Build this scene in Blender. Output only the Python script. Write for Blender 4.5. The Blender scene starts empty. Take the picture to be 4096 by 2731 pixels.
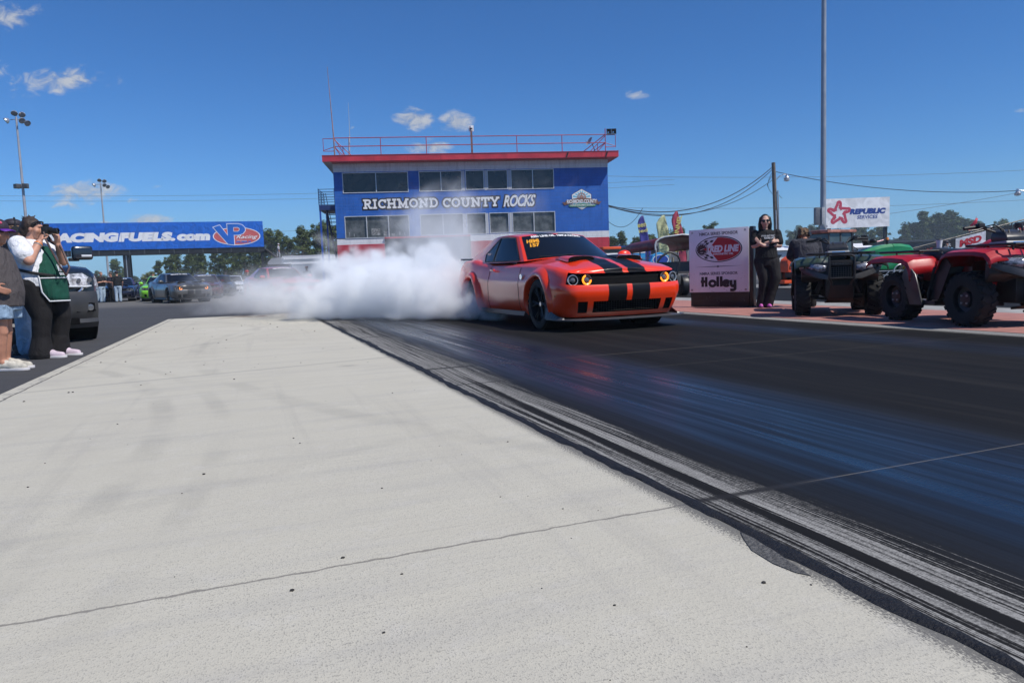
import bpy, bmesh, math, random
from mathutils import Vector, Matrix, Euler, noise
R = math.radians
SC = bpy.context.scene
COL = SC.collection
random.seed(7)
PSI = 0.34559
# ------------------------------------------------------------------ camera
cam_d = bpy.data.cameras.new('camera')
cam = bpy.data.objects.new('camera', cam_d)
COL.objects.link(cam)
cam_d.sensor_fit = 'HORIZONTAL'
cam_d.sensor_width = 36.0
cam_d.lens = 36.0 * 2898.4 / 4096.0
cam_d.clip_start = 0.05
cam_d.clip_end = 6000
PITCH, ROLL = 0.092408, 0.035833
cam.matrix_world = Matrix.Translation((0, 0, 0.7897)) @ Matrix.Rotation(math.pi / 2 - PITCH, 4, 'X') @ Matrix.Rotation(-ROLL, 4, 'Z')
SC.camera = cam
# ------------------------------------------------------------------ sun, sky
SUN_EL = R(52)
SUN_AZ = R(123)          # clockwise from +Y: to the right of and a little behind the camera
sun_dir = Vector((math.sin(SUN_AZ) * math.cos(SUN_EL), math.cos(SUN_AZ) * math.cos(SUN_EL), math.sin(SUN_EL)))
sd = bpy.data.lights.new('sun', 'SUN')
sd.energy = 4.6
sd.angle = R(0.53)
sd.color = (1.0, 0.945, 0.865)
sun = bpy.data.objects.new('sun', sd)
COL.objects.link(sun)
sun.rotation_euler = sun_dir.to_track_quat('Z', 'Y').to_euler()
W = bpy.data.worlds.new('World')
SC.world = W
W.use_nodes = True
wn, wl = W.node_tree.nodes, W.node_tree.links
wn.clear()
SC.view_settings.view_transform = 'Standard'
SC.view_settings.look = 'None'
SC.view_settings.exposure = 0.0
SC.view_settings.gamma = 1.0
SC.cycles.use_denoising = True
SC.cycles.max_bounces = 36
SC.cycles.diffuse_bounces = 3
SC.cycles.glossy_bounces = 3
SC.cycles.transparent_max_bounces = 16
SC.cycles.volume_bounces = 32
SC.cycles.volume_max_steps = 400
SC.cycles.caustics_reflective = False
SC.cycles.caustics_refractive = False


class NB:
    """tiny node-graph helper"""
    def __init__(s, tree):
        s.n, s.l = tree.nodes, tree.links

    def new(s, t, **kw):
        n = s.n.new(t)
        for k, v in kw.items():
            setattr(n, k, v)
        return n

    def put(s, inp, v):
        if isinstance(v, bpy.types.NodeSocket):
            s.l.new(v, inp)
        elif v is not None:
            inp.default_value = v

    def m(s, op, a, b=None, c=None, clamp=False):
        n = s.new('ShaderNodeMath', operation=op, use_clamp=clamp)
        s.put(n.inputs[0], a)
        if b is not None:
            s.put(n.inputs[1], b)
        if c is not None:
            s.put(n.inputs[2], c)
        return n.outputs[0]

    def vm(s, op, a, b=None):
        n = s.new('ShaderNodeVectorMath', operation=op)
        s.put(n.inputs[0], a)
        if b is not None:
            s.put(n.inputs[1], b)
        return n.outputs[1] if op in ('LENGTH', 'DISTANCE', 'DOT_PRODUCT') else n.outputs[0]

    def sep(s, v):
        n = s.new('ShaderNodeSeparateXYZ')
        s.put(n.inputs[0], v)
        return n.outputs

    def comb(s, x, y, z):
        n = s.new('ShaderNodeCombineXYZ')
        for i, v in enumerate((x, y, z)):
            s.put(n.inputs[i], v)
        return n.outputs[0]

    def noise(s, vec, scale, detail=4.0, rough=0.5, dist=0.0):
        n = s.new('ShaderNodeTexNoise')
        s.put(n.inputs['Vector'], vec)
        n.inputs['Scale'].default_value = scale
        n.inputs['Detail'].default_value = detail
        n.inputs['Roughness'].default_value = rough
        n.inputs['Distortion'].default_value = dist
        return n.outputs[0]

    def ss(s, v, lo, hi, a=0.0, b=1.0):
        n = s.new('ShaderNodeMapRange', interpolation_type='SMOOTHSTEP')
        s.put(n.inputs[0], v)
        s.put(n.inputs[1], lo)
        s.put(n.inputs[2], hi)
        s.put(n.inputs[3], a)
        s.put(n.inputs[4], b)
        return n.outputs[0]

    def mix(s, f, a, b, blend='MIX'):
        n = s.new('ShaderNodeMix', data_type='RGBA', blend_type=blend)
        s.put(n.inputs[0], f)
        s.put(n.inputs[6], a if isinstance(a, bpy.types.NodeSocket) else tuple(a)[:3] + (1,))
        s.put(n.inputs[7], b if isinstance(b, bpy.types.NodeSocket) else tuple(b)[:3] + (1,))
        return n.outputs[2]

    def mixf(s, f, a, b):
        n = s.new('ShaderNodeMix', data_type='FLOAT')
        s.put(n.inputs[0], f)
        s.put(n.inputs[2], a)
        s.put(n.inputs[3], b)
        return n.outputs[0]


# sky with a few torn fair-weather clouds, all by direction
g = NB(W.node_tree)
sky = g.new('ShaderNodeTexSky', sky_type='NISHITA', sun_disc=False)
sky.sun_elevation = SUN_EL
sky.sun_rotation = SUN_AZ
sky.altitude = 900
sky.air_density = 1.0
sky.dust_density = 0.25
sky.ozone_density = 3.6
tc = g.new('ShaderNodeTexCoord')
dx, dy, dz = g.sep(tc.outputs['Generated'])
ys = g.m('MAXIMUM', dy, 0.05)
cx, cz = g.m('DIVIDE', dx, ys), g.m('DIVIDE', dz, ys)
cv = g.comb(cx, cz, 0.0)
n1 = g.noise(g.comb(cx, g.m('MULTIPLY', cz, 1.7), 0.3), 34, 7, 0.62, 0.5)
n2 = g.noise(g.comb(cx, g.m('MULTIPLY', cz, 1.3), 2.0), 11, 3, 0.5, 0.0)
tot = None
#      x      z      rx     rz    strength
CLOUDS = [(-.656, .364, .062, .022, .85), (-.705, .296, .045, .022, .95), (-.590, .279, .072, .019, .9), (-.638, .260, .022, .007, .55),
          (-.575, .132, .062, .016, 1.1), (-.590, .115, .036, .010, .85), (-.548, .086, .014, .007, 1.05), (-.490, .089, .040, .012, 1.15),
          (-.424, .070, .034, .011, 1.2), (-.446, .066, .02, .008, .9), (-.508, .118, .012, .004, .5), (-.450, .136, .010, .004, .5), (-.475, .134, .010, .004, .45),
          (-.122, .212, .031, .017, 1.15), (-.066, .206, .026, .016, 1.1), (-.101, .176, .034, .011, 1.1), (-.140, .175, .012, .006, .5), (-.205, .205, .008, .004, .6),
          (.187, .234, .026, .008, .62), (.204, .229, .012, .005, .45), (.702, .195, .014, .004, .5), (-.60, .05, .03, .006, .5), (-.57, .036, .05, .006, .4)]
for (x, z, rx, rz, st) in CLOUDS:
    e = g.m('ADD', g.m('POWER', g.m('DIVIDE', g.m('SUBTRACT', cx, x), rx * 1.25), 2.0), g.m('POWER', g.m('DIVIDE', g.m('SUBTRACT', cz, z), rz * 1.25), 2.0))
    e = g.m('MULTIPLY', g.m('SUBTRACT', 1.0, e, clamp=True), st)
    tot = e if tot is None else g.m('MAXIMUM', tot, e)
cm = g.m('ADD', tot, g.m('MULTIPLY', g.m('SUBTRACT', n1, 0.56), 2.6))
cm = g.m('MULTIPLY', g.ss(cm, 0.25, 1.15), g.ss(tot, 0.0, 0.3))
cm = g.m('MULTIPLY', cm, g.m('GREATER_THAN', dy, 0.1))
skb = g.mix(1.0, sky.outputs[0], (.365, .625, .90), 'MULTIPLY')
skb = g.mix(g.ss(dz, .02, .30, .0, .32), skb, (.3, .8, 1.05), 'MULTIPLY')
skb = g.mix(g.ss(dz, .13, -.02, 0, .88), skb, (1.75, 3.35, 5.2))
bright = g.mix(g.ss(n1, .35, .65), (2.9, 3.1, 3.5), (4.6, 4.7, 4.8))
skyc = g.mix(g.m('MULTIPLY', cm, .82), skb, bright)
bg = g.new('ShaderNodeBackground')
g.put(bg.inputs[0], skyc)
bg.inputs[1].default_value = 0.125
wo = g.new('ShaderNodeOutputWorld')
wl.new(bg.outputs[0], wo.inputs[0])


# ------------------------------------------------------------------ materials
MATS = {}


def new_mat(name):
    m = bpy.data.materials.new(name)
    m.use_nodes = True
    nt = m.node_tree
    b = nt.nodes['Principled BSDF']
    return m, NB(nt), b


def M(name, col=(.5, .5, .5), rough=.6, metal=0., coat=0., spec=.5, var=.0, vs=6., bump=0., bs=40., emit=None, es=1., alpha=1.):
    """plain material with optional colour variation and fine bump (object space)"""
    if name in MATS:
        return MATS[name]
    m, g, b = new_mat(name)
    b.inputs['Roughness'].default_value = rough
    b.inputs['Metallic'].default_value = metal
    b.inputs['Coat Weight'].default_value = coat
    b.inputs['Coat Roughness'].default_value = .04
    b.inputs['Specular IOR Level'].default_value = spec
    b.inputs['Base Color'].default_value = tuple(col) + (1,)
    b.inputs['Alpha'].default_value = alpha
    if var or bump:
        tc = g.new('ShaderNodeTexCoord').outputs['Object']
    if var:
        n = g.noise(tc, vs, 5, .6)
        k = g.ss(n, .3, .7, 1 - var, 1 + var)
        c = g.new('ShaderNodeVectorMath', operation='SCALE')
        c.inputs[0].default_value = tuple(col)
        g.put(c.inputs[3], k)
        g.put(b.inputs['Base Color'], c.outputs[0])
        g.put(b.inputs['Roughness'], g.ss(n, .3, .7, max(.02, rough - .08), min(1, rough + .08)))
    if bump:
        n = g.noise(tc, bs, 4, .6)
        bp = g.new('ShaderNodeBump')
        bp.inputs['Strength'].default_value = bump
        bp.inputs['Distance'].default_value = .02
        g.put(bp.inputs['Height'], n)
        g.put(b.inputs['Normal'], bp.outputs[0])
    if emit:
        b.inputs['Emission Color'].default_value = tuple(emit) + (1,)
        b.inputs['Emission Strength'].default_value = es
    MATS[name] = m
    return m


# ------------------------------------------------------------------ mesh building
def frame_of(d):
    d = Vector(d).normalized()
    a = Vector((0, 0, 1)) if abs(d.z) < .95 else Vector((1, 0, 0))
    u = a.cross(d).normalized()
    return u, d.cross(u).normalized(), d


class MB:
    def __init__(s):
        s.v, s.f = [], []

    def add(s, vs, fs):
        o = len(s.v)
        s.v += [tuple(v) for v in vs]
        s.f += [tuple(i + o for i in f) for f in fs]
        return s

    def box(s, c, size, rz=0., M4=None):
        x, y, z = size[0] / 2, size[1] / 2, size[2] / 2
        vs = [Vector((i * x, j * y, k * z)) for i in (-1, 1) for j in (-1, 1) for k in (-1, 1)]
        rot = Matrix.Rotation(rz, 3, 'Z') if M4 is None else M4
        vs = [rot @ v + Vector(c) for v in vs]
        return s.add(vs, [(0, 1, 3, 2), (4, 6, 7, 5), (0, 4, 5, 1), (2, 3, 7, 6), (0, 2, 6, 4), (1, 5, 7, 3)])

    def bx(s, x0, x1, y0, y1, z0, z1):
        return s.box(((x0 + x1) / 2, (y0 + y1) / 2, (z0 + z1) / 2), (x1 - x0, y1 - y0, z1 - z0))

    def cyl(s, p0, p1, r0, r1=None, n=12, caps=True):
        return s.tube([p0, p1], [r0, r0 if r1 is None else r1], n, caps)

    def tube(s, pts, r, n=10, caps=True, closed=False):
        pts = [Vector(p) for p in pts]
        k = len(pts)
        if not isinstance(r, (list, tuple)):
            r = [r] * k
        rings, prev = [], None
        for i, p in enumerate(pts):
            if closed:
                d = pts[(i + 1) % k] - pts[i - 1]
            else:
                d = pts[min(i + 1, k - 1)] - pts[max(i - 1, 0)]
            d.normalize()
            if prev is None:
                u, w, _ = frame_of(d)
            else:
                u = (prev - d * prev.dot(d)).normalized()
                w = d.cross(u)
            prev = u
            rings.append([p + (u * math.cos(a) + w * math.sin(a)) * r[i] for a in [2 * math.pi * j / n for j in range(n)]])
        s.loft(rings, True, caps and not closed, closed)
        return s

    def loft(s, rings, closed=True, caps=False, loop=False):
        o, n = len(s.v), len(rings[0])
        for rg in rings:
            s.v += [tuple(p) for p in rg]
        k = len(rings)
        for i in range(k if loop else k - 1):
            for j in range(n if closed else n - 1):
                a, b = i * n + j, i * n + (j + 1) % n
                i2 = (i + 1) % k
                c, d = i2 * n + (j + 1) % n, i2 * n + j
                s.f.append((o + a, o + b, o + c, o + d))
        if caps:
            s.f.append(tuple(o + j for j in range(n))[::-1])
            s.f.append(tuple(o + (k - 1) * n + j for j in range(n)))
        return s

    def lathe(s, prof, c=(0, 0, 0), axis=(0, 0, 1), n=24, a0=0., a1=None):
        u, w, d = frame_of(axis)
        c = Vector(c)
        full = a1 is None
        a1 = a0 + 2 * math.pi if full else a1
        cnt = n if full else n + 1
        rings = []
        for (r, h) in prof:
            rings.append([c + d * h + (u * math.cos(a) + w * math.sin(a)) * r for a in [a0 + (a1 - a0) * j / n for j in range(cnt)]])
        return s.loft(rings, full, False)

    def sph(s, c, r, n=14, m=9, sc=(1, 1, 1), rot=None):
        rings = []
        for i in range(m + 1):
            t = math.pi * i / m
            rr = max(math.sin(t), 1e-3)
            ring = []
            for j in range(n):
                a = 2 * math.pi * j / n
                p = Vector((rr * math.cos(a) * sc[0], rr * math.sin(a) * sc[1], math.cos(t) * sc[2])) * r
                ring.append((rot @ p if rot else p) + Vector(c))
            rings.append(ring)
        return s.loft(rings[::-1], True, True)

    def prism(s, pts, h, Mx=None):
        """2-D outline (x,y) extruded along z by h"""
        n = len(pts)
        vs = [Vector((p[0], p[1], 0)) for p in pts] + [Vector((p[0], p[1], h)) for p in pts]
        if Mx is not None:
            vs = [Mx @ v for v in vs]
        fs = [tuple(range(n))[::-1], tuple(range(n, 2 * n))] + [(i, (i + 1) % n, n + (i + 1) % n, n + i) for i in range(n)]
        return s.add(vs, fs)

    def mesh(s, name, smooth=False):
        me = bpy.data.meshes.new(name)
        me.from_pydata(s.v, [], s.f)
        me.validate()
        if smooth:
            me.polygons.foreach_set('use_smooth', [True] * len(me.polygons))
            try:
                me.set_sharp_from_angle(angle=R(smooth if smooth is not True else 38))
            except Exception:
                pass
        me.update()
        return me

    def build(s, name, mat, parent=None, smooth=False, bevel=0., seg=2):
        me = s.mesh(name, False)
        bm = bmesh.new()
        bm.from_mesh(me)
        bmesh.ops.recalc_face_normals(bm, faces=bm.faces[:])
        if bevel:
            bmesh.ops.remove_doubles(bm, verts=bm.verts[:], dist=1e-5)
            es = [e for e in bm.edges if len(e.link_faces) == 2 and e.calc_face_angle(0) > R(35)]
            if es:
                bmesh.ops.bevel(bm, geom=es, offset=bevel, segments=seg, profile=.6, affect='EDGES', clamp_overlap=True)
            smooth = smooth or 40
        bm.to_mesh(me)
        bm.free()
        if smooth:
            me.polygons.foreach_set('use_smooth', [True] * len(me.polygons))
            me.set_sharp_from_angle(angle=R(smooth if smooth is not True else 38))
        return link(name, me, mat, parent)


def link(name, me, mat=None, parent=None):
    o = bpy.data.objects.new(name, me)
    COL.objects.link(o)
    if mat is not None:
        for mm in (mat if isinstance(mat, (list, tuple)) else [mat]):
            me.materials.append(mm)
    if parent is not None:
        o.parent = parent
    return o


def tag(o, label=None, cat=None, group=None, kind=None):
    if label:
        o['label'] = label
    if cat:
        o['category'] = cat
    if group:
        o['group'] = group
    if kind:
        o['kind'] = kind
    return o


def thing(name, label, cat, loc=(0, 0, 0), rz=0., group=None):
    o = bpy.data.objects.new(name, None)
    COL.objects.link(o)
    o.empty_display_size = .2
    o.location = loc
    o.rotation_euler = (0, 0, rz)
    return tag(o, label, cat, group)


def kids(o):
    return [c for c in list(COL.objects) if c.parent == o]


def copy_tree(o, parent=None, swap=None):
    c = o.copy()
    COL.objects.link(c)
    if parent is not None:
        c.parent = parent
    if swap and c.type == 'MESH' and c.data.materials and c.data.materials[0] in swap:
        c.data = c.data.copy()
        c.data.materials[0] = swap[c.data.materials[0]]
    for ch in kids(o):
        copy_tree(ch, c, swap)
    return c


def plan(ox, oy, oz, ux, uz, un):
    """matrix of a drawing plane: x->ux, y->uz, z->un"""
    m = Matrix.Identity(4)
    for i, a in enumerate((ux, uz, un)):
        for k in range(3):
            m[k][i] = a[k]
    m[0][3], m[1][3], m[2][3] = ox, oy, oz
    return m


def text(name, s, mat, parent, Mx, box=None, size=1., bold=.0, shear=0., ext=.004, align='CENTER', space=1.):
    """flat lettering as a mesh; box=(x0,y0,x1,y1) fits it exactly in the plane Mx"""
    cu = bpy.data.curves.new(name, 'FONT')
    cu.body = s
    cu.size = 1.0
    cu.offset = bold
    cu.shear = shear
    cu.space_character = space
    cu.resolution_u = 3
    o = bpy.data.objects.new(name, cu)
    COL.objects.link(o)
    dg = bpy.context.evaluated_depsgraph_get()
    me = bpy.data.meshes.new_from_object(o.evaluated_get(dg))
    bpy.data.objects.remove(o)
    bpy.data.curves.remove(cu)
    xs = [v.co.x for v in me.vertices]
    yv = [v.co.y for v in me.vertices]
    x0, x1, y0, y1 = min(xs), max(xs), min(yv), max(yv)
    if box:
        sx, sy = (box[2] - box[0]) / (x1 - x0), (box[3] - box[1]) / (y1 - y0)
        for v in me.vertices:
            v.co.x = box[0] + (v.co.x - x0) * sx
            v.co.y = box[1] + (v.co.y - y0) * sy
    me.name = name
    bm = bmesh.new()
    bm.from_mesh(me)
    if ext:
        r = bmesh.ops.extrude_face_region(bm, geom=bm.faces[:])
        for e in r['geom']:
            if isinstance(e, bmesh.types.BMVert):
                e.co.z += ext
        bmesh.ops.recalc_face_normals(bm, faces=bm.faces[:])
    for f in bm.faces:
        f.smooth = False
    bm.transform(Mx)
    bm.to_mesh(me)
    bm.free()
    return link(name, me, mat, parent)


def ell(cx, cy, rx, ry, n=48, a0=0., a1=2 * math.pi):
    k = n if abs(a1 - a0 - 2 * math.pi) < 1e-6 else n + 1
    return [(cx + rx * math.cos(a0 + (a1 - a0) * i / n), cy + ry * math.sin(a0 + (a1 - a0) * i / n)) for i in range(k)]


def flat(name, polys, mat, parent, Mx, h=.004, z=0.):
    b = MB()
    M2 = Mx @ Matrix.Translation((0, 0, z))
    for p in polys:
        b.prism(p, h, M2)
    return b.build(name, mat, parent)


def TR(u, v, z=0.):
    """track frame: u metres across (right), v metres along (away)"""
    return Vector((u * math.cos(PSI) - v * math.sin(PSI), u * math.sin(PSI) + v * math.cos(PSI), z))
# ================================================================== ground, pad, track
def sheet(name, x0, x1, y0, y1, z, mat, rz=0., thick=0., nx=1, ny=1):
    b = MB()
    if thick:
        b.bx(x0, x1, y0, y1, z - thick, z)
    else:
        b.add([(x0, y0, z), (x1, y0, z), (x1, y1, z), (x0, y1, z)], [(0, 1, 2, 3)])
    o = b.build(name, mat)
    o.rotation_euler = (0, 0, rz)
    tag(o, kind='structure')
    return o


def bump_to(g, b, h, strength=.3, dist=.01):
    bp = g.new('ShaderNodeBump')
    bp.inputs['Strength'].default_value = strength
    bp.inputs['Distance'].default_value = dist
    g.put(bp.inputs['Height'], h)
    g.put(b.inputs['Normal'], bp.outputs[0])


def asphalt_mat():
    m, g, b = new_mat('asphalt')
    P = g.new('ShaderNodeTexCoord').outputs['Object']
    x, y, z = g.sep(P)
    d = g.m('ADD', g.m('MULTIPLY', y, .95), g.m('MULTIPLY', x, -.3))
    big = g.noise(P, .12, 4, .6)
    old = g.ss(g.m('ADD', d, g.m('MULTIPLY', big, 6.0)), 34, 41)
    streak = g.noise(g.comb(g.m('MULTIPLY', x, .25), g.m('MULTIPLY', y, 1.4), 0.), .9, 5, .65)
    fine = g.noise(P, 55, 3, .7)
    speck = g.ss(g.noise(P, 26, 2, .5), .68, .74)
    new = g.mix(streak, (.045, .045, .048), (.085, .084, .086))
    oldc = g.mix(streak, (.10, .096, .09), (.20, .19, .175))
    c = g.mix(old, new, oldc)
    c = g.mix(g.m('MULTIPLY', speck, .5), c, (.2, .2, .2))
    c = g.mix(g.ss(fine, .3, .75, 0, .5), c, (.03, .03, .03))
    far = g.ss(d, 105, 140)
    c = g.mix(far, c, g.mix(big, (.05, .075, .025), (.10, .10, .045)))
    g.put(b.inputs['Base Color'], c)
    b.inputs['Roughness'].default_value = .85
    b.inputs['Specular IOR Level'].default_value = .3
    bump_to(g, b, fine, .5, .01)
    return m


ground = sheet('ground', -1500, 1500, -60, 3000, -.016, asphalt_mat())


def concrete_mat():
    m, g, b = new_mat('pad_concrete')
    P = g.new('ShaderNodeTexCoord').outputs['Object']
    u, v, z = g.sep(P)
    big = g.noise(P, .9, 5, .6)
    cross = g.noise(g.comb(g.m('MULTIPLY', u, .5), g.m('MULTIPLY', v, 3.2), 0.), 1.6, 5, .6)
    mid = g.noise(P, 9, 4, .6)
    c = g.mix(big, (.455, .43, .355), (.53, .505, .425))
    c = g.mix(g.ss(cross, .45, .75, 0, .55), c, (.40, .385, .345))
    c = g.mix(g.ss(mid, .5, .8, 0, .3), c, (.56, .54, .50))
    near = g.ss(v, 9.0, 1.5)
    bl = g.noise(P, .42, 6, .68, .6)
    c = g.mix(g.ss(bl, .50, .72, 0, .42), c, (.36, .335, .295))
    c = g.mix(g.ss(bl, .46, .28, 0, .35), c, (.60, .575, .505))
    tt_ = g.noise(g.comb(g.m('MULTIPLY', u, 4.5), g.m('MULTIPLY', v, .16), 3.), 1., 4, .6)
    c = g.mix(g.ss(tt_, .56, .70, 0, .22), c, (.30, .285, .26))
    # worn aggregate: short dark flecks
    wv = g.comb(g.m('MULTIPLY', u, 1.0), g.m('MULTIPLY', v, .55), 0.)
    f1 = g.noise(wv, 240, 2, .7)
    f2 = g.noise(P, 55, 3, .65)
    fl = g.m('MULTIPLY', g.ss(g.m('ADD', f1, g.m('MULTIPLY', f2, .35)), .735, .79), g.m('ADD', .30, g.m('MULTIPLY', g.ss(big, .3, .7), .5)))
    c = g.mix(g.m('MULTIPLY', g.m('MULTIPLY', fl, .75), near), c, (.15, .145, .135))
    # saw joints across the pad
    wob = g.m('MULTIPLY', g.m('SUBTRACT', g.noise(P, 14, 3, .6), .5), .035)
    for v0, w, k, col in ((2.0, .008, .65, (.11, .10, .095)), (7.0, .055, .38, (.25, .24, .225)), (5.75, .008, .35, (.26, .25, .24)), (11.6, .012, .3, (.2, .2, .2)), (15.9, .02, .35, (.2, .2, .19))):
        sl = g.m('MULTIPLY', u, .22 if v0 == 7.0 else .03)
        dd = g.m('ABSOLUTE', g.m('SUBTRACT', g.m('ADD', g.m('SUBTRACT', v, sl), wob if v0 != 5.75 else 0.0), v0))
        c = g.mix(g.ss(dd, w * .4, w, k, 0), c, col)
    # oil drips, scuffs and the curved marks of turning tyres
    vo = g.new('ShaderNodeTexVoronoi')
    g.put(vo.inputs['Vector'], g.vm('ADD', P, g.vm('MULTIPLY', g.comb(f2, mid, 0.), (.12, .12, 0.))))
    vo.inputs['Scale'].default_value = .85
    rv = g.sep(vo.outputs['Color'])
    st_ = g.m('MULTIPLY', g.ss(vo.outputs['Distance'], g.m('ADD', .03, g.m('MULTIPLY', rv[1], .10)), .02, 0, 1), g.ss(rv[0], .55, .6))
    c = g.mix(g.m('MULTIPLY', st_, .38), c, (.20, .185, .165))
    for (cu_, cv_, rad, w_, k_) in ((-9.5, 4.0, 9.0, .10, .20), (-9.5, 4.0, 9.32, .08, .15), (12., 9.5, 12.6, .12, .16), (-6.2, 13.5, 6.3, .10, .18), (3.8, -3.2, 7.4, .09, .13)):
        dr = g.m('ABSOLUTE', g.m('SUBTRACT', g.vm('LENGTH', g.vm('SUBTRACT', P, (cu_, cv_, 0.))), rad))
        mk = g.m('MULTIPLY', g.ss(dr, w_ * .3, w_, k_, 0), g.ss(g.noise(P, 1.3, 4, .6), .38, .62))
        c = g.mix(mk, c, (.17, .165, .155))
    broom = g.noise(g.comb(g.m('MULTIPLY', u, 1.2), g.m('MULTIPLY', v, 60.), 0.), 1., 3, .6)
    c = g.mix(g.ss(broom, .52, .75, 0, .16), c, (.28, .27, .25))
    # edging strip on the outer side
    ed = g.m('ADD', u, g.m('MULTIPLY', g.m('SUBTRACT', g.noise(P, 5, 5, .7), .5), .05))
    c = g.mix(g.ss(g.m('ABSOLUTE', g.m('ADD', ed, 1.755)), .004, .014, .9, 0), c, (.09, .085, .08))
    chip = g.m('MULTIPLY', g.ss(ed, -1.75, -1.78), g.ss(g.noise(P, 7, 5, .7), .56, .6))
    c = g.mix(g.m('MULTIPLY', chip, .6), c, (.22, .21, .20))
    # brown rust wash at the far edge, tyre-dark near the seam
    br = g.m('MULTIPLY', g.ss(v, 17.2, 18.6), g.ss(g.noise(g.comb(u, g.m('MULTIPLY', v, .5), 0.), 2.2, 5, .6), .42, .62))
    br = g.m('MULTIPLY', br, g.ss(u, -1.2, .2))
    c = g.mix(g.m('MULTIPLY', br, .85), c, (.16, .085, .05))
    fs = g.noise(g.comb(g.m('MULTIPLY', u, 2.2), v, 0.), 95, 3, .7)
    sm = g.m('MULTIPLY', g.ss(g.m('ADD', u, g.m('MULTIPLY', g.m('SUBTRACT', fs, .5), .22)), 1.27, 1.31), .8)
    c = g.mix(sm, c, (.07, .07, .072))
    spot = g.new('ShaderNodeTexVoronoi')
    g.put(spot.inputs['Vector'], P)
    spot.inputs['Scale'].default_value = 2.6
    sp = g.m('MULTIPLY', g.ss(spot.outputs['Distance'], .004, .012, 1, 0), g.ss(g.sep(spot.outputs['Color'])[0], .45, .5))
    c = g.mix(g.m('MULTIPLY', sp, .85), c, (.05, .04, .04))
    g.put(b.inputs['Base Color'], c)
    b.inputs['Roughness'].default_value = .88
    b.inputs['Specular IOR Level'].default_value = .25
    bump_to(g, b, g.m('ADD', g.m('MULTIPLY', f1, .6), f2), .35, .006)
    return m


pad = sheet('concrete_pad', -1.87, 1.34, -8, 19.4, 0.0, concrete_mat(), PSI, thick=.06)


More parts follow.
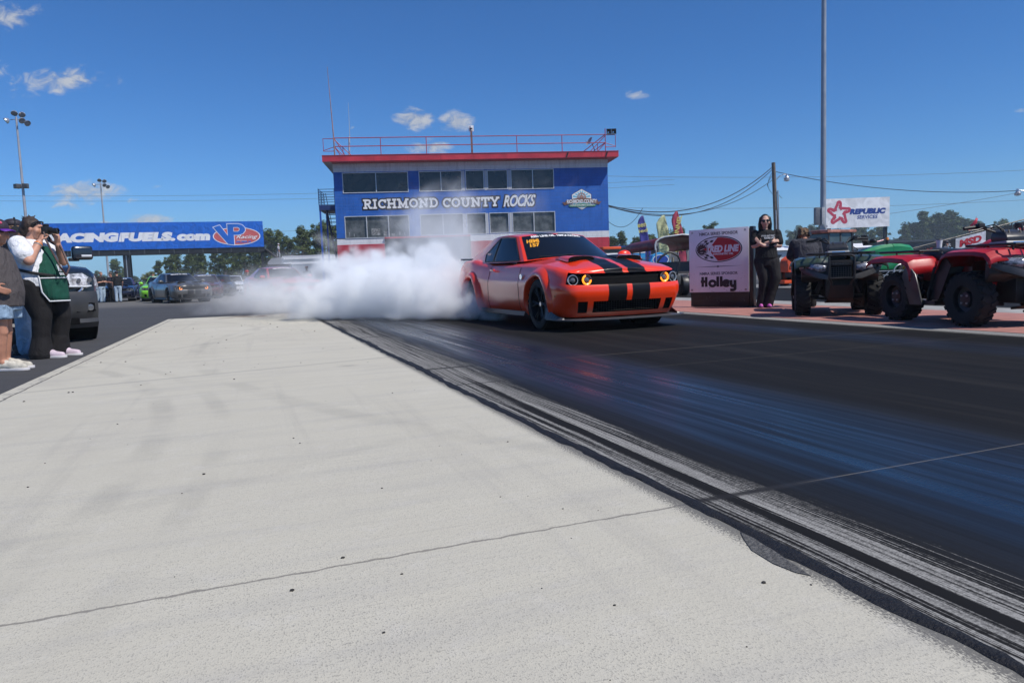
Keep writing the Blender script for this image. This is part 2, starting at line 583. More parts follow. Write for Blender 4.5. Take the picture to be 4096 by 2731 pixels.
def track_mat(name, edge0, edge1, gloss):
    m, g, b = new_mat(name)
    P = g.new('ShaderNodeTexCoord').outputs['Object']
    u, v, z = g.sep(P)
    big = g.noise(g.comb(u, g.m('MULTIPLY', v, .25), 0.), .9, 4, .6)
    wobu = g.m('ADD', u, g.m('MULTIPLY', g.m('SUBTRACT', g.noise(g.comb(0., g.m('MULTIPLY', v, .35), 0.), 1., 2, .5), .5), .12))
    st1 = g.noise(g.comb(g.m('MULTIPLY', wobu, 140.), g.m('MULTIPLY', v, .45), 0.), 1., 4, .65)
    st2 = g.noise(g.comb(g.m('MULTIPLY', wobu, 16.), g.m('MULTIPLY', v, .3), 5.), 1., 4, .6)
    st3 = g.noise(g.comb(g.m('MULTIPLY', wobu, 3.2), g.m('MULTIPLY', v, .13), 9.), 1., 4, .55)
    grain = g.noise(P, 60, 4, .7)
    # how much rubber lies on the concrete, across the lane
    wvu = g.m('ADD', u, g.m('MULTIPLY', g.m('SUBTRACT', st3, .5), g.m('MULTIPLY', g.ss(v, 1, 9), .35)))
    if gloss:
        c0 = g.m('ADD', g.ss(wvu, 1.38, 1.47, .40, .50), g.ss(wvu, 1.46, 1.49, 0, .35))
        c1 = g.ss(wvu, 1.515, 1.54, 0., 1.)
        c2 = g.m('ADD', g.ss(wvu, 1.535, 1.66, .25, .55), g.ss(wvu, 1.62, 1.95, 0, .8))
        near = g.mixf(c1, c0, c2)
        farc = g.m('ADD', g.ss(wvu, 1.36, 1.9, .34, .55), g.ss(wvu, 1.7, 2.5, 0, .75))
        cov = g.mixf(g.ss(v, 3.0, 6.5), near, farc)
    else:
        cov = g.ss(wvu, edge0 + .05, edge0 + .6, .1, 1.2)
    cov = g.m('MULTIPLY', cov, g.ss(u, edge1 + .12, edge1 - .45, .05, 1.))
    k = g.m('ADD', g.m('MULTIPLY', cov, 1.0), g.m('ADD', g.m('MULTIPLY', g.m('SUBTRACT', st1, .5), 2.0), g.m('MULTIPLY', g.m('SUBTRACT', st2, .5), .8)))
    k = g.m('ADD', k, g.m('MULTIPLY', g.m('SUBTRACT', grain, .5), .45))
    rub = g.ss(k, .30, .56)
    pg = g.noise(P, 170, 3, .7)
    pale = g.mix(g.ss(g.m('ADD', g.m('MULTIPLY', pg, .6), g.m('MULTIPLY', st2, .4)), .32, .62), (.10, .098, .095), (.33, .325, .31))
    dark = g.mix(st2, (.008, .008, .009), (.019, .0185, .018))
    dark = g.mix(g.ss(st3, .45, .7, 0, .6), dark, (.030, .028, .026))
    sc = g.m('MULTIPLY', g.ss(grain, .67, .74), .35)
    dark = g.mix(sc, dark, (.13, .125, .12))
    # the burnished grooves the tyres polish
    gl = g.m('MULTIPLY', g.ss(g.m('ABSOLUTE', g.m('SUBTRACT', u, 2.42)), .25, .85, 1, 0), 1.0)
    gl2 = g.ss(g.m('ABSOLUTE', g.m('SUBTRACT', u, 6.0)), .1, .5, .6, 0)
    gl = g.m('ADD', gl, gl2, clamp=True)
    gl = g.m('MULTIPLY', gl, g.ss(g.m('ADD', st2, g.m('MULTIPLY', st3, .7)), .6, 1.05, .45, 1.0))
    dark = g.mix(g.m('MULTIPLY', gl, .8), dark, (.004, .0055, .009))
    c = g.mix(rub, pale, dark)
    # expansion joints across the lane
    for v0, w in ((2.0, .006), (6.0, .010), (9.9, .010), (13.5, .012), (5.0, .004)):
        dd = g.m('ABSOLUTE', g.m('SUBTRACT', g.m('ADD', v, g.m('MULTIPLY', u, -.03)), v0))
        sealed = g.ss(u, edge0 + .75, edge0 + .45)
        c = g.mix(g.m('MULTIPLY', g.ss(dd, w, w * 5.5, .9, 0), sealed), c, (.022, .022, .024))
        c = g.mix(g.m('MULTIPLY', g.ss(dd, w * .4, w, .6, 0), g.ss(u, edge0 + .4, edge0 + .7)), c, (.17, .15, .12))
    g.put(b.inputs['Base Color'], c)
    ro = g.mixf(gl, .70, .20 if gloss else .5)
    ro = g.m('ADD', ro, g.m('MULTIPLY', g.m('SUBTRACT', st1, .5), .18))
    ro = g.mixf(rub, .85, ro)
    g.put(b.inputs['Roughness'], ro)
    g.put(b.inputs['Specular IOR Level'], g.mixf(g.m('MULTIPLY', gl, rub), .05, .50))
    bump_to(g, b, g.m('ADD', grain, g.m('MULTIPLY', st1, .6)), .10, .004)
    return m


trk = sheet('race_track', 1.36, 7.36, -8, 62, 0.004, track_mat('track_rubber', 1.36, 7.15, True), PSI, thick=.06)
# tar seam between pad and track: a ragged low ridge
b = MB()
rg = []
for i in range(520):
    v = -2 + i * .045
    wl_ = .020 + .030 * abs(noise.noise((v * 1.1, 3.1, 0))) + .018 * noise.noise((v * 5.3, 7, 0)) + .01 * noise.noise((v * 17, 7, 0))
    wr_ = .018 + .035 * max(0, noise.noise((v * .9, 9.4, 0))) + .016 * noise.noise((v * 6.1, 2, 0)) + .008 * noise.noise((v * 19, 1, 0))
    wl_ *= 1 + .5 * max(0, (v - 3) / 10)
    wr_ *= 1 + .5 * max(0, (v - 3) / 10)
    c0 = 1.352 + .012 * noise.noise((v * .7, 0, 4))
    h = .0045 + .002 * noise.noise((v * 4, 1, 1))
    rg.append([(c0 - wl_, v, .0012), (c0 - wl_ * .5, v, h), (c0, v, h + .002), (c0 + wr_ * .5, v, h + .001), (c0 + wr_, v, .0052)])
b.loft(rg, False)
seam = b.build('tar_seam', M('tar', (.010, .010, .012), .65, spec=.3, var=.4, vs=30, bump=.5, bs=120), smooth=True)
seam.rotation_euler = (0, 0, PSI)
tag(seam, kind='structure')
# broken hole in the seam at the pad edge
b = MB()
pts = [(1.295, 1.42), (1.315, 1.55), (1.335, 1.66), (1.332, 1.75), (1.305, 1.70), (1.27, 1.62), (1.262, 1.52), (1.275, 1.45)]
b.prism(pts, .0015, Matrix.Translation((0, 0, .001)))
o = b.build('pothole', M('hole_grit', (.10, .098, .095), .95, var=.4, vs=60, bump=.8, bs=90))
o.rotation_euler = (0, 0, PSI)
tag(o, kind='structure')

med = sheet('red_median', 7.37, 9.95, -12, 58, .008, M('red_paint', (.37, .165, .135), .8, var=.16, vs=3.5, bump=.25, bs=60), PSI, thick=.07)
edge_m = M('edge_concrete', (.30, .295, .28), .9, var=.25, vs=4, bump=.3, bs=40)
sheet('median_edge', 9.955, 10.75, -12, 58, .006, edge_m, PSI, thick=.06)
sheet('race_track', 10.755, 17.6, -12, 62, 0.003, track_mat('track_far', 10.7, 17.4, False), PSI, thick=.06)
sheet('track_edge', 17.61, 19.9, -12, 62, 0.006, M('edge_far', (.22, .215, .205), .9, var=.3, vs=2), PSI, thick=.06)
b = MB()
b.bx(17.05, 17.15, -12, 62, .0075, .0095)
o = b.build('lane_line', M('line_paint', (.55, .55, .52), .8, var=.3, vs=5))
o.rotation_euler = (0, 0, PSI)
tag(o, kind='structure')
# rubber crumbs and small stones on the pad
b = MB()
rr = random.Random(3)
for i in range(120):
    uu, vv = rr.uniform(-1.7, 1.28), 1.0 + 15 * rr.random() ** 1.4
    s_ = rr.choice((.002, .002, .003, .003, .004, .006)) * (1 + vv * .08)
    p = Vector((uu, vv, s_ * .3))
    b.sph(p, s_, 5, 3, (1, rr.uniform(.5, 1.2), .5))
o = b.build('rubber_crumbs', M('crumb', (.025, .022, .022), .7))
o.rotation_euler = (0, 0, PSI)
tag(o, 'loose black rubber crumbs scattered over the pale pad', kind='stuff')
# ================================================================== control tower
def block_mat(name, col, var=.12):
    m, g, b = new_mat(name)
    P = g.new('ShaderNodeTexCoord').outputs['Object']
    x, y, z = g.sep(P)
    v = g.comb(g.m('ADD', x, y), z, 0.)
    br = g.new('ShaderNodeTexBrick')
    g.put(br.inputs['Vector'], v)
    br.inputs['Scale'].default_value = 1.0
    br.inputs['Brick Width'].default_value = .41
    br.inputs['Row Height'].default_value = .205
    br.inputs['Mortar Size'].default_value = .012
    br.inputs['Mortar Smooth'].default_value = .6
    br.inputs['Color1'].default_value = tuple(col) + (1,)
    br.inputs['Color2'].default_value = tuple(c * (1 - var) for c in col) + (1,)
    br.inputs['Mortar'].default_value = tuple(c * .72 for c in col) + (1,)
    n = g.noise(P, .7, 5, .65)
    n2 = g.noise(g.comb(g.m('MULTIPLY', x, 3.), g.m('MULTIPLY', y, 3.), g.m('MULTIPLY', z, .35)), 1.4, 4, .6)
    c = g.mix(g.ss(n, .35, .7, 0, .35), br.outputs[0], tuple(min(1, q * 1.25 + .02) for q in col))
    c = g.mix(g.ss(n2, .48, .72, 0, .55), c, tuple(q * .62 for q in col))
    n3 = g.noise(P, 2.6, 6, .7)
    c = g.mix(g.ss(n3, .58, .72, 0, .22), c, tuple(q * .5 + .10 for q in col))
    # white scuffs where the paint has worn along a few courses
    sp = g.m('MULTIPLY', g.ss(g.noise(g.comb(g.m('MULTIPLY', x, 1.), y, g.m('MULTIPLY', z, 9.)), 2.2, 4, .7), .66, .72), .35)
    c = g.mix(sp, c, (.55, .58, .65))
    g.put(b.inputs['Base Color'], c)
    b.inputs['Roughness'].default_value = .55
    h = g.m('SUBTRACT', g.m('MULTIPLY', g.noise(P, 30, 4, .6), .25), br.outputs['Fac'])
    bump_to(g, b, h, .6, .012)
    return m


BLUE = block_mat('blue_block', (.006, .105, .44))
WHITE = block_mat('white_block', (.66, .67, .70), .05)
RED = block_mat('red_block', (.46, .022, .045))
FASC = M('red_fascia', (.46, .030, .048), .45, var=.2, vs=1.2)
ALU = M('window_aluminium', (.55, .57, .58), .45, metal=.3, var=.15)
PANE = M('dark_pane', (.017, .018, .020), .10, spec=.55, var=.5, vs=1.1)
PANE2 = M('curtained_pane', (.085, .09, .09), .16, spec=.5, var=.55, vs=2.2)
RAILM = M('red_rail', (.33, .025, .05), .5, var=.25, vs=3)
NAVY = M('navy_steel', (.010, .028, .12), .5, var=.2)
BLACKM = M('black_paint', (.012, .012, .014), .45, var=.3)
WHITEP = M('white_paint', (.72, .73, .75), .5, var=.06, vs=2)
STEEL = M('galvanised', (.42, .44, .46), .4, metal=.6, var=.15)

tower = thing('control_tower', 'blue, white and red block tower with two rows of dark windows', 'building', (-10.77, 46, 0), R(6.7))
LX, DP = 17.52, 8.0


def holed(mb, x0, x1, z0, z1, holes, y0, y1):
    xs = sorted({x0, x1, *[h[0] for h in holes], *[h[1] for h in holes]})
    zs = sorted({z0, z1, *[h[2] for h in holes], *[h[3] for h in holes]})
    def solid(i, k):
        cx, cz = (xs[i] + xs[i + 1]) / 2, (zs[k] + zs[k + 1]) / 2
        return not any(h[0] < cx < h[1] and h[2] < cz < h[3] for h in holes)
    for k in range(len(zs) - 1):
        i = 0
        while i < len(xs) - 1:
            if solid(i, k):
                j = i
                while j + 1 < len(xs) - 1 and solid(j + 1, k):
                    j += 1
                mb.bx(xs[i], xs[j + 1], y0, y1, zs[k], zs[k + 1])
                i = j + 1
            else:
                i += 1


UP = [(.53, 4.61, 6.19, 7.46, [2.60]), (5.28, 8.0, 6.2, 7.46, [6.67]), (8.22, 9.42, 6.24, 7.47, []), (9.62, 10.94, 6.23, 7.46, []), (11.14, 13.95, 6.2, 7.47, [12.56])]
LO = [(.53, 4.56, 3.37, 4.77, [1.89, 3.25]), (5.24, 8.0, 3.43, 4.78, [6.69]), (8.2, 9.45, 3.43, 4.77, []), (9.67, 10.93, 3.46, 4.76, []), (11.15, 13.96, 3.44, 4.76, [12.56])]
b = MB()
holed(b, 0, LX, 3.41, 7.50, [(w[0], w[1], max(w[2], 3.411), w[3]) for w in UP + LO], 0, .2)
b.bx(0, .2, .2, DP, 3.41, 7.5)
b.bx(LX - .2, LX, .2, DP, 3.41, 7.5)
b.bx(.2, LX - .2, DP - .2, DP, 0, 7.5)
b.build('wall', BLUE, tower)
b = MB()
b.bx(-.004, LX + .004, -.004, DP, 7.501, 8.02)
b.build('white_band', WHITE, tower)
b = MB()
b.bx(-.003, 2.96, -.003, DP, 3.0, 3.36)
b.bx(8.4, LX + .003, -.003, DP, 3.0, 3.409)
b.build('white_band', WHITE, tower)
b = MB()
b.bx(-.005, 2.94, -.005, DP - .3, 0, 2.999)
b.bx(8.42, LX + .005, -.005, DP - .3, 0, 2.999)
b.build('red_base', RED, tower)
b = MB()
b.bx(2.97, 8.39, -.15, .1, 3.31, 3.40)
b.build('red_lintel', FASC, tower)
b = MB()
b.bx(2.95, 8.41, .4, .6, 0, 3.3)
b.bx(2.97, 8.39, .1, .4, 3.2, 3.3)
b.build('recess_wall', M('recess_grey', (.025, .03, .045), .8, var=.2, vs=2), tower)
b = MB()
b.box((.95, -.10, 1.45), (.04, .22, 2.9))
b.box((1.02, -.17, 1.45), (.1, .04, 2.86))
b.build('door', M('door_red', (.32, .02, .03), .5), tower)
for row, pm in ((UP, PANE), (LO, PANE2)):
    for (x0, x1, z0, z1, ml) in row:
        p = MB().bx(x0 + .03, x1 - .03, .09, .10, z0 + .03, z1 - .03).build('window', pm, tower)
        f = MB()
        t = .045
        f.bx(x0, x1, -.02, .12, z1 - t, z1)
        f.bx(x0, x1, -.035, .12, z0, z0 + t)
        f.bx(x0, x0 + t, -.018, .12, z0 + t, z1 - t)
        f.bx(x1 - t, x1, -.018, .12, z0 + t, z1 - t)
        for q in ml:
            f.bx(q - .025, q + .025, -.015, .11, z0 + t, z1 - t)
        f.build('frame', ALU, p)
for x0 in (8.0, 9.43, 10.95):                     # pale mullion posts between the middle windows
    for (z0, z1) in ((6.2, 7.45), (3.45, 4.75)):
        MB().bx(x0 + .01, x0 + .18, -.01, .1, z0, z1).build('mullion', M('mullion_grey', (.42, .44, .47), .6), tower)
# vague things behind the lower glass
for (x, z, w, h) in ((.75, 3.5, .06, .28), (1.05, 3.5, .05, .2), (2.15, 3.55, .55, .42), (2.9, 3.5, .3, .3), (3.4, 3.48, .2, .14), (3.9, 3.5, .06, .26), (4.2, 3.5, .07, .18)):
    MB().bx(x, x + w, .082, .088, z, z + h).build('sill_item', M('clutter', (.22, .23, .23), .6, var=.6, vs=9), tower)
# roof
b = MB()
b.bx(-.52, LX + .52, -.85, DP + .5, 8.03, 8.4)
b.build('roof', FASC, tower)
b = MB()
for i in range(9):
    x = .55 + i * 2.05
    b.bx(x - .012, x + .012, -.866, -.852, 8.03, 8.40)
b.bx(-.53, LX + .53, -.875, -.852, 8.375, 8.41)
b.build('roof_flashing', M('flashing_red', (.36, .022, .038), .5), tower)
b = MB()
b.bx(-.5, -.02, -.82, DP, 8.012, 8.026)
b.build('soffit', M('soffit_board', (.52, .51, .49), .7, var=.2, vs=4), tower)
for x in (14.7, 17.25):
    MB().box((x, -.90, 8.20), (.07, .05, .34), M4=Matrix.Rotation(.35, 3, 'Y')).build('bracket', BLACKM, tower)
# roof railing
rl = MB()
for z in (9.53, 9.02):
    rl.tube([(.2, -.3, z), (17.33, -.3, z)], .028, 6)
    rl.tube([(.2, DP - .3, z), (17.33, DP - .3, z)], .028, 6)
    rl.tube([(.2, -.3, z), (.2, DP - .3, z)], .028, 6)
    rl.tube([(17.33, -.3, z), (17.33, DP - .3, z)], .028, 6)
rail = rl.build('railing', RAILM, tower, True)
for x in (.2, 3.02, 5.85, 8.71, 11.57, 14.49, 17.33):
    MB().tube([(x, -.3, 8.40), (x, -.3, 9.53)], .026, 6).build('post', RAILM, rail, True)
for s, x in ((-1, .2), (1, 17.33)):
    b = MB()
    b.tube([(x, -.3, 9.5), (x + s * .67, -.3, 9.5), (x + s * .67, -.3, 8.74), (x, -.3, 8.74)], .024, 6)
    b.tube([(x, -.28, 9.45), (x - s * 1.05, -.2, 8.42)], .024, 6)
    b.tube([(x, -.28, 9.0), (x - s * .55, -.2, 8.42)], .024, 6)
    b.tube([(x - s * .5, -.22, 8.42), (x - s * .5, -.22, 8.92)], .022, 6)
    b.tube([(x + s * .67, -.3, 8.78), (x, -.3, 9.0)], .02, 6)
    b.build('brace', RAILM, rail, True)


def fac(x, z):                                   # point on the facade (tower's own axes)
    return Vector((x, -.002, z))


FP = plan(0, 0, 0, (1, 0, 0), (0, 0, 1), (0, -1, 0))


def stroke(pts, t, closed=False):
    """outline of a thick mitred polyline"""
    n = len(pts)
    L, Rr = [], []
    P = [Vector((p[0], p[1])) for p in pts]
    for i in range(n):
        if closed:
            a, c = P[i - 1], P[(i + 1) % n]
        else:
            a, c = P[max(i - 1, 0)], P[min(i + 1, n - 1)]
        d0 = (P[i] - a) if (P[i] - a).length > 1e-6 else (c - P[i])
        d1 = (c - P[i]) if (c - P[i]).length > 1e-6 else d0
        d0.normalize(), d1.normalize()
        n0, n1 = Vector((-d0.y, d0.x)), Vector((-d1.y, d1.x))
        m = (n0 + n1)
        if m.length < .2:
            m = n0
        m.normalize()
        k = t / 2 / max(.5, m.dot(n0))
        L.append(P[i] + m * k)
        Rr.append(P[i] - m * k)
    return L, Rr


def strokes(mb, Mx, lines, t, h0, grow=0.):
    """each stroke a strip prism at its own height so that crossings are never coplanar"""
    for i, ln in enumerate(lines):
        h = h0 + .0012 * i
        pts = [Vector((p[0], p[1])) for p in ln]
        if grow:
            d = (pts[0] - pts[1]).normalized() * grow
            pts[0] = pts[0] + d
            d = (pts[-1] - pts[-2]).normalized() * grow
            pts[-1] = pts[-1] + d
        L, Rr = stroke(pts, t + 2 * grow)
        for j in range(len(L) - 1):
            q = [L[j], L[j + 1], Rr[j + 1], Rr[j]]
            vs = [Mx @ Vector((p.x, p.y, 0)) for p in q] + [Mx @ Vector((p.x, p.y, h)) for p in q]
            mb.add(vs, [(4, 5, 6, 7), (0, 1, 5, 4), (1, 2, 6, 5), (2, 3, 7, 6), (3, 0, 4, 7)])


def arc(cx, cy, rx, ry, a0, a1, n=10):
    return [(cx + rx * math.cos(R(a0 + (a1 - a0) * i / n)), cy + ry * math.sin(R(a0 + (a1 - a0) * i / n))) for i in range(n + 1)]


T_ = .21
H_ = T_ / 2
def SL(x, y, w=.40):
    return [(x - w / 2, y), (x + w / 2, y)]


lo, hi = H_ * .75, 1 - H_ * .75
SLAB = {
    'R': (.86, [[(.22, 0), (.22, 1)], SL(.2, lo), [(.0, hi), (.5, hi)] + arc(.48, .72, .22, .205, 90, -90) + [(.22, .5)], [(.45, .5), (.68, lo), (.92, lo)]]),
    'I': (.46, [[(.23, 0), (.23, 1)], SL(.23, lo), SL(.23, hi)]),
    'C': (.82, [arc(.46, .5, .35, .395, 42, 318, 18), [(.74, .62), (.74, .98)]]),
    'H': (.98, [[(.2, 0), (.2, 1)], [(.76, 0), (.76, 1)], [(.2, .5), (.76, .5)], SL(.2, lo), SL(.2, hi), SL(.76, lo), SL(.76, hi)]),
    'M': (1.12, [[(.22, 0), (.22, 1)], [(.90, 0), (.90, 1)], [(.16, .97), (.56, .2), (.96, .97)], SL(.2, lo), SL(.92, lo), SL(.12, hi, .3), SL(1.0, hi, .3)]),
    'O': (.90, [arc(.45, .5, .35, .395, 0, 360, 26)]),
    'N': (.98, [[(.2, 0), (.2, 1)], [(.78, 0), (.78, 1)], [(.16, .95), (.80, .06)], SL(.2, lo), SL(.12, hi, .3), SL(.78, hi)]),
    'D': (.90, [[(.22, 0), (.22, 1)], [(.02, hi), (.42, hi)] + arc(.42, .5, .37, .42, 90, -90, 14) + [(.02, lo)]]),
    'U': (.96, [[(.2, 1), (.2, .4)] + arc(.47, .4, .27, .32, 180, 360, 12) + [(.74, 1)], SL(.2, hi), SL(.74, hi)]),
    'T': (.86, [[(.43, 0), (.43, 1)], [(.02, hi), (.84, hi)], SL(.43, lo), [(.08, .62), (.08, 1)], [(.78, .62), (.78, 1)]]),
    'Y': (.92, [[(.46, 0), (.46, .48)], [(.12, .97), (.46, .45), (.80, .97)], SL(.46, lo), SL(.14, hi, .36), SL(.78, hi, .36)]),
}


def slab_word(word, x0, x1, z0, z1, name):
    wid = sum(SLAB[c][0] + .08 for c in word) - .08
    sx, sz = (x1 - x0) / wid, (z1 - z0)
    top, bot = MB(), MB()
    x = 0.
    for c in word:
        w, lines = SLAB[c]
        Lw = [[(x0 + (x + p[0]) * sx, z0 + p[1] * sz) for p in ln] for ln in lines]
        strokes(bot, FP @ Matrix.Translation((0, 0, .004)), Lw, T_ * sz, .006, .085)
        strokes(top, FP @ Matrix.Translation((0, 0, .004)), Lw, T_ * sz, .045)
        x += w + .08
    ol = bot.build('lettering_outline', M('letter_black', (.012, .014, .02), .6), tower)
    top.build(name, M('letter_white', (.74, .75, .76), .6), tower)


slab_word('RICHMOND', 1.74, 6.42, 5.20, 5.77, 'lettering')
slab_word('COUNTY', 6.72, 10.33, 5.17, 5.75, 'lettering')
LW, LB = MATS['letter_white'], MATS['letter_black']
text('lettering_outline', 'ROCKS', LB, tower, FP @ Matrix.Translation((0, 0, .003)), (10.5, 5.03, 12.80, 5.93), bold=.075, shear=.35, ext=.006)
text('lettering', 'ROCKS', LW, tower, FP @ Matrix.Translation((0, 0, .014)), (10.6, 5.11, 12.72, 5.86), bold=.035, shear=.35, ext=.01, space=.93)
b = MB()                                         # cracks across the rock letters
rr = random.Random(5)
for x in (10.9, 11.35, 11.75, 12.15, 12.5):
    pts = [(x + .12 + rr.uniform(-.05, .05), 5.86 - rr.random() * .15), (x + rr.uniform(0, .08), 5.62), (x + rr.uniform(-.03, .1), 5.48), (x - .05, 5.3)]
    strokes(b, FP @ Matrix.Translation((0, 0, .022)), [pts], .022, .006)
b.build('lettering_crack', LB, tower)
text('lettering', 'SH', M('letter_grey', (.5, .5, .52), .6), tower, FP @ Matrix.Translation((0, 0, -.395)), (3.12, 1.45, 4.15, 2.1), bold=.04)
# county crest
CX, CZ = 15.74, 5.47
hexo = [(CX + .66 * a, CZ + c) for a, c in ((-1, .33), (0, .69), (1, .33), (1, -.33), (0, -.69), (-1, -.33))]
flat('crest', [hexo], LB, tower, FP, .006, .002)
flat('crest_panel', [[(CX + (x - CX) * .955, CZ + (z - CZ) * .955) for x, z in hexo]], LW, tower, FP, .004, .009)
inn = [(CX + (x - CX) * .86, CZ + (z - CZ) * .86) for x, z in hexo]
rays = []
for i in range(16):
    a0, a1 = 2 * math.pi * (i + .18) / 16, 2 * math.pi * (i + .78) / 16
    pol = [(CX, CZ + .1)]
    for a in (a0, (a0 + a1) / 2, a1):
        dx, dz = math.cos(a), math.sin(a)
        t = 9.
        for j in range(6):
            (ax, az), (bx_, bz) = inn[j], inn[(j + 1) % 6]
            ex, ez = bx_ - ax, bz - az
            den = dx * ez - dz * ex
            if abs(den) > 1e-6:
                tt = ((ax - CX) * ez - (az - CZ - .1) * ex) / den
                ss_ = ((ax - CX) * dz - (az - CZ - .1) * dx) / den
                if tt > 0 and -.001 <= ss_ <= 1.001:
                    t = min(t, tt)
        pol.append((CX + dx * t, CZ + .1 + dz * t))
    rays.append(pol)
flat('crest_rays', rays, M('crest_sky', (.16, .50, .66), .6), tower, FP, .004, .014)
BRN = M('crest_copper', (.42, .17, .09), .6)
b = MB()
strokes(b, FP @ Matrix.Translation((0, 0, .018)), [arc(CX, CZ + .15, .25, .25, 0, 360, 28)], .05, .008)
for i in range(8):
    a = math.pi * i / 4
    b.prism([(CX + .05 * math.cos(a + .8), CZ + .15 + .05 * math.sin(a + .8)), (CX + .05 * math.cos(a - .8), CZ + .15 + .05 * math.sin(a - .8)), (CX + (.35 if i % 2 == 0 else .24) * math.cos(a), CZ + .15 + (.35 if i % 2 == 0 else .24) * math.sin(a))], .005 + .0007 * i, FP @ Matrix.Translation((0, 0, .022)))
b.build('crest_compass', BRN, tower)
flat('crest_ribbon', [[(14.60, 5.10), (14.44, 5.32), (14.70, 5.28)], [(16.88, 5.10), (17.05, 5.32), (16.78, 5.28)], [(14.62, 5.12)] + [(14.62 + .28 * i, 5.12 + .19 * math.sin(math.pi * i / 8)) for i in range(1, 8)] + [(16.88, 5.12), (16.80, 5.40)] + [(16.8 - .265 * i, 5.40 + .17 * math.sin(math.pi * i / 8)) for i in range(1, 8)] + [(14.68, 5.40)]], M('crest_brown', (.17, .085, .06), .6), tower, FP, .005, .030)
flat('crest_band', [[(14.95, 5.0), (16.6, 5.0), (16.72, 5.13), (15.75, 5.22), (14.83, 5.13)]], M('crest_green', (.06, .24, .13), .6), tower, FP, .004, .0375)
text('lettering', 'RICHMOND COUNTY', LW, tower, FP @ Matrix.Translation((0, 0, .044)), (14.76, 5.22, 16.74, 5.47), bold=.03)
text('lettering', '-TOURISM DEVELOPMENT AUTHORITY-', LW, tower, FP @ Matrix.Translation((0, 0, .044)), (14.95, 5.05, 16.6, 5.15), bold=.02)
text('lettering', 'NC', LW, tower, FP @ Matrix.Translation((0, 0, .024)), (15.62, 4.86, 15.86, 4.97), bold=.02)

# steel outside stair on the tower's left end
st = thing('steel_staircase', 'navy blue steel staircase and landing on the left end of the tower', 'staircase', (-10.77, 46, 0), R(6.7))
b = MB()
b.bx(-1.03, -.012, .3, 3.0, 5.22, 5.52)
b.build('landing', NAVY, st)
for (x, y) in ((-.98, .35), (-.72, 1.4)):
    MB().bx(x - .05, x + .05, y, y + .1, 0, 5.22).build('post', M('stair_blue', (.012, .07, .36), .5), st)
b = MB()
for i in range(7):
    b.tube([(-1.02, .32, 5.55 + i * .16), (-.02, .32, 5.55 + i * .16)], .018, 5)
    b.tube([(-1.02, .32, 5.55 + i * .16), (-1.02, 2.9, 5.55 + i * .16)], .018, 5)
for x, y in ((-1.02, .32), (-1.02, 1.6), (-1.02, 2.9), (-.04, .32)):
    b.tube([(x, y, 5.5), (x, y, 6.55)], .024, 5)
b.build('guard_rail', NAVY, st, True)
for x in (-.62, -.04):
    MB().tube([(x, .6, 5.3), (x + .3 * (x < -.3), 4.9, .2)], .07, 4).build('stringer', NAVY, st)
for i in range(22):
    t = i / 22.
    MB().box((-.33 + .14 * t, .6 + 4.3 * t, 5.2 - 5.0 * t), (.62 - .3 * t, .26, .035)).build('tread', NAVY, st)
MB().tube([(-.62, .6, 6.3), (-.33, 4.9, 1.2)], .02, 5).build('handrail', NAVY, st, True)


def tw(x, y, z):
    v = Matrix.Rotation(R(6.7), 3, 'Z') @ Vector((x, y, z))
    return v + Vector((-10.77, 46, 0))


# things that stand on the tower's roof
o = MB().tube([(0, 0, 0), (-.02, 0, 1.4), (-.16, 0, 5.4)], [.045, .035, .012], 6).build('antenna', M('antenna_rust', (.30, .17, .13), .6, var=.4, vs=2), None, True)
o.location = tw(.2, -.33, 8.4)
tag(o, 'tall tapering rust coloured whip antenna at the left end of the tower roof rail', 'antenna')
o = MB().tube([(0, 0, 0), (.06, 0, 1.2), (.10, 0, 1.25), (.12, 0, 3.3)], [.05, .05, .02, .008], 6).build('antenna', M('antenna_grey', (.4, .42, .45), .5), None, True)
o.location = tw(1.05, -.1, 8.4)
tag(o, 'short thin grey whip antenna standing inside the roof rail', 'antenna')
cm_ = thing('security_camera', 'white dome security camera on a rusty post above the roof rail', 'camera', tw(8.7, -.3, 8.42))
MB().bx(-.06, .06, -.05, .05, 0, 1.45).build('post', M('post_rust', (.20, .10, .08), .7, var=.4), cm_)
MB().bx(-.16, .16, .02, .08, 1.42, 1.78).build('back_plate', WHITEP, cm_)
b = MB()
b.cyl((0, -.08, 1.60), (0, -.08, 1.72), .09, n=14)
b.build('housing', WHITEP, cm_, True)
MB().sph((0, -.08, 1.60), .085, 12, 8).build('lens_dome', M('dark_dome', (.02, .02, .025), .1), cm_, True)
sp_ = thing('loudspeaker', 'pair of dark horn loudspeakers on the right end of the tower roof rail', 'loudspeaker', tw(17.33, -.32, 9.5))
for dx in (.24, .56):
    b = MB()
    rings = []
    for (s_, y) in ((.05, .35), (.09, .2), (.145, 0.), (.155, -.02)):
        rings.append([(dx + i * s_, y, .2 + k * s_ * 1.12) for i, k in ((-1, -1), (1, -1), (1, 1), (-1, 1))])
    for (s_, y) in ((.14, -.015), (.04, .2)):
        rings.append([(dx + i * s_, y, .2 + k * s_ * 1.12) for i, k in ((-1, -1), (1, -1), (1, 1), (-1, 1))])
    b.loft(rings, True)
    b.build('horn', M('horn_grey', (.05, .052, .056), .5), sp_)
MB().tube([(0, 0, -.1), (0, 0, .4)], .03, 6).build('bracket', RAILM, sp_)
MB().tube([(0, .1, .02), (.6, .1, .02)], .02, 6).build('arm', RAILM, sp_)
ds = thing('satellite_dish', 'small grey satellite dish leaning inside the right roof brace', 'satellite dish', tw(16.45, .2, 8.42))
b = MB()
b.lathe([(.0, 0), (.12, .012), (.22, .045), (.30, .09)], (0, 0, .75), Vector((-.75, -.3, .5)), 20)
b.build('reflector', M('dish_grey', (.35, .36, .37), .5), ds, True)
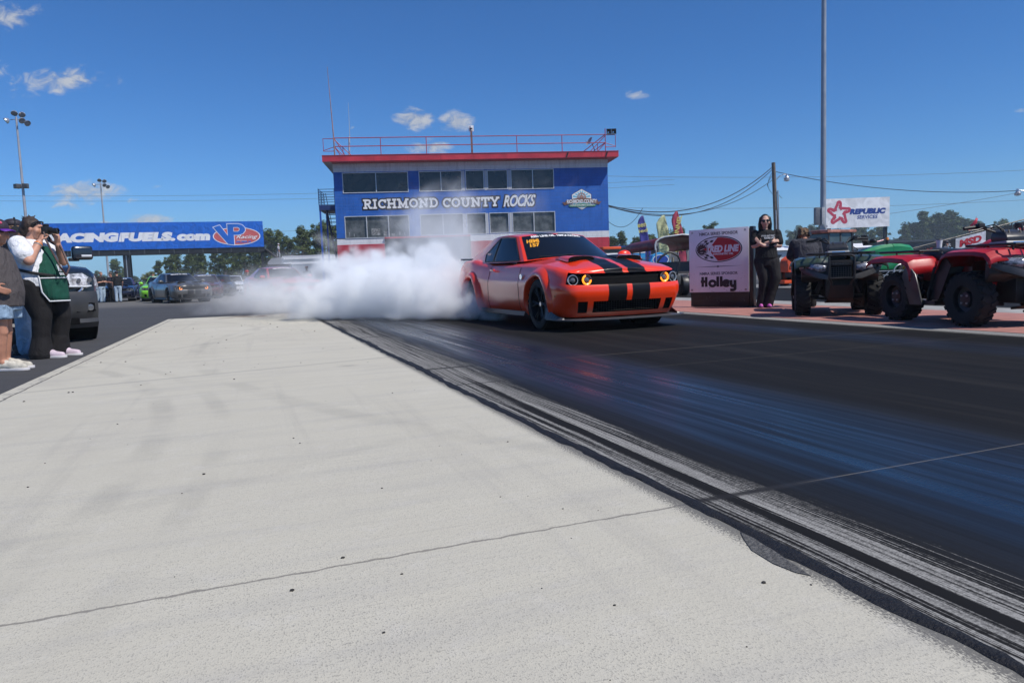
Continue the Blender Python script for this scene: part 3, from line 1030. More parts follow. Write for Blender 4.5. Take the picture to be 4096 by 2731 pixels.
MB().tube([(.1, .05, .7), (.25, 0, .3), (.3, 0, 0)], .025, 6).build('mast', BLACKM, ds, True)
MB().tube([(0, 0, .62), (-.32, -.14, .78)], .012, 5).build('feed_arm', BLACKM, ds)
# ================================================================== footbridge with the fuel banner
def vinyl(name, col, rough=.45, wr=.5, sc=1.2):
    m, g, b = new_mat(name)
    P = g.new('ShaderNodeTexCoord').outputs['Object']
    b.inputs['Base Color'].default_value = tuple(col) + (1,)
    b.inputs['Roughness'].default_value = rough
    n = g.noise(P, sc, 3, .5, 1.5)
    w = g.noise(g.vm('MULTIPLY', P, (1.0, 1.0, .35)), sc * 3, 3, .5, .8)
    c = g.mix(g.ss(n, .3, .7), tuple(q * .82 for q in col), tuple(min(1, q * 1.12) for q in col))
    g.put(b.inputs['Base Color'], c)
    bump_to(g, b, g.m('ADD', n, g.m('MULTIPLY', w, .5)), wr, .12)
    return m


BB = vinyl('banner_blue', (.008, .115, .52), .4)
br = thing('footbridge', 'black steel footbridge carrying a long blue fuel banner over the staging lanes', 'footbridge', (-49.29, 82, 0), R(18))
b = MB()
b.bx(-6, 20.76, -.02, .04, 5.16, 8.22)
b.build('banner', BB, br)
b = MB()
b.bx(5.36, 5.385, -.032, -.021, 5.17, 8.2)
b.bx(13.0, 13.02, -.032, -.021, 5.17, 8.2)
b.build('banner_seam', M('seam_blue', (.005, .06, .30), .6), br)
b = MB()
for y in (.1, 1.9):
    b.bx(-8, 20.8, y, y + .06, 4.6, 5.12)
    b.bx(-8, 20.8, y - .1, y + .16, 5.121, 5.16)
    b.bx(-8, 20.8, y - .1, y + .16, 4.56, 4.6)
b.build('beam', BLACKM, br)
b = MB()
for i in range(18):
    x = -6.4 + i * 1.56
    b.bx(x - .05, x + .05, .03, .1, 4.61, 5.11)
b.build('stiffener', M('beam_grey', (.05, .055, .06), .5), br)
MB().bx(-8, 20.8, .3, 1.8, 5.165, 5.2).build('deck', STEEL, br)
for (x0, x1) in ((5.30, 5.58), (5.70, 5.98)):
    MB().bx(x0, x1, .3, .6, 0, 4.55).build('post', BLACKM, br)
    MB().bx(x0, x1, 1.4, 1.7, 0, 4.55).build('post', BLACKM, br)
MB().bx(20.32, 20.64, .3, .6, 0, 4.55).build('post', BLACKM, br)
MB().bx(5.585, 5.69, .35, .4, 0, 4.5).build('conduit', STEEL, br)
b = MB()
for y in (.35, 1.75):
    b.tube([(20.8, y, 4.95), (27.0, y, -.05)], .14, 4)
b.build('stair_stringer', BLACKM, br)
b = MB()
for i in range(22):
    t = (i + .5) / 22
    b.bx(20.8 + 6.2 * t - .13, 20.8 + 6.2 * t + .13, .4, 1.7, 5.0 - 5.0 * t, 5.03 - 5.0 * t)
b.build('stair_tread', BLACKM, br)
b = MB()
for y in (.3, 1.8):
    for h in (1.1, .8, .5, .25):
        b.tube([(20.8, y, 5.0 + h), (27, y, h)], .022 if h < 1 else .03, 5)
    for i in range(5):
        t = i / 4.
        b.tube([(20.8 + 6.2 * t, y, 5 - 5 * t), (20.8 + 6.2 * t, y, 6.1 - 5 * t)], .025, 5)
b.build('stair_rail', BLACKM, br, True)
BF = plan(0, -.022, 0, (1, 0, 0), (0, 0, 1), (0, -1, 0))
VW = M('vinyl_white', (.74, .75, .77), .5, var=.06, vs=1)
text('lettering', 'RACING', VW, br, BF, (-2.25, 6.06, 5.14, 7.12), bold=.085, shear=.15, ext=.006)
text('lettering', 'FUELS.', VW, br, BF, (5.06, 6.05, 11.02, 7.10), bold=.085, shear=.15, ext=.006)
text('lettering', 'com', VW, br, BF, (11.18, 6.03, 14.80, 6.88), bold=.08, shear=.1, ext=.006)
VR = M('vinyl_red', (.50, .10, .10), .5, var=.1, vs=1)
VB = M('vinyl_blue', (.008, .115, .50), .45, var=.12, vs=1)
flat('emblem', [ell(17.75, 6.48, 2.66, 1.06)], VW, br, BF, .004)
flat('emblem_red', [ell(17.75, 6.48, 2.56, .98)], VR, br, BF, .004, .006)
vo = [(15.2, 7.55), (15.92, 7.80), (16.75, 6.55), (16.75, 7.93), (18.0, 7.93), (18.45, 7.78), (18.72, 7.45), (18.72, 7.1), (18.45, 6.78), (18.0, 6.62), (17.42, 6.62), (17.42, 5.46), (16.72, 5.56)]
def grow(p, k):
    cx = sum(q[0] for q in p) / len(p); cz = sum(q[1] for q in p) / len(p)
    return [(q[0] + k * (1 if q[0] > cx else -1), q[1] + k * (1 if q[1] > cz else -1)) for q in p]
L_, R_ = stroke(vo, .13, True)
flat('emblem_outline', [[(p.x, p.y) for p in R_] if abs(R_[0].x) > 0 and (R_[0] - Vector((17, 6.7))).length > (L_[0] - Vector((17, 6.7))).length else [(p.x, p.y) for p in L_]], VW, br, BF, .004, .012)
flat('emblem_letters', [vo], VB, br, BF, .004, .018)
flat('emblem_counter', [[(17.42, 7.53), (17.9, 7.53), (18.08, 7.42), (18.12, 7.28), (18.05, 7.12), (17.9, 7.03), (17.42, 7.03)]], VW, br, BF, .003, .024)
flat('emblem_counter', [[(17.47, 7.48), (17.88, 7.48), (18.02, 7.40), (18.07, 7.28), (18.0, 7.15), (17.88, 7.08), (17.47, 7.08)]], VR, br, BF, .003, .029)
flat('emblem_counter', [[(15.98, 7.5), (16.68, 6.36), (16.68, 7.2), (16.2, 7.15)]], VR, br, BF, .003, .008)
text('lettering', 'Racing', VW, br, BF @ Matrix.Translation((0, 0, .024)), (17.65, 6.05, 20.1, 6.62), bold=.01, shear=.45, ext=.004)
text('lettering', 'FUELS', VB, br, BF @ Matrix.Translation((0, 0, .014)), (17.65, 5.68, 19.3, 5.90), bold=.05, ext=.004)
flat('emblem_rule', [[(17.72, 5.96), (18.85, 5.90), (18.85, 5.93), (17.72, 6.0)]], VW, br, BF, .003, .016)

# ================================================================== lamp poles
POLE = M('pole_grey', (.36, .36, .39), .5, metal=.3, var=.15, vs=1)
LAMPM = M('lamp_shell', (.6, .6, .62), .25, metal=.7, var=.2)
LENS = M('lamp_lens', (.12, .12, .13), .1, var=.4)


def flood_pole(label, loc, h, lean, speakers, low):
    t = thing('floodlight_pole', label, 'light pole', loc, 0, 'floodlight poles behind the bridge')
    top = Vector((lean, 0, h))
    MB().tube([(0, 0, 0), top], [.24, .12], 10).build('pole', POLE, t, True)
    MB().tube([top + Vector((-.8, 0, -.35)), top + Vector((.8, 0, -.35))], .05, 6).build('crossarm', POLE, t)
    for (x, y, z, a) in ((-1.35, 0, -.45, -.7), (.85, -.2, -.55, .9), (1.35, .1, -.85, 1.0), (-.05, -.2, .45, .2), (.75, .1, .3, .5)):
        c = top + Vector((x, y, z))
        ax = Vector((math.sin(a), -.5, -.6)).normalized()
        o = MB().lathe([(.02, -.42), (.18, -.36), (.36, -.1), (.42, .1), (.40, .12)], c, ax, 14).build('lamp_head', LAMPM, t, True)
        MB().lathe([(.001, .09), (.39, .09)], c, ax, 14).build('lens', LENS, o)
    if speakers:
        for s in (-1, 1):
            c = Vector((lean * low / h, 0, low))
            o = MB().box(c + Vector((s * .55, -.25, .1)), (.75, .7, .6), rz=s * .5).build('loudspeaker', M('horn_grey'), t, bevel=.05)
            MB().box(c + Vector((s * .62, -.62, .1)), (.55, .05, .45), rz=s * .5).build('grille', BLACKM, o)
    return t


flood_pole('nearer tall floodlight pole with a pair of loudspeakers, behind the spectators', (-65.55, 100, 0), 24.2, 0, True, 14.9)
flood_pole('farther slim floodlight pole rising behind the blue fuel banner', (-82.5, 150, 0), 22.3, 0, False, 0)

t = thing('light_mast', 'thick grey steel mast with electric box rising out of the picture', 'mast', (25.85, 60, 0), 0)
MB().tube([(0, 0, 0), (0, 0, 24)], [.24, .175], 16).build('pole', M('mast_grey', (.30, .32, .36), .45, metal=.3, var=.12, vs=1), t, True)
MB().bx(-.72, -.24, -.25, .15, 3.9, 5.3).build('electric_box', M('box_grey', (.12, .13, .15), .5, var=.15), t, bevel=.02)
MB().bx(-.24, .0, -.34, -.2, 3.9, 5.3).build('cabinet_side', M('box_pale', (.40, .41, .42), .5, var=.1), t, bevel=.02)
MB().cyl((.12, -.24, 3.75), (.12, -.3, 3.75), .13, n=12).build('hand_hole', POLE, t)

WOOD = M('pole_wood', (.13, .105, .085), .85, var=.35, vs=3, bump=.3)
t = thing('utility_pole', 'weathered wooden utility pole with a lamp arm and drooping cables', 'utility pole', (23.98, 65, 0), 0)
MB().tube([(0, 0, 0), (-.38, 0, 9.75)], [.22, .16], 10).build('pole', WOOD, t, True)
MB().tube([(.12, -.2, 0), (-.06, -.2, 7.3)], .06, 6).build('conduit', STEEL, t, True)
MB().tube([(-.1, -.2, 0), (-.25, -.2, 5.6)], .05, 6).build('conduit', STEEL, t, True)
MB().tube([(-.3, -.1, 8.1), (.1, -.2, 8.55), (.5, -.2, 8.66), (.72, -.2, 8.62)], .035, 6).build('lamp_arm', LAMPM, t, True)
MB().lathe([(.05, .28), (.12, .22), (.13, .05), (.26, -.1), (.24, -.3), (.1, -.36)], (.72, -.2, 8.42), (0, 0, 1), 14).build('lamp_head', LAMPM, t, True)
b = MB()
for (p, q, s) in (((-.35, 0, 9.2), (-.5, 0, 7.0), .5), ((-.3, 0, 8.9), (-.9, 0, 7.6), .3), ((-.3, 0, 8.6), (.35, 0, 6.6), .3)):
    b.tube([Vector(p).lerp(Vector(q), i / 8.) + Vector((-s * math.sin(math.pi * i / 8), -.15, -.2 * math.sin(math.pi * i / 8))) for i in range(9)], .018, 4)
b.build('wire_loop', BLACKM, t, True)
LINE = M('cable', (.02, .02, .022), .6)
PALEL = M('cable_pale', (.16, .17, .19), .6)


def wire(p, q, sag, r, mat, label, n=24, group=None):
    p, q = Vector(p), Vector(q)
    pts = [p.lerp(q, i / n) - Vector((0, 0, sag * 4 * (i / n) * (1 - i / n))) for i in range(n + 1)]
    o = MB().tube(pts, r, 5).build('cable', mat, None, True)
    return tag(o, label, 'cable', group)


BR_ = Vector((6.62, 48.1, 0))
wire(BR_ + Vector((0, 0, 5.05)), (23.55, 65, 9.4), 1.75, .035, LINE, 'uppermost of the twisted black service cables between the tower and the wooden pole')
wire(BR_ + Vector((0, 0, 5.0)), (23.6, 65, 9.25), 2.0, .03, LINE, 'middle one of the twisted black service cables between the tower and the wooden pole')
wire(BR_ + Vector((0, 0, 4.98)), (23.6, 65, 8.3), 1.55, .025, LINE, 'lowest black service cable from the tower, joining the wooden pole below the others')
wire(BR_ + Vector((0, 0, 4.0)), BR_ + Vector((2.6, 1.8, 4.95)), .75, .018, LINE, 'short loose black cable looping at the right corner of the tower')
wire((23.62, 65, 9.0), (45.2, 65, 6.55), .75, .03, LINE, 'dark cable running from the wooden pole to the far lamp on the right')
wire((45.2, 65, 6.55), (75, 66, 9.6), .9, .03, LINE, 'dark cable leaving the picture beyond the far right lamp')
wire((-150, 190, 26.5), (40, 175, 21.8), 1.6, .035, PALEL, 'upper of the two thin power lines crossing the sky behind the left poles')
wire((-150, 190, 25.2), (40, 175, 20.6), 1.6, .035, PALEL, 'lower of the two thin power lines crossing the sky behind the left poles')
wire((-150, 190, 13.8), (20, 175, 15.2), 1.2, .03, PALEL, 'faint low power line just above the blue fuel banner')
wire((10, 120, 16.5), (95, 130, 15.9), .8, .03, PALEL, 'faint high power line across the sky right of the tower')
wire((10, 120, 11.4), (95, 130, 10.7), .8, .03, PALEL, 'faint power line passing behind the white sign on its post')
wire((60, 128, 8.3), (110, 128, 15.2), .6, .035, PALEL, 'pale power line rising to the right above the big trees')
t = thing('lamp', 'small pale lamp hanging on an arm at the far right edge', 'lamp', (45.25, 65, 6.3))
MB().lathe([(.05, .42), (.13, .36), (.14, .16), (.27, .02), (.25, -.14), (.1, -.2)], (0, 0, 0), (0, 0, 1), 14).build('lamp_head', LAMPM, t, True)
MB().tube([(0, 0, .3), (.7, 0, .2), (3, 0, .3)], .035, 6).build('arm', LAMPM, t, True)
MB().tube([(3.0, .1, -6.3), (3.0, .1, 1.4)], .15, 8).build('pole', WOOD, t, True)

# ================================================================== sponsor board on the median
sg = thing('sponsor_board', 'waist high white sponsor board with red oval logo on a black base', 'sign', (3.59, 14.5, 0), R(-37))
PANEL = M('panel_white', (.82, .80, .84), .45, var=.05, vs=2)
PB = M('panel_black', (.014, .014, .016), .4, var=.4, vs=6)
MB().bx(0.02, 1.19, .0, .12, .02, 1.5).build('box', PB, sg, bevel=.006)
MB().bx(0, 1.19, -.012, -.001, .30, 1.525).build('panel', PANEL, sg, bevel=.002)
MB().bx(.03, 1.27, .13, .62, 0.0, .05).build('foot', PB, sg)
MB().bx(1.195, 1.27, .01, .16, .02, 1.53).build('side_post', PB, sg, bevel=.008)
SPn = plan(0, -.0125, 0, (1, 0, 0), (0, 0, 1), (0, -1, 0))
INK = M('ink_black', (.016, .016, .02), .5)
INKG = M('ink_grey', (.10, .10, .12), .5)
REDI = M('ink_red', (.42, .012, .022), .5)
WHI = M('ink_white', (.74, .73, .77), .5)
for (x, z) in ((.07, 1.47), (1.12, 1.47), (.05, .345), (1.13, .345)):
    MB().cyl((x, -.012, z), (x, -.02, z), .022, n=12).build('bolt', STEEL, sg, True)
text('lettering', 'NMCA SERIES SPONSOR', INKG, sg, SPn, (.215, 1.402, .985, 1.464), bold=.03, ext=.001)
text('lettering', 'NMRA SERIES SPONSOR', INKG, sg, SPn, (.215, .635, .975, .692), bold=.03, ext=.001)
flat('emblem', [ell(.60, 1.13, .465, .25, 64)], INK, sg, SPn, .001)
flat('emblem_white', [ell(.60, 1.13, .447, .233, 64)], WHI, sg, SPn, .001, .0015)
red = [(.60 + .437 * math.cos(a), 1.13 + .224 * math.sin(a)) for a in [R(-92 + 184 * i / 40) for i in range(41)]]
flat('emblem_red', [red + [(.40, 1.13)]], REDI, sg, SPn, .001, .003)
chk = []
for row in range(3):
    for i in range(6):
        if (row + i) % 2 == 0:
            for s in (1, -1):
                u0 = .235 + i * .058 + row * .03
                z0 = .093 + row * .042
                q = [(u0, z0), (u0 + .058, z0), (u0 + .058 + .03, z0 + .042), (u0 + .03, z0 + .042)]
                q = [(x - .02, 1.13 + s * z) for x, z in q]
                if all(((x - .6) / .44) ** 2 + ((z - 1.13) / .228) ** 2 < 1 and x < .60 - (.0 if abs(z - 1.13) > .2 else 0) and (x - .40) < abs(z - 1.13) * .82 + .01 for x, z in q):
                    chk.append(q)
flat('emblem_checker', chk, INK, sg, SPn, .001, .003)
flat('emblem_gauge', [ell(.265, 1.135, .122, .122, 36)], INK, sg, SPn, .001, .0045)
flat('emblem_gauge', [ell(.265, 1.135, .114, .114, 36)], WHI, sg, SPn, .001, .006)
flat('emblem_gauge', [ell(.265, 1.135, .104, .104, 36)], M('gauge_brown', (.035, .022, .022), .5), sg, SPn, .001, .0075)
b = MB()
for i in range(11):
    a = R(230 - 28 * i)
    strokes(b, SPn @ Matrix.Translation((0, 0, .009)), [[(.265 + .082 * math.cos(a), 1.135 + .082 * math.sin(a)), (.265 + .1 * math.cos(a), 1.135 + .1 * math.sin(a))]], .006, .001)
b.prism([(.235, 1.118), (.24, 1.132), (.345, 1.165)], .001, SPn @ Matrix.Translation((0, 0, .011)))
b.build('emblem_dial', WHI, sg)
flat('emblem_dial', [[(.285, 1.14), (.366, 1.165), (.366, 1.105)]], REDI, sg, SPn, .001, .0095)
text('lettering', 'RPM', WHI, sg, SPn @ Matrix.Translation((0, 0, .009)), (.24, 1.065, .29, 1.085), ext=.001)
text('lettering', 'RED LINE', WHI, sg, SPn @ Matrix.Translation((0, 0, .0045)), (.425, 1.07, 1.005, 1.205), bold=.06, shear=.18, ext=.001)
text('lettering', 'SYNTHETIC OIL', WHI, sg, SPn @ Matrix.Translation((0, 0, .0045)), (.49, 1.018, .895, 1.056), bold=.05, shear=.15, ext=.001)
b = MB()
b.prism([(.09, .795), (.57, .806), (1.09, .802), (.57, .789)], .001, SPn)
b.prism(ell(.585, .797, .022, .02, 16), .0016, SPn)
b.build('divider', INKG, sg)
b = MB()                                          # heavy rounded sponsor wordmark
Hq = lambda ls: [[(.235 + p[0] * .69, .41 + p[1] * .19) for p in ln] for ln in ls]
strokes(b, SPn, Hq([[(.055, -.02), (.055, 1.0)], [(.0, .52), (.19, .52)], [(.16, -.02), (.16, 1.0)],
                    arc(.345, .31, .085, .27, 0, 360, 22), [(.50, -.02), (.50, 1.02)], [(.60, -.02), (.60, 1.02)],
                    arc(.745, .31, .085, .27, 20, 330, 20), [(.66, .30), (.83, .36)], [(.885, .62), (.885, .25)] + arc(.935, .25, .05, .24, 180, 330, 8), [(.995, .62), (.995, -.22)] + arc(.94, -.22, .055, .16, 0, -90, 6) + [(.86, -.38)]]), .052, .001)
b.build('lettering', INK, sg)
b = MB()
rr = random.Random(9)
for i in range(46):
    x, z = rr.choice((rr.uniform(.02, .2), rr.uniform(1.0, 1.17), rr.uniform(.4, .9))), rr.choice((rr.uniform(.31, .45), rr.uniform(.3, .33), rr.uniform(.55, .66), rr.uniform(1.42, 1.5)))
    b.prism([(x, z), (x + rr.uniform(.004, .022), z + rr.uniform(-.004, .004)), (x + .008, z + rr.uniform(.003, .012))], .0006 + i * 2e-5, SPn)
b.build('scuff', INKG, sg)
b = MB()
for i in range(9):
    x, z = rr.uniform(.08, 1.1), rr.uniform(.06, .25)
    b.prism([(x, z), (x + rr.uniform(-.03, .05), z + rr.uniform(.02, .06)), (x + .004, z + .002)], .0006 + i * 3e-5, plan(0, -.001, 0, (1, 0, 0), (0, 0, 1), (0, -1, 0)))
b.build('scratch', M('scratch_grey', (.2, .2, .2), .6), sg)

# ================================================================== white hauler sign on its black post
ng = math.degrees(math.atan2(0, 1))
rs = thing('billboard', 'white billboard with a red ribbon star on a black post', 'billboard', (30.4, 70, 0), 0)
MB().bx(-.2, 6.12, 0, .12, 4.06, 6.85).build('panel', vinyl('vinyl_sheet', (.82, .82, .83), .5, .16, .9), rs)
for x in (.3, 5.72):
    MB().bx(x, x + .28, .14, .42, 0, 6.7).build('post', BLACKM, rs)
RF = plan(0, -.004, 0, (1, 0, 0), (0, 0, 1), (0, -1, 0))
b = MB()
RB = M('ribbon_red', (.52, .055, .10), .5)
cx, cz = 1.28, 5.47
for k in range(5):
    a = math.pi / 2 + k * 2 * math.pi / 5
    Mk = RF @ Matrix.Translation((cx, cz, 0)) @ Matrix.Rotation(a - math.pi / 2, 4, 'Z')
    strokes(b, Mk, [[(-.40, .30), (-.13, .92)] + arc(0, .95, .13, .12, 160, 20, 5) + [(.15, .92), (.15, .70), (-.02, .62)], [(.02, .62), (.28, .32)]], .25, .005)
b.build('star', RB, rs)
text('lettering', 'REPUBLIC', M('ink_blue', (.012, .05, .27), .5), rs, RF, (2.28, 5.30, 5.76, 5.84), bold=.075, shear=.2, ext=.006)
text('lettering', 'SERVICES', MATS['ink_blue'], rs, RF, (3.0, 4.86, 4.98, 5.2), bold=.02, shear=.2, ext=.006)

# ================================================================== feather flags
def feather(label, base, col, fw, h, lean, words, tcol, bow):
    t = thing('feather_flag', label, 'feather flag', base, R(8), 'feather flags behind the sponsor board')
    b = MB()
    pole = []
    for i in range(17):
        k = i / 16.
        z = h * k
        x = lean * k + bow * max(0, k - .55) ** 2 * 2.4
        pole.append(Vector((x, 0, z)))
    b.tube(pole, [.022 - .012 * i / 16 for i in range(17)], 6)
    b.build('pole', M('flag_pole', (.30, .30, .31), .4), t, True)
    cloth = MB()
    rows = []
    for i in range(21):
        k = .22 + .78 * i / 20
        z = h * k
        x = lean * k + bow * max(0, k - .55) ** 2 * 2.4
        w = fw * (1 if k < .78 else math.sqrt(max(0, 1 - ((k - .78) / .225) ** 2)))
        rows.append([Vector((x - w * j / 6., .05 * math.sin(j * .9 + z * 1.7) + .02 * math.sin(z * 5), z - (.25 * w * j / 6. if k > .9 else 0))) for j in range(7)])
    cloth.loft(rows, False)
    c = cloth.build('cloth', col, t, True)
    md = c.modifiers.new('thick', 'SOLIDIFY')
    md.thickness = .012
    for (s, k, sc) in words:
        z = h * k
        x = lean * k + bow * max(0, k - .55) ** 2 * 2.4 - fw * .5
        Mx = Matrix.Translation((x, -.085, z)) @ Matrix.Rotation(R(90), 4, 'X') @ Matrix.Rotation(R(78 if len(s) > 4 else 8), 4, 'Z')
        text('lettering', s, tcol, t, Mx, (-.5 * sc * len(s) * .35, -.2 * sc, .5 * sc * len(s) * .35, .2 * sc), bold=.02, ext=.004)
    return t


def clothm(n, col):
    return M(n, col, .6, var=.3, vs=2.2)


feather('leaning purple feather flag with pale lettering', (9.95, 50, 0), clothm('flag_purple', (.035, .032, .20)), .62, 4.45, -.55, [('een', .85, .6), ('ied', .77, .6), ('ONE', .52, 1.2)], M('flag_yel', (.55, .50, .12), .6), -.35)
feather('pale yellow green feather flag standing between the purple and red flags', (11.2, 50.2, 0), clothm('flag_olive', (.42, .44, .24)), .82, 4.45, -.2, [('LEMONADE', .50, .95), ('FRESH', .78, .5)], M('flag_dark', (.16, .18, .10), .6), -.55)
feather('crimson feather flag with yellow lettering, tilted most of the three', (12.55, 50.4, 0), clothm('flag_crimson', (.30, .03, .06)), .66, 4.7, -.75, [('FUNNEL', .76, .8), ('CAKE', .45, .8)], M('flag_yel'), -.30)

# ================================================================== people mover with a maroon roof
tm = thing('people_mover', 'open spectator tram with a curved maroon roof on thin posts', 'tram', (5.74, 28.5, 0), 0)
A0, A1 = Vector((0, 0, 0)), Vector((-.32, 5.6, 0))
ax = (A1 - A0).normalized()
side = Vector((ax.y, -ax.x, 0))
prof = [(-.02, 1.52), (-.03, 1.72), (.02, 1.86), (.15, 1.96), (.35, 2.02), (1.05, 2.09), (1.75, 2.02), (1.95, 1.96), (2.08, 1.86), (2.13, 1.72), (2.12, 1.55)]
b = MB()
b.loft([[A0 + ax * s + side * u + Vector((0, 0, z)) for u, z in prof] for s in (0, 1.4, 2.8, 4.2, 5.6)], False)
o = b.build('canopy', M('canopy_maroon', (.14, .018, .028), .45, var=.3, vs=2), tm, True)
o.modifiers.new('thick', 'SOLIDIFY').thickness = .03
MB().tube([A0 - ax * .03 + side * u + Vector((0, 0, z)) for u, z in prof], .035, 6).build('end_hoop', M('hoop_white', (.5, .52, .53), .4), tm, True)
for s in (.05, 1.35, 2.7, 4.1, 5.5):
    for u in (.02, 2.08):
        MB().tube([A0 + ax * s + side * u + Vector((0, 0, .3)), A0 + ax * s + side * u + Vector((0, 0, 1.6))], .03, 6).build('post', M('tram_post', (.28, .29, .31), .4), tm, True)
b = MB()
for s in range(6):
    b.box(A0 + ax * (.5 + s * .95) + side * 1.05 + Vector((0, 0, .62)), (1.9, .4, .08), rz=math.atan2(side.y, side.x))
    b.box(A0 + ax * (.72 + s * .95) + side * 1.05 + Vector((0, 0, .85)), (1.9, .06, .4), rz=math.atan2(side.y, side.x))
b.build('bench', M('bench_brown', (.06, .05, .05), .6), tm)
MB().box(A0 + ax * 2.8 + side * 1.05 + Vector((0, 0, .38)), (2.1, 5.6, .12), rz=math.atan2(side.y, side.x)).build('floor', BLACKM, tm)
for s in (.9, 4.7):
    for u in (.1, 2.0):
        c = A0 + ax * s + side * u
        MB().cyl(c + side * -.1 + Vector((0, 0, .3)), c + side * .1 + Vector((0, 0, .3)), .3, n=18).build('wheel', BLACKM, tm, True)
# low yard tractor with a roll hoop, behind the orange car
yt = thing('yard_tractor', 'low black yard tractor with an upright black roll hoop', 'tractor', (4.6, 21, 0), R(8))
MB().tube([(-.32, 0, .45), (-.33, 0, 1.0), (-.22, 0, 1.14), (-.02, 0, 1.25), (.08, 0, 1.25), (.28, 0, 1.14), (.33, 0, 1.02), (.28, 0, .8), (.22, 0, .45)], .032, 8).build('roll_hoop', BLACKM, yt, True)
MB().bx(-.3, .3, -.2, .9, .3, .6).build('body', M('yt_grey', (.05, .05, .05), .5), yt, bevel=.05)
MB().bx(-.22, .22, -.1, .3, .6, .68).build('seat', BLACKM, yt, bevel=.03)
for x, y, r in ((-.42, 0, .3), (.42, 0, .3), (-.38, .95, .22), (.38, .95, .22)):
    MB().cyl((x - .1, y, r), (x + .1, y, r), r, n=18).build('wheel', BLACKM, yt, bevel=.03)

# ================================================================== vendor row behind the flags
BLU2 = M('booth_blue', (.03, .30, .62), .5, var=.1)
t = thing('booth', 'bright blue vendor counter with a white ringed oval logo', 'booth', (7.5, 48, 0), R(4))
MB().bx(0, 1.5, 0, 1.2, .2, 1.95).build('counter', BLU2, t)
MB().bx(0, 1.5, -.02, .0, 1.87, 1.99).build('valance', WHITEP, t)
QF = plan(0, -.012, 0, (1, 0, 0), (0, 0, 1), (0, -1, 0))
flat('emblem', [ell(.78, 1.38, .5, .40)], WHITEP, t, QF, .004)
flat('emblem', [ell(.78, 1.38, .46, .36)], M('oval_blue', (.01, .05, .30), .5), t, QF, .004, .005)
text('lettering', 'Ford', WHITEP, t, QF @ Matrix.Translation((0, 0, .01)), (.45, 1.3, 1.12, 1.58), bold=.0, shear=.4, ext=.003)
MB().bx(-.05, 1.75, -.3, -.05, 1.5, 1.53).build('shelf', M('plank', (.2, .09, .05), .7), t)
t = thing('booth', 'second blue booth with a rounded oval top, half hidden by the tram', 'booth', (9.4, 48.5, 0), R(4))
b = MB()
b.prism([(0, 0), (1.4, 0), (1.4, 1.2), (1.25, 1.65), (.7, 1.9), (.2, 1.7), (0, 1.3)], 1.0, plan(0, 1, 0, (1, 0, 0), (0, 0, 1), (0, -1, 0)))
b.build('counter', BLU2, t)
flat('emblem', [ell(.7, 1.4, .55, .34)], WHITEP, t, QF, .004)
flat('emblem', [ell(.7, 1.4, .50, .30)], MATS['oval_blue'], t, QF, .004, .005)
t = thing('trailer', 'dark vendor trailer with orange lettering on black', 'trailer', (9.0, 55, 0), R(5))
MB().bx(-.9, 2.3, 0, 2.3, .5, 2.5).build('body', BLACKM, t, bevel=.03)
text('lettering', 'Continental', M('ink_orange', (.75, .28, .03), .5), t, QF, (.1, 2.05, 1.35, 2.32), bold=.03, shear=.2, ext=.004)
MB().cyl((.5, -.02, .42), (.5, .2, .42), .4, n=16).build('wheel', MATS['tar'], t)
t = thing('container', 'dark blue box container behind the orange car', 'container', (8.7, 60, 0), R(3))
b = MB()
b.bx(0, 1.1, 0, 5, .2, 2.8)
for i in range(6):
    b.bx(.05 + i * .18, .11 + i * .18, -.03, 0, .3, 2.7)
b.build('body', M('container_blue', (.012, .06, .22), .5, var=.2), t)
text('lettering', 'JW', M('cont_let', (.12, .2, .42), .5), t, plan(0, -.034, 0, (1, 0, 0), (0, 0, 1), (0, -1, 0)), (.45, 1.6, .95, 1.9), ext=.003)
t = thing('trailer', 'long pale grey box trailer with a dark lower half', 'trailer', (11.0, 55.5, 0), R(4))
MB().bx(-1.2, 4.6, 0, 2.4, 1.3, 2.85).build('body', M('trailer_grey', (.17, .18, .20), .5, var=.12, vs=1), t, bevel=.03)
MB().bx(-1.2, 4.6, .05, 2.3, .45, 1.29).build('skirt', BLACKM, t)
for x in (-.3, 3.6):
    MB().cyl((x, -.02, .42), (x, .25, .42), .42, n=16).build('wheel', MATS['tar'], t)
t = thing('service_truck', 'little service truck with an orange cab roof by the tower', 'truck', (5.2, 40, 0), R(10))
MB().bx(0, 1.0, 0, 2.6, .4, 1.75).build('body', WHITEP, t, bevel=.06)
MB().bx(-.05, 1.0, -.05, 1.4, 1.95, 2.1).build('roof', M('roof_orange', (.75, .10, .02), .45), t, bevel=.04)
MB().bx(.05, .9, .02, 1.3, 1.751, 1.949).build('window', PANE, t)
for x in (.08, .92):
    MB().cyl((x - .1, .3, .35), (x + .1, .3, .35), .35, n=16).build('wheel', BLACKM, t)
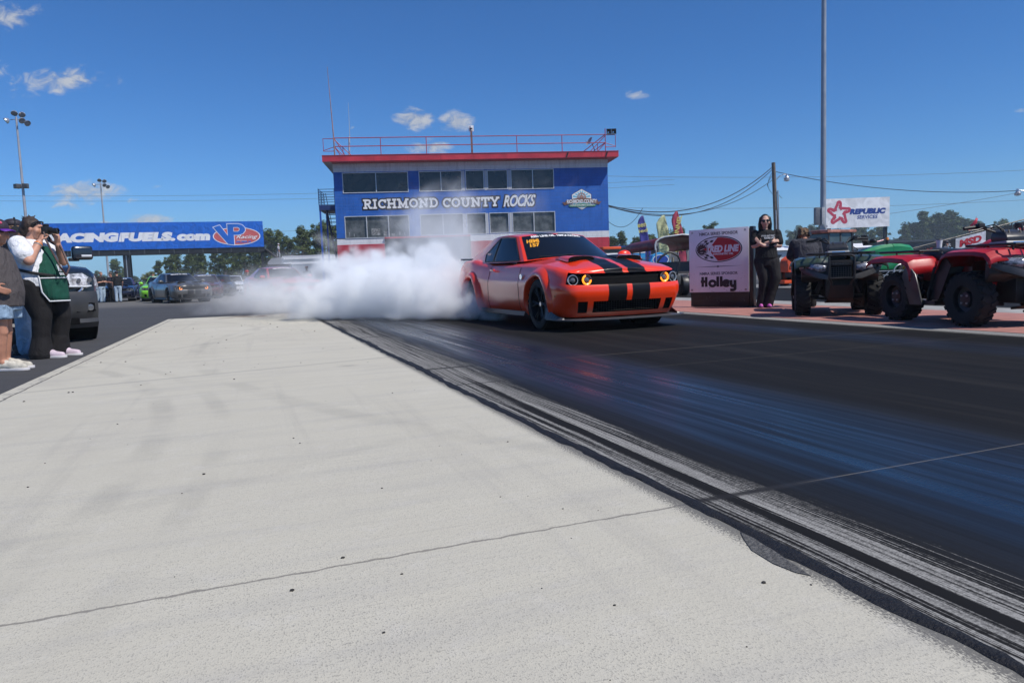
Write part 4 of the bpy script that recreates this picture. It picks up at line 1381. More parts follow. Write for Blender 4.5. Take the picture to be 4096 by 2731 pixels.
# chain-link fence in front of the vendor yard
fn = thing('chain_link_fence', 'chain link fence with wooden posts behind the burnout lane', 'fence', (6.4, 33, 0), R(4))
m, g, bb = new_mat('chain_link')
P = g.new('ShaderNodeTexCoord').outputs['Object']
x, y, z = g.sep(P)
w1 = g.m('ABSOLUTE', g.m('SUBTRACT', g.m('FRACT', g.m('MULTIPLY', g.m('ADD', x, z), 11)), .5))
w2 = g.m('ABSOLUTE', g.m('SUBTRACT', g.m('FRACT', g.m('MULTIPLY', g.m('SUBTRACT', x, z), 11)), .5))
al = g.m('GREATER_THAN', g.m('MAXIMUM', w1, w2), .44)
bb.inputs['Base Color'].default_value = (.22, .22, .22, 1)
g.put(bb.inputs['Alpha'], al)
MB().bx(-2, 5.6, 0, .008, .02, 1.0).build('mesh', m, fn)
for x in (-1.9, -.4, 1.05, 2.5, 3.9, 5.4):
    MB().tube([(x, .03, 0), (x, .03, 1.28)], .035, 6).build('post', M('post_pale', (.30, .26, .18), .7), fn)
MB().tube([(-2, .03, 1.0), (5.6, .03, 1.0)], .022, 5).build('top_rail', MATS['post_pale'], fn)
# crates, coolers and stands of the vendor yard: each its own thing
rr = random.Random(21)
KIND = [('storage_bin', 'bin'), ('cooler', 'cooler'), ('folding_table', 'table')]
LABS = ['dark storage bin behind the chain link fence', 'pale cooler box behind the chain link fence', 'small stained table behind the chain link fence']
for i in range(15):
    k = i % 3
    x, y = 6.7 + rr.random() * 4.6, 35 + rr.random() * 6
    t = thing(KIND[k][0], LABS[k], KIND[k][1], (x, y, 0), rr.uniform(-.5, .5), 'vendor clutter behind the fence' + (' - ' + KIND[k][1]))
    cm0 = [M('bin_dark', (.025, .025, .03), .6), M('cool_pale', (.42, .43, .45), .5), M('tbl', (.16, .10, .07), .7)][k]
    if k == 2:
        MB().bx(-.5, .5, -.3, .3, .74, .78).build('tabletop', cm0, t)
        for sx in (-.45, .45):
            for sy in (-.25, .25):
                MB().tube([(sx, sy, 0), (sx, sy, .74)], .02, 5).build('leg', STEEL, t)
    else:
        h = rr.uniform(.5, 1.0) if k == 0 else .42
        MB().bx(-.35, .35, -.25, .25, 0, h).build('box', cm0, t, bevel=.03)
        MB().bx(-.37, .37, -.27, .27, h, h + .06).build('lid', cm0 if k == 0 else M('lid_red', (.4, .04, .03), .5), t, bevel=.015)
# white shed with painted letters behind the utility pole
t = thing('shed', 'long low white shed with a black painted stripe behind the orange tractor', 'building', (20.6, 60, 0), R(2))
MB().bx(0, 9.5, 0, 4, 0, 2.0).build('wall', M('shed_white', (.62, .62, .62), .6, var=.1), t)
b = MB()
b.prism([(-.2, 1.95), (4.2, 2.0), (2.0, 2.35)], 9.9, plan(-.2, -.05, 0, (0, 1, 0), (0, 0, 1), (1, 0, 0)))
b.build('roof', WHITEP, t)
b = MB()
for i in range(7):
    b.prism([(.2 + i * .9, 1.1), (.65 + i * .9, 1.1), (1.0 + i * .9, 1.6), (.55 + i * .9, 1.6)], .01, plan(0, -.012, 0, (1, 0, 0), (0, 0, 1), (0, -1, 0)))
b.build('stripe', BLACKM, t)
t = thing('warehouse', 'long dark low warehouse below the big trees on the right', 'building', (56, 108, 0), R(-4))
MB().bx(0, 40, 0, 10, 0, 3.4).build('wall', M('ware_grey', (.07, .08, .085), .7, var=.15, vs=.4), t)
MB().bx(-.3, 40.3, -.3, 10.3, 3.401, 3.7).build('roof', M('ware_roof', (.045, .06, .075), .6), t)

# ================================================================== sloping spectator ramp with sponsor banners (right edge)
rp = thing('spectator_ramp', 'sloping spectator ramp rail hung with dark sponsor banners', 'ramp', (23.18, 42, 0), R(0))
SLP = 1.44 / 6.47
def rz_(x):
    return 1.42 + SLP * x
b = MB()
b.tube([(-.1, 0, rz_(-.1)), (9, 0, rz_(9))], .045, 6)
b.build('top_rail', BLACKM, rp, True)
b = MB()
for i in range(7):
    b.tube([(i * 1.45, .04, 0), (i * 1.45, .04, rz_(i * 1.45))], .035, 6)
b.build('rail_post', BLACKM, rp)
b = MB()
b.prism([(-.1, 0), (9, 0), (9, rz_(9) - 1.05), (-.1, rz_(-.1) - 1.05)], 1.4, plan(0, 1.6, 0, (1, 0, 0), (0, 0, 1), (0, -1, 0)))
b.build('ramp_deck', M('ramp_grey', (.12, .12, .12), .8), rp)
GF = plan(0, -.05, 0, (1, 0, 0), (0, 0, 1), (0, -1, 0))
def banner(x0, x1, mat, name='banner', h=.62):
    return flat(name, [[(x0, rz_(x0) - .1 - h), (x1, rz_(x1) - .1 - h), (x1, rz_(x1) - .08), (x0, rz_(x0) - .08)]], mat, rp, GF, .02)
BK = vinyl('ban_black', (.022, .022, .026), .5, .4)
banner(.0, .78, BK)
banner(.80, 1.42, BK)
banner(1.44, 1.62, M('ban_pink', (.42, .22, .24), .6))
banner(1.66, 2.5, BK)
banner(2.52, 4.25, vinyl('ban_white', (.66, .66, .70), .5, .4))
banner(4.3, 5.75, BK)
banner(5.8, 9, BK, h=.8)
Sh = lambda x, s=0.: GF @ Matrix.Translation((x, rz_(x) - .42, .022)) @ Matrix.Rotation(math.atan(SLP), 4, 'Z')
text('lettering', 'MSD', M('ban_red', (.48, .015, .03), .5), rp, Sh(2.7), (0, -.2, 1.35, .2), bold=.06, shear=.2, ext=.004)
text('lettering', 'DODGE', M('ban_grey', (.3, .3, .32), .5), rp, Sh(.08), (0, -.16, .44, -.04), bold=.03, ext=.004)
flat('heart', [[(.0, -.26), (-.22, .04), (-.2, .15), (-.1, .19), (0, .11), (.1, .19), (.2, .15), (.22, .04)]], M('ban_heart', (.45, .03, .04), .5), rp, Sh(1.05), .003)
text('lettering', 'HOT', M('flag_yel'), rp, Sh(.9) @ Matrix.Translation((0, 0, .005)), (.0, -.12, .3, .08), bold=.06, ext=.003)
ck = [[(i * .05, j * .05), (i * .05 + .05, j * .05), (i * .05 + .05, j * .05 + .05), (i * .05, j * .05 + .05)] for i in range(8) for j in range(4) if (i + j) % 2]
flat('checker', ck, VW, rp, Sh(1.85), .003)
flat('checker', [[(p[0] * 1.2, p[1] * 1.2 + .05) for p in q] for q in ck], VW, rp, Sh(6.2), .003)
flat('emblem', [ell(.55, 0, .5, .24)], VW, rp, Sh(6.0), .003, .004)
flat('emblem', [ell(.58, 0, .46, .21)], M('ban_red'), rp, Sh(6.0), .003, .008)
text('lettering', 'RED', VW, rp, Sh(6.0) @ Matrix.Translation((0, 0, .012)), (.3, -.1, .95, .12), bold=.04, shear=.2, ext=.003)
b = MB()
o = thing('flag', 'small red flag on a leaning stick above the ramp rail', 'flag', (28.85, 46, 0))
MB().tube([(0, 0, 1.4), (.62, 0, 3.35)], .02, 5).build('stick', STEEL, o)
b = MB()
b.loft([[Vector((.08 + .5 * i / 6 + .13 * s, .05 * math.sin(i), 2.55 + .72 * i / 6 - .2 * s * (1 if i < 6 else .2))) for s in (0, .5, 1)] for i in range(7)], False)
c = b.build('cloth', M('flag_red', (.5, .02, .05), .6, var=.3), o, True)
c.modifiers.new('t', 'SOLIDIFY').thickness = .01
# ================================================================== trees
def leaf_mat(name, c0, c1):
    m, g, b = new_mat(name)
    P = g.new('ShaderNodeTexCoord').outputs['Object']
    n = g.noise(P, 3.2, 3, .6)
    n2 = g.noise(P, .7, 3, .6)
    c = g.mix(g.ss(g.m('ADD', g.m('MULTIPLY', n, .6), g.m('MULTIPLY', n2, .4)), .36, .64), c0, c1)
    g.put(b.inputs['Base Color'], c)
    b.inputs['Roughness'].default_value = .6
    b.inputs['Specular IOR Level'].default_value = .25
    return m


PINE = leaf_mat('pine_needles', (.028, .05, .016), (.13, .17, .042))
BROAD = leaf_mat('broad_leaves', (.022, .042, .014), (.09, .13, .034))
YEL = leaf_mat('yellow_leaves', (.08, .10, .02), (.22, .22, .04))
BARK = M('bark', (.085, .062, .048), .9, var=.3, vs=4)


def tuft(mb, c, s, rr, n):
    """a clump of small leaf blades round c"""
    for _ in range(n):
        d = Vector((rr.gauss(0, 1), rr.gauss(0, 1), rr.gauss(0, .75)))
        d.normalize()
        p = c + d * s * rr.random() ** .45
        a = Vector((rr.gauss(0, 1), rr.gauss(0, 1), rr.gauss(0, .6)))
        a.normalize()
        w = a.cross(Vector((rr.gauss(0, 1), rr.gauss(0, 1), rr.gauss(0, 1)))).normalized()
        L, h = rr.uniform(.10, .24), rr.uniform(.035, .08)
        mb.add([p - a * L, p + w * h, p + a * L, p - w * h], [(0, 1, 2, 3)])


def make_tree(kind, seed):
    rr = random.Random(seed)
    H = 7.5
    t = bpy.data.objects.new({'p': 'pine_tree', 'b': 'broadleaf_tree', 'y': 'leafy_shrub'}[kind], None)
    COL.objects.link(t)
    tr, cr = MB(), MB()
    lean = Vector((rr.uniform(-.25, .25), rr.uniform(-.25, .25), 0))
    spine = [Vector((0, 0, 0)) + lean * (i / 6.) + Vector((rr.uniform(-.08, .08), rr.uniform(-.08, .08), H * (.93 if kind == 'p' else .75) * i / 6.)) for i in range(7)]
    tr.tube(spine, [.17, .15, .13, .11, .08, .055, .02], 7)
    def at(k):
        f = k * 6
        i = min(5, int(f))
        return spine[i].lerp(spine[i + 1], f - i)
    nl = {'p': 32, 'b': 28, 'y': 20}[kind]
    for i in range(nl):
        k = (i + rr.random()) / nl
        if kind == 'p':
            hk = .16 + .82 * k
            rad = (2.0 - 1.45 * k) * rr.uniform(.35, 1.2)
            up = rr.uniform(-.05, .55)
        elif kind == 'b':
            hk = .14 + .84 * k
            rad = 2.1 * math.sqrt(max(.05, 1 - (1.6 * (k - .42)) ** 2)) * rr.uniform(.5, 1.1)
            up = rr.uniform(.1, .9)
        else:
            hk = .06 + .85 * k
            rad = 2.6 * math.sqrt(max(.08, 1 - (1.3 * (k - .3)) ** 2)) * rr.uniform(.5, 1.1)
            up = rr.uniform(.1, .6)
        a = rr.uniform(0, 2 * math.pi)
        p0 = at(min(.98, hk))
        p1 = p0 + Vector((math.cos(a) * rad, math.sin(a) * rad, up * (1 if kind != 'p' else .8)))
        mid = p0.lerp(p1, .5) + Vector((0, 0, .12))
        tr.tube([p0, mid, p1], [.05, .035, .012], 4)
        ncl = 3 if kind == 'p' else 4
        for j in range(ncl):
            q = p0.lerp(p1, .45 + .62 * (j + rr.random() * .6) / ncl) + Vector((rr.gauss(0, .22), rr.gauss(0, .22), rr.gauss(.05, .14)))
            tuft(cr, q, rr.uniform(.22, .50) * (1.3 if kind != 'p' else 1.0), rr, 60 if kind == 'p' else 70)
    tuft(cr, spine[-1] + Vector((0, 0, .1)), .5, rr, 90)
    tr.build('trunk', BARK, t, True)
    cr.build('crown', {'p': PINE, 'b': BROAD, 'y': YEL}[kind], t)
    return t


TREES = [(-130.1, 230, 6.8, 'p'), (-133.8, 240, 5.9, 'b'), (-126.1, 230, 5.3, 'p'), (-86.1, 160, 7.4, 'p'), (-89.9, 170, 5.5, 'p'), (-125.0, 240, 5.0, 'p'), (-133.3, 260, 5.5, 'b'), (-121.0, 240, 4.5, 'p'), (-59.1, 120, 3.8, 'y'), (-61.6, 128, 5.6, 'p'), (-56.2, 118, 3.1, 'y'), (-58.4, 125, 6.0, 'p'), (-59.3, 130, 7.2, 'p'), (-52.1, 116, 3.5, 'y'), (-55.9, 127, 6.5, 'p'), (-56.6, 132, 7.6, 'p'), (-51.9, 124, 6.5, 'p'), (-46.9, 114, 2.8, 'y'), (-52.5, 130, 7.2, 'p'), (-49.2, 126, 7.6, 'p'), (-49.7, 132, 8.3, 'p'), (-45.1, 124, 8.1, 'p'), (-45.6, 130, 8.7, 'p'), (-41.2, 122, 8.7, 'p'), (-38.5, 118, 9.7, 'p'), (-36.3, 116, 9.3, 'p'), (-34.3, 114, 8.1, 'p'), (-30.7, 108, 9.2, 'p'), (-30.7, 112, 8.8, 'p'), (-27.6, 106, 9.2, 'p'), (-26.6, 108, 9.6, 'p'), (-26.0, 112, 9.3, 'p'), (15.3, 108, 6.0, 'p'), (16.3, 106, 6.6, 'p'), (18.0, 110, 5.0, 'b'), (19.6, 112, 6.0, 'p'), (20.2, 108, 6.4, 'p'), (22.2, 112, 6.3, 'p'), (22.8, 108, 5.5, 'p'), (24.5, 108, 6.6, 'p'), (26.7, 112, 7.2, 'p'), (27.7, 110, 6.0, 'b'), (30.7, 112, 7.4, 'p'), (32.9, 112, 6.6, 'p'), (34.9, 112, 5.8, 'b'), (48.2, 125, 6.4, 'p'), (48.7, 122, 7.3, 'p'), (52.1, 126, 7.6, 'p'), (53.2, 124, 7.9, 'p'), (55.9, 126, 7.3, 'b'), (56.0, 122, 6.8, 'b'), (58.7, 124, 7.1, 'p'), (61.4, 126, 7.6, 'p'), (61.0, 122, 6.2, 'p'), (63.4, 124, 7.2, 'p'), (67.6, 130, 5.0, 'b'), (69.5, 128, 7.0, 'p'), (72.1, 130, 8.4, 'b'), (72.6, 128, 9.4, 'p'), (76.6, 132, 8.5, 'b'), (76.8, 130, 9.7, 'b'), (77.3, 128, 9.4, 'p'), (80.3, 130, 9.0, 'b'), (80.9, 128, 8.3, 'b'), (84.8, 132, 7.5, 'p'), (83.8, 125, 7.0, 'p'), (87.3, 128, 7.4, 'p'), (86.3, 124, 6.7, 'b'), (72.0, 135, 5.3, 'b')]
protos = {k: [make_tree(k, s) for s in ss_] for k, ss_ in (('p', (1, 2, 3, 4)), ('b', (11, 12, 13)), ('y', (21, 22)))}
used = set()
rr = random.Random(77)


def tree_label(x, y, k):
    z = 'in the grove under the blue banner' if -60 < x < -40 else 'between the blue banner and the tower' if -40 <= x < -20 else 'far away under the left end of the bridge' if x <= -60 else 'behind the feather flags' if x < 40 else 'behind the orange tractor and white billboard' if x < 66 else 'in the big clump above the spectator ramp'
    w = {'p': 'dark pine with ragged gappy crown', 'b': 'rounded dark green tree with dense crown', 'y': 'low yellow green bush'}[k]
    return w + ' ' + z


for i, (x, y, h, k) in enumerate(TREES):
    lab_ = tree_label(x, y, k)
    if x > 45:
        x, y, h = x * 2.1, y * 2.1, (h - .8) * 2.1 + .8
    src = protos[k][rr.randrange(len(protos[k]))]
    if src.name in used:
        o = copy_tree(src)
    else:
        o = src
        used.add(src.name)
    s = h / (7.5 if k == 'p' else 7.0 if k == 'b' else 6.6)
    sx = s * rr.uniform(.95, 1.25) * (1.15 if k == 'b' else 1)
    o.location = (x, y, -.1)
    o.scale = (sx, sx, s)
    o.rotation_euler = (0, 0, rr.uniform(0, 6.28))
    tag(o, lab_, 'tree' if k != 'y' else 'bush', {'p': 'pines', 'b': 'round trees', 'y': 'bushes'}[k] + ' ' + lab_.split(' crown ')[-1].split(' bush ')[-1])
for k in protos:
    for s in protos[k]:
        if s.name not in used:
            for c in kids(s):
                bpy.data.objects.remove(c)
            bpy.data.objects.remove(s)
# clipped juniper hedge by the ramp
hb = MB()
rr = random.Random(4)
for i in range(150):
    c = Vector((rr.uniform(0, 4.4), rr.uniform(0, 1.6), 0))
    hgt = 1.0 + .65 * math.sin(min(1, c.x / 1.3) * 1.57) + rr.uniform(-.1, .12)
    tuft(hb, Vector((c.x, c.y, rr.uniform(.15, hgt))), .34, rr, 70)
hd = hb.build('hedge', leaf_mat('hedge_leaves', (.03, .055, .012), (.09, .13, .03)))
hd.location = (24.9, 37.4, 0)
tag(hd, 'clipped bright green hedge under the spectator ramp at the right edge', 'hedge')
# ================================================================== muscle cars
def interp(tab, x):
    if x <= tab[0][0]:
        return tab[0][1]
    for (a, va), (b_, vb) in zip(tab, tab[1:]):
        if x <= b_:
            k = (x - a) / (b_ - a)
            k = k * k * (3 - 2 * k) * .5 + k * .5
            return va + (vb - va) * k
    return tab[-1][1]


def paint(name, col, stripes=None, rough=.28, flake=0.):
    """lacquered body paint; stripes = colour of the twin bands run down the car's centre line"""
    if name in MATS:
        return MATS[name]
    m, g, b = new_mat(name)
    b.inputs['Roughness'].default_value = rough
    b.inputs['Coat Weight'].default_value = .8
    b.inputs['Coat Roughness'].default_value = .03
    b.inputs['Metallic'].default_value = flake
    P = g.new('ShaderNodeTexCoord').outputs['Object']
    x, y, z = g.sep(P)
    n = g.noise(P, 2.2, 4, .6)
    c = g.mix(n, tuple(q * .93 for q in col), tuple(min(1, q * 1.06) for q in col))
    if stripes:
        ay = g.m('ABSOLUTE', y)
        s = g.m('MULTIPLY', g.m('GREATER_THAN', ay, .040), g.m('LESS_THAN', ay, .315))
        low = g.m('GREATER_THAN', z, .385)
        s = g.m('MULTIPLY', s, low)
        c = g.mix(s, c, stripes)
        g.put(b.inputs['Roughness'], g.mixf(s, rough, .36))
        g.put(b.inputs['Coat Weight'], g.mixf(s, .8, .03))
        g.put(b.inputs['Metallic'], g.mixf(s, flake, 0.))
        g.put(b.inputs['Specular IOR Level'], g.mixf(s, .5, .18))
    g.put(b.inputs['Base Color'], c)
    MATS[name] = m
    return m


RUB = M('tyre_rubber', (.013, .013, .014), .75, var=.3, vs=20, bump=.2, bs=60)
TINT = M('tinted_glass', (.006, .007, .009), .05, spec=.4)
TRIM = M('black_trim', (.010, .010, .011), .45)
GRIL = M('grille_black', (.004, .004, .0045), .75, spec=.06)
RIMD = M('rim_black', (.018, .018, .020), .35, metal=.4)
CHRM = M('lamp_chrome', (.72, .73, .75), .15, metal=1.)
LGLS = M('lamp_glass', (.10, .105, .115), .05, spec=.7, coat=1.)
AMB = M('amber_glow', (1., .30, .02), .3, emit=(1., .27, .018), es=1.7)
AMBO = M('amber_lens', (.30, .10, .015), .2)
SPLT = M('splitter_grey', (.055, .057, .062), .38, var=.1)

PLAN = [(-4.05, 0), (-4.05, .50), (-4.02, .74), (-3.92, .86), (-3.7, .925), (-3.35, .955), (-2.95, .965), (-2.45, .95), (-1.9, .932), (-1.2, .93), (-.5, .935), (0, .945), (.42, .942), (.62, .925), (.76, .890), (.86, .82), (.912, .68), (.940, .5), (.957, .28), (.962, 0)]
ZTOP = [(-4.05, .985), (-3.6, 1.055), (-3.0, 1.065), (-2.5, 1.0), (-2.0, .955), (-1.2, .94), (-.6, .935), (0, .912), (.4, .868), (.7, .820), (.97, .782)]
ZBOT = [(-4.05, .30), (-3.6, .24), (-2.5, .20), (-.6, .20), (.4, .19), (.97, .185)]
ZCEN = [(-4.05, 1.03), (-3.5, 1.085), (-3.0, 1.08), (-1.0, 1.0), (-.55, 1.02), (-.1, .985), (.3, .938), (.6, .880), (.85, .820), (.97, .785)]
INSET = [(0, .075), (.05, .05), (.15, .022), (.3, .006), (.5, 0), (.6, -.002), (.66, .004), (.74, .022), (.84, .040), (.92, .062), (.965, .085), (1, .125)]
ROWS = [0, .035, .075, .10, .16, .23, .29, .35, .42, .50, .56, .60, .64, .672, .712, .74, .78, .82, .86, .90, .93, .965, .98, .99, 1.0]


def plan_pts():
    """half outline from rear centre to nose, Catmull-Rom resampled, with samples at the openings' edges"""
    out = []
    for i in range(len(PLAN) - 1):
        p0, p1, p2, p3 = (Vector(PLAN[max(0, min(len(PLAN) - 1, i + k))]) for k in (-1, 0, 1, 2))
        if i == 0:
            p0 = Vector((PLAN[1][0], -PLAN[1][1]))
        if i == len(PLAN) - 2:
            p3 = Vector((PLAN[i][0], -PLAN[i][1]))
        n = max(2, int((p2 - p1).length / .055))
        for j in range(n):
            t = j / n
            out.append(.5 * ((2 * p1) + (p2 - p0) * t + (2 * p0 - 5 * p1 + 4 * p2 - p3) * t * t + (3 * p1 - p0 - 3 * p2 + p3) * t ** 3))
    out.append(Vector(PLAN[-1]))
    for ys in (.875, .735, .60, .52):                # insert exact columns on the nose
        for i in range(len(out) - 1):
            if out[i].x > .7 and out[i].y >= ys > out[i + 1].y:
                k = (out[i].y - ys) / (out[i].y - out[i + 1].y)
                out.insert(i + 1, out[i].lerp(out[i + 1], k))
                break
    return out


CAR_PLAN = plan_pts()


def side_pt(p, nrm, t):
    ins = interp(INSET, t)
    if p.x > .55:
        ins += .085 * (max(0, .47 - t) / .47) ** .8 * min(1, (p.x - .55) / .25)
    zb, zt = interp(ZBOT, p.x), interp(ZTOP, p.x)
    q = p - nrm * ins
    return Vector((q.x, q.y, zb + (zt - zb) * t))


def car_normals(P):
    N = []
    for i in range(len(P)):
        a, c = P[max(i - 1, 0)], P[min(i + 1, len(P) - 1)]
        d = (c - a).normalized()
        n = Vector((d.y, -d.x))
        if i == 0:
            n = Vector((-1, 0))
        if i == len(P) - 1:
            n = Vector((1, 0))
        if n.dot(P[i] - Vector((-1.5, 0))) < 0:
            n = -n
        N.append(n)
    return N


def green(u, t, patch):
    """greenhouse surface. patch 'F': u -1..1 across the windscreen; 'S': u 0..1 front to rear on the +y side; 'B': rear"""
    L = lambda a, c, k=1.: a + (c - a) * (t ** k)
    fc = Vector((L(-.86, -1.50), L(.765, .575), L(.975, 1.385)))
    rc = Vector((L(-3.62, -2.86), L(.71, .555), L(1.06, 1.385)))
    if patch == 'F':
        xc, zc = L(-.50, -1.36), L(1.02, 1.415)
        return Vector((xc + (fc.x - xc) * abs(u) ** 2.2, fc.y * u, zc + (fc.z - zc) * abs(u) ** 2.2))
    if patch == 'B':
        xc, zc = L(-3.84, -2.95), L(1.085, 1.405)
        return Vector((xc + (rc.x - xc) * abs(u) ** 2.2, rc.y * u, zc + (rc.z - zc) * abs(u) ** 2.2))
    p = fc.lerp(rc, u)
    bow = 4 * u * (1 - u)
    p.y += bow * L(.085, .050)
    p.z += bow * L(-.030, .045)
    # the rear quarter swells into the hip
    return p


def g_off(u, t, patch, d):
    e = 1e-3
    p = green(u, t, patch)
    du = green(u + e, t, patch) - green(u - e, t, patch)
    dt = green(u, min(1, t + e), patch) - green(u, max(0, t - e), patch)
    n = du.cross(dt).normalized()
    ref = {'F': Vector((1, 0, .6)), 'B': Vector((-1, 0, .6)), 'S': Vector((0, 1, .3))}[patch]
    return p + (n if n.dot(ref) > 0 else -n) * d


def g_patch(mb, patch, u0, u1, t0, t1, d, nu=14, nt=8, mirror=False, shape=None):
    rows = []
    for i in range(nt + 1):
        row = []
        for j in range(nu + 1):
            a, c = j / nu, i / nt
            uu, tt = u0 + (u1 - u0) * a, t0 + (t1 - t0) * c
            if shape:
                uu, tt = shape(a, c)
            p = g_off(uu, tt, patch, d)
            if mirror:
                p.y = -p.y
            row.append(p)
        rows.append(row)
    mb.loft(rows, False)


def wrap_text(name, s, mat, parent, box, patch='F', d=.008, bold=.0, shear=0., space=1.):
    o = text(name, s, mat, parent, Matrix.Identity(4), box, bold=bold, shear=shear, ext=0, space=space)
    for v in o.data.vertices:
        p = g_off(v.co.x, v.co.y, patch, d)
        v.co = p
    return o


WHEELS = [(0., 1), (0., -1), (-2.95, 1), (-2.95, -1)]
WR = .355


def wheel_set(root, rim_mat, detail=True):
    for (wx, s) in WHEELS:
        c = Vector((wx, s * .80, WR))
        w = bpy.data.objects.new('wheel', None)
        COL.objects.link(w)
        w.parent = root
        w.location = c
        a = Vector((0, s, 0))
        ty = MB().lathe([(.235, -.13), (.30, -.145), (.345, -.13), (WR, -.09), (WR, .09), (.345, .125), (.31, .14), (.26, .132), (.255, .10)], (0, 0, 0), a, 40)
        ty.build('tyre', RUB, w, True)
        r = MB().lathe([(.257, .11), (.262, .125), (.250, .13), (.243, .10), (.238, .02), (.20, -.02), (.05, -.03), (.001, -.03)], (0, 0, 0), a, 40)
        ns = 6
        for k in range(ns):
            for dk in (-.16, .16):
                an = 2 * math.pi * k / ns
                d0 = Vector((math.cos(an), 0, math.sin(an)))
                d1 = Vector((math.cos(an + dk), 0, math.sin(an + dk)))
                r.tube([d0 * .05 + a * .075, d0 * .12 + d1 * .02 + a * .085, d1 * .246 + a * .10], [.024, .017, .016], 6)
        r.cyl(a * .02, a * .085, .062, .05, 16)
        r.build('rim', rim_mat, w, True)
        MB().cyl(a * .085, a * .092, .03, n=14).build('hub_cap', CHRM, w, True)


def make_car(label, pm, loc, rz, group=None, lit=True, decal=None, right_mirror=True, open_door=False, scoop=True, line='', bumper_dark=None):
    t = thing('muscle_car', label, 'car', loc, rz, group)
    P, N = CAR_PLAN, car_normals(CAR_PLAN)
    n, k = len(P), len(ROWS)
    # ---- side and end shell (full loop)
    full = [(p, nn) for p, nn in zip(P, N)] + [(Vector((p.x, -p.y)), Vector((nn.x, -nn.y))) for p, nn in list(zip(P, N))[-2:0:-1]]
    m_ = len(full)
    verts = [[side_pt(p, nn, r) for r in ROWS] for p, nn in full]
    # wheel arches: push points inside the arch circle out to its rim
    AR = .395
    inside = {}
    for i in range(m_):
        for j in range(k):
            v = verts[i][j]
            for wx in (0., -2.95):
                dx, dz = v.x - wx, v.z - WR
                d = math.hypot(dx, dz)
                if abs(v.y) > .7 and d < AR:
                    inside[(i, j)] = 1
    mb = MB()
    idx = {}
    def vid(i, j):
        if (i, j) not in idx:
            v = verts[i][j].copy()
            if (i, j) in inside:
                wx = 0. if v.x > -1.5 else -2.95
                dx, dz = v.x - wx, v.z - WR
                d = max(1e-4, math.hypot(dx, dz))
                v.x, v.z = wx + dx / d * AR, max(.19, WR + dz / d * AR)
            idx[(i, j)] = len(mb.v)
            mb.v.append(tuple(v))
        return idx[(i, j)]
    OPEN = [(.845, .708, .952), (.50, .075, .29)]
    def hole(i, j):
        c = (verts[i][j] + verts[(i + 1) % m_][j + 1]) / 2
        tm_ = (ROWS[j] + ROWS[j + 1]) / 2
        pm_ = (full[i][0] + full[(i + 1) % m_][0]) / 2
        if pm_.x > .68:
            ay = abs(pm_.y)
            if ay < .873 and .712 < tm_ < .965:
                return 1
            if ay < .52 and .10 < tm_ < .35:
                return 2
            if .60 < ay < .735 and .10 < tm_ < .35:
                return 3
        return 0
    recs = {1: MB(), 2: MB(), 3: MB(), 4: MB()}
    for i in range(m_):
        i2 = (i + 1) % m_
        for j in range(k - 1):
            q = [(i, j), (i2, j), (i2, j + 1), (i, j + 1)]
            if sum(a in inside for a in q) >= 4:
                continue
            hh = hole(i, j)
            if hh:
                rec = recs[4 if hh == 3 and full[i][0].y < 0 else hh]
                dep = {1: .055, 2: .07, 3: .04}[hh]
                B = [verts[a][c] for a, c in q]
                Bi = [Vector((v.x - dep, v.y * .985, v.z)) for v in B]
                o = len(rec.v)
                rec.v += [tuple(v) for v in Bi]
                rec.f.append((o, o + 1, o + 2, o + 3))
                for e, (na, nb) in ((0, (0, -1)), (1, (1, 0)), (2, (0, 1)), (3, (-1, 0))):
                    ii, jj = (i + na) % m_, j + nb
                    if jj < 0 or jj >= k - 1 or hole(ii, jj) != hh:
                        o2 = len(rec.v)
                        rec.v += [tuple(B[e]), tuple(B[(e + 1) % 4]), tuple(Bi[(e + 1) % 4]), tuple(Bi[e])]
                        rec.f.append((o2, o2 + 1, o2 + 2, o2 + 3))
                continue
            mb.f.append(tuple(vid(a, c) for a, c in q))
    # ---- top cap: hood, cowl, deck
    ny = 20
    rows = []
    for i in range(n):
        p, nn = P[i], N[i]
        e = side_pt(p, nn, 1.0)
        zc = interp(ZCEN, e.x)
        row = []
        for j in range(ny + 1):
            f = -1 + 2 * j / ny
            y = e.y * f
            z = zc + (e.z - zc) * abs(f) ** 2.6
            if -.6 < e.x < .86:
                bl = max(0, min(1, (.86 - e.x) / .5)) * max(0, min(1, (e.x + .62) / .2))
                z += .022 * bl * (1 - min(1, max(0, (abs(y) - .40) / .14)))
            row.append(Vector((e.x, y, z)))
        rows.append(row)
    mb.loft(rows, False)
    body = mb.build('body', pm, t, 45)
    for q, nm in ((1, 'grille'), (2, 'lower_intake'), (3, 'side_intake'), (4, 'side_intake')):
        recs[q].build(nm, GRIL, t, False)
    # mesh bars in the lower intake and upper grille
    b = MB()
    for z in (.265, .29, .315, .34, .365, .39):
        b.tube([(.83, -.44, z), (.86, 0, z), (.83, .44, z)], .004, 4)
    for i in range(25):
        y = -.46 + .92 * i / 24
        b.tube([(.858 - .03 * y * y, y, .255), (.868 - .03 * y * y, y, .40)], .003, 4)
        b.build('grille_mesh', M('mesh_grey', (.016, .016, .017), .45), t)
    # ---- greenhouse
    gm = MB()
    g_patch(gm, 'F', -1, 1, 0, 1, 0, 20, 8)
    g_patch(gm, 'B', -1, 1, 0, 1, 0, 20, 8)
    for mir in (False, True):
        g_patch(gm, 'S', 0, 1, 0, 1, 0, 24, 8, mir)
    # roof skin
    rr_ = []
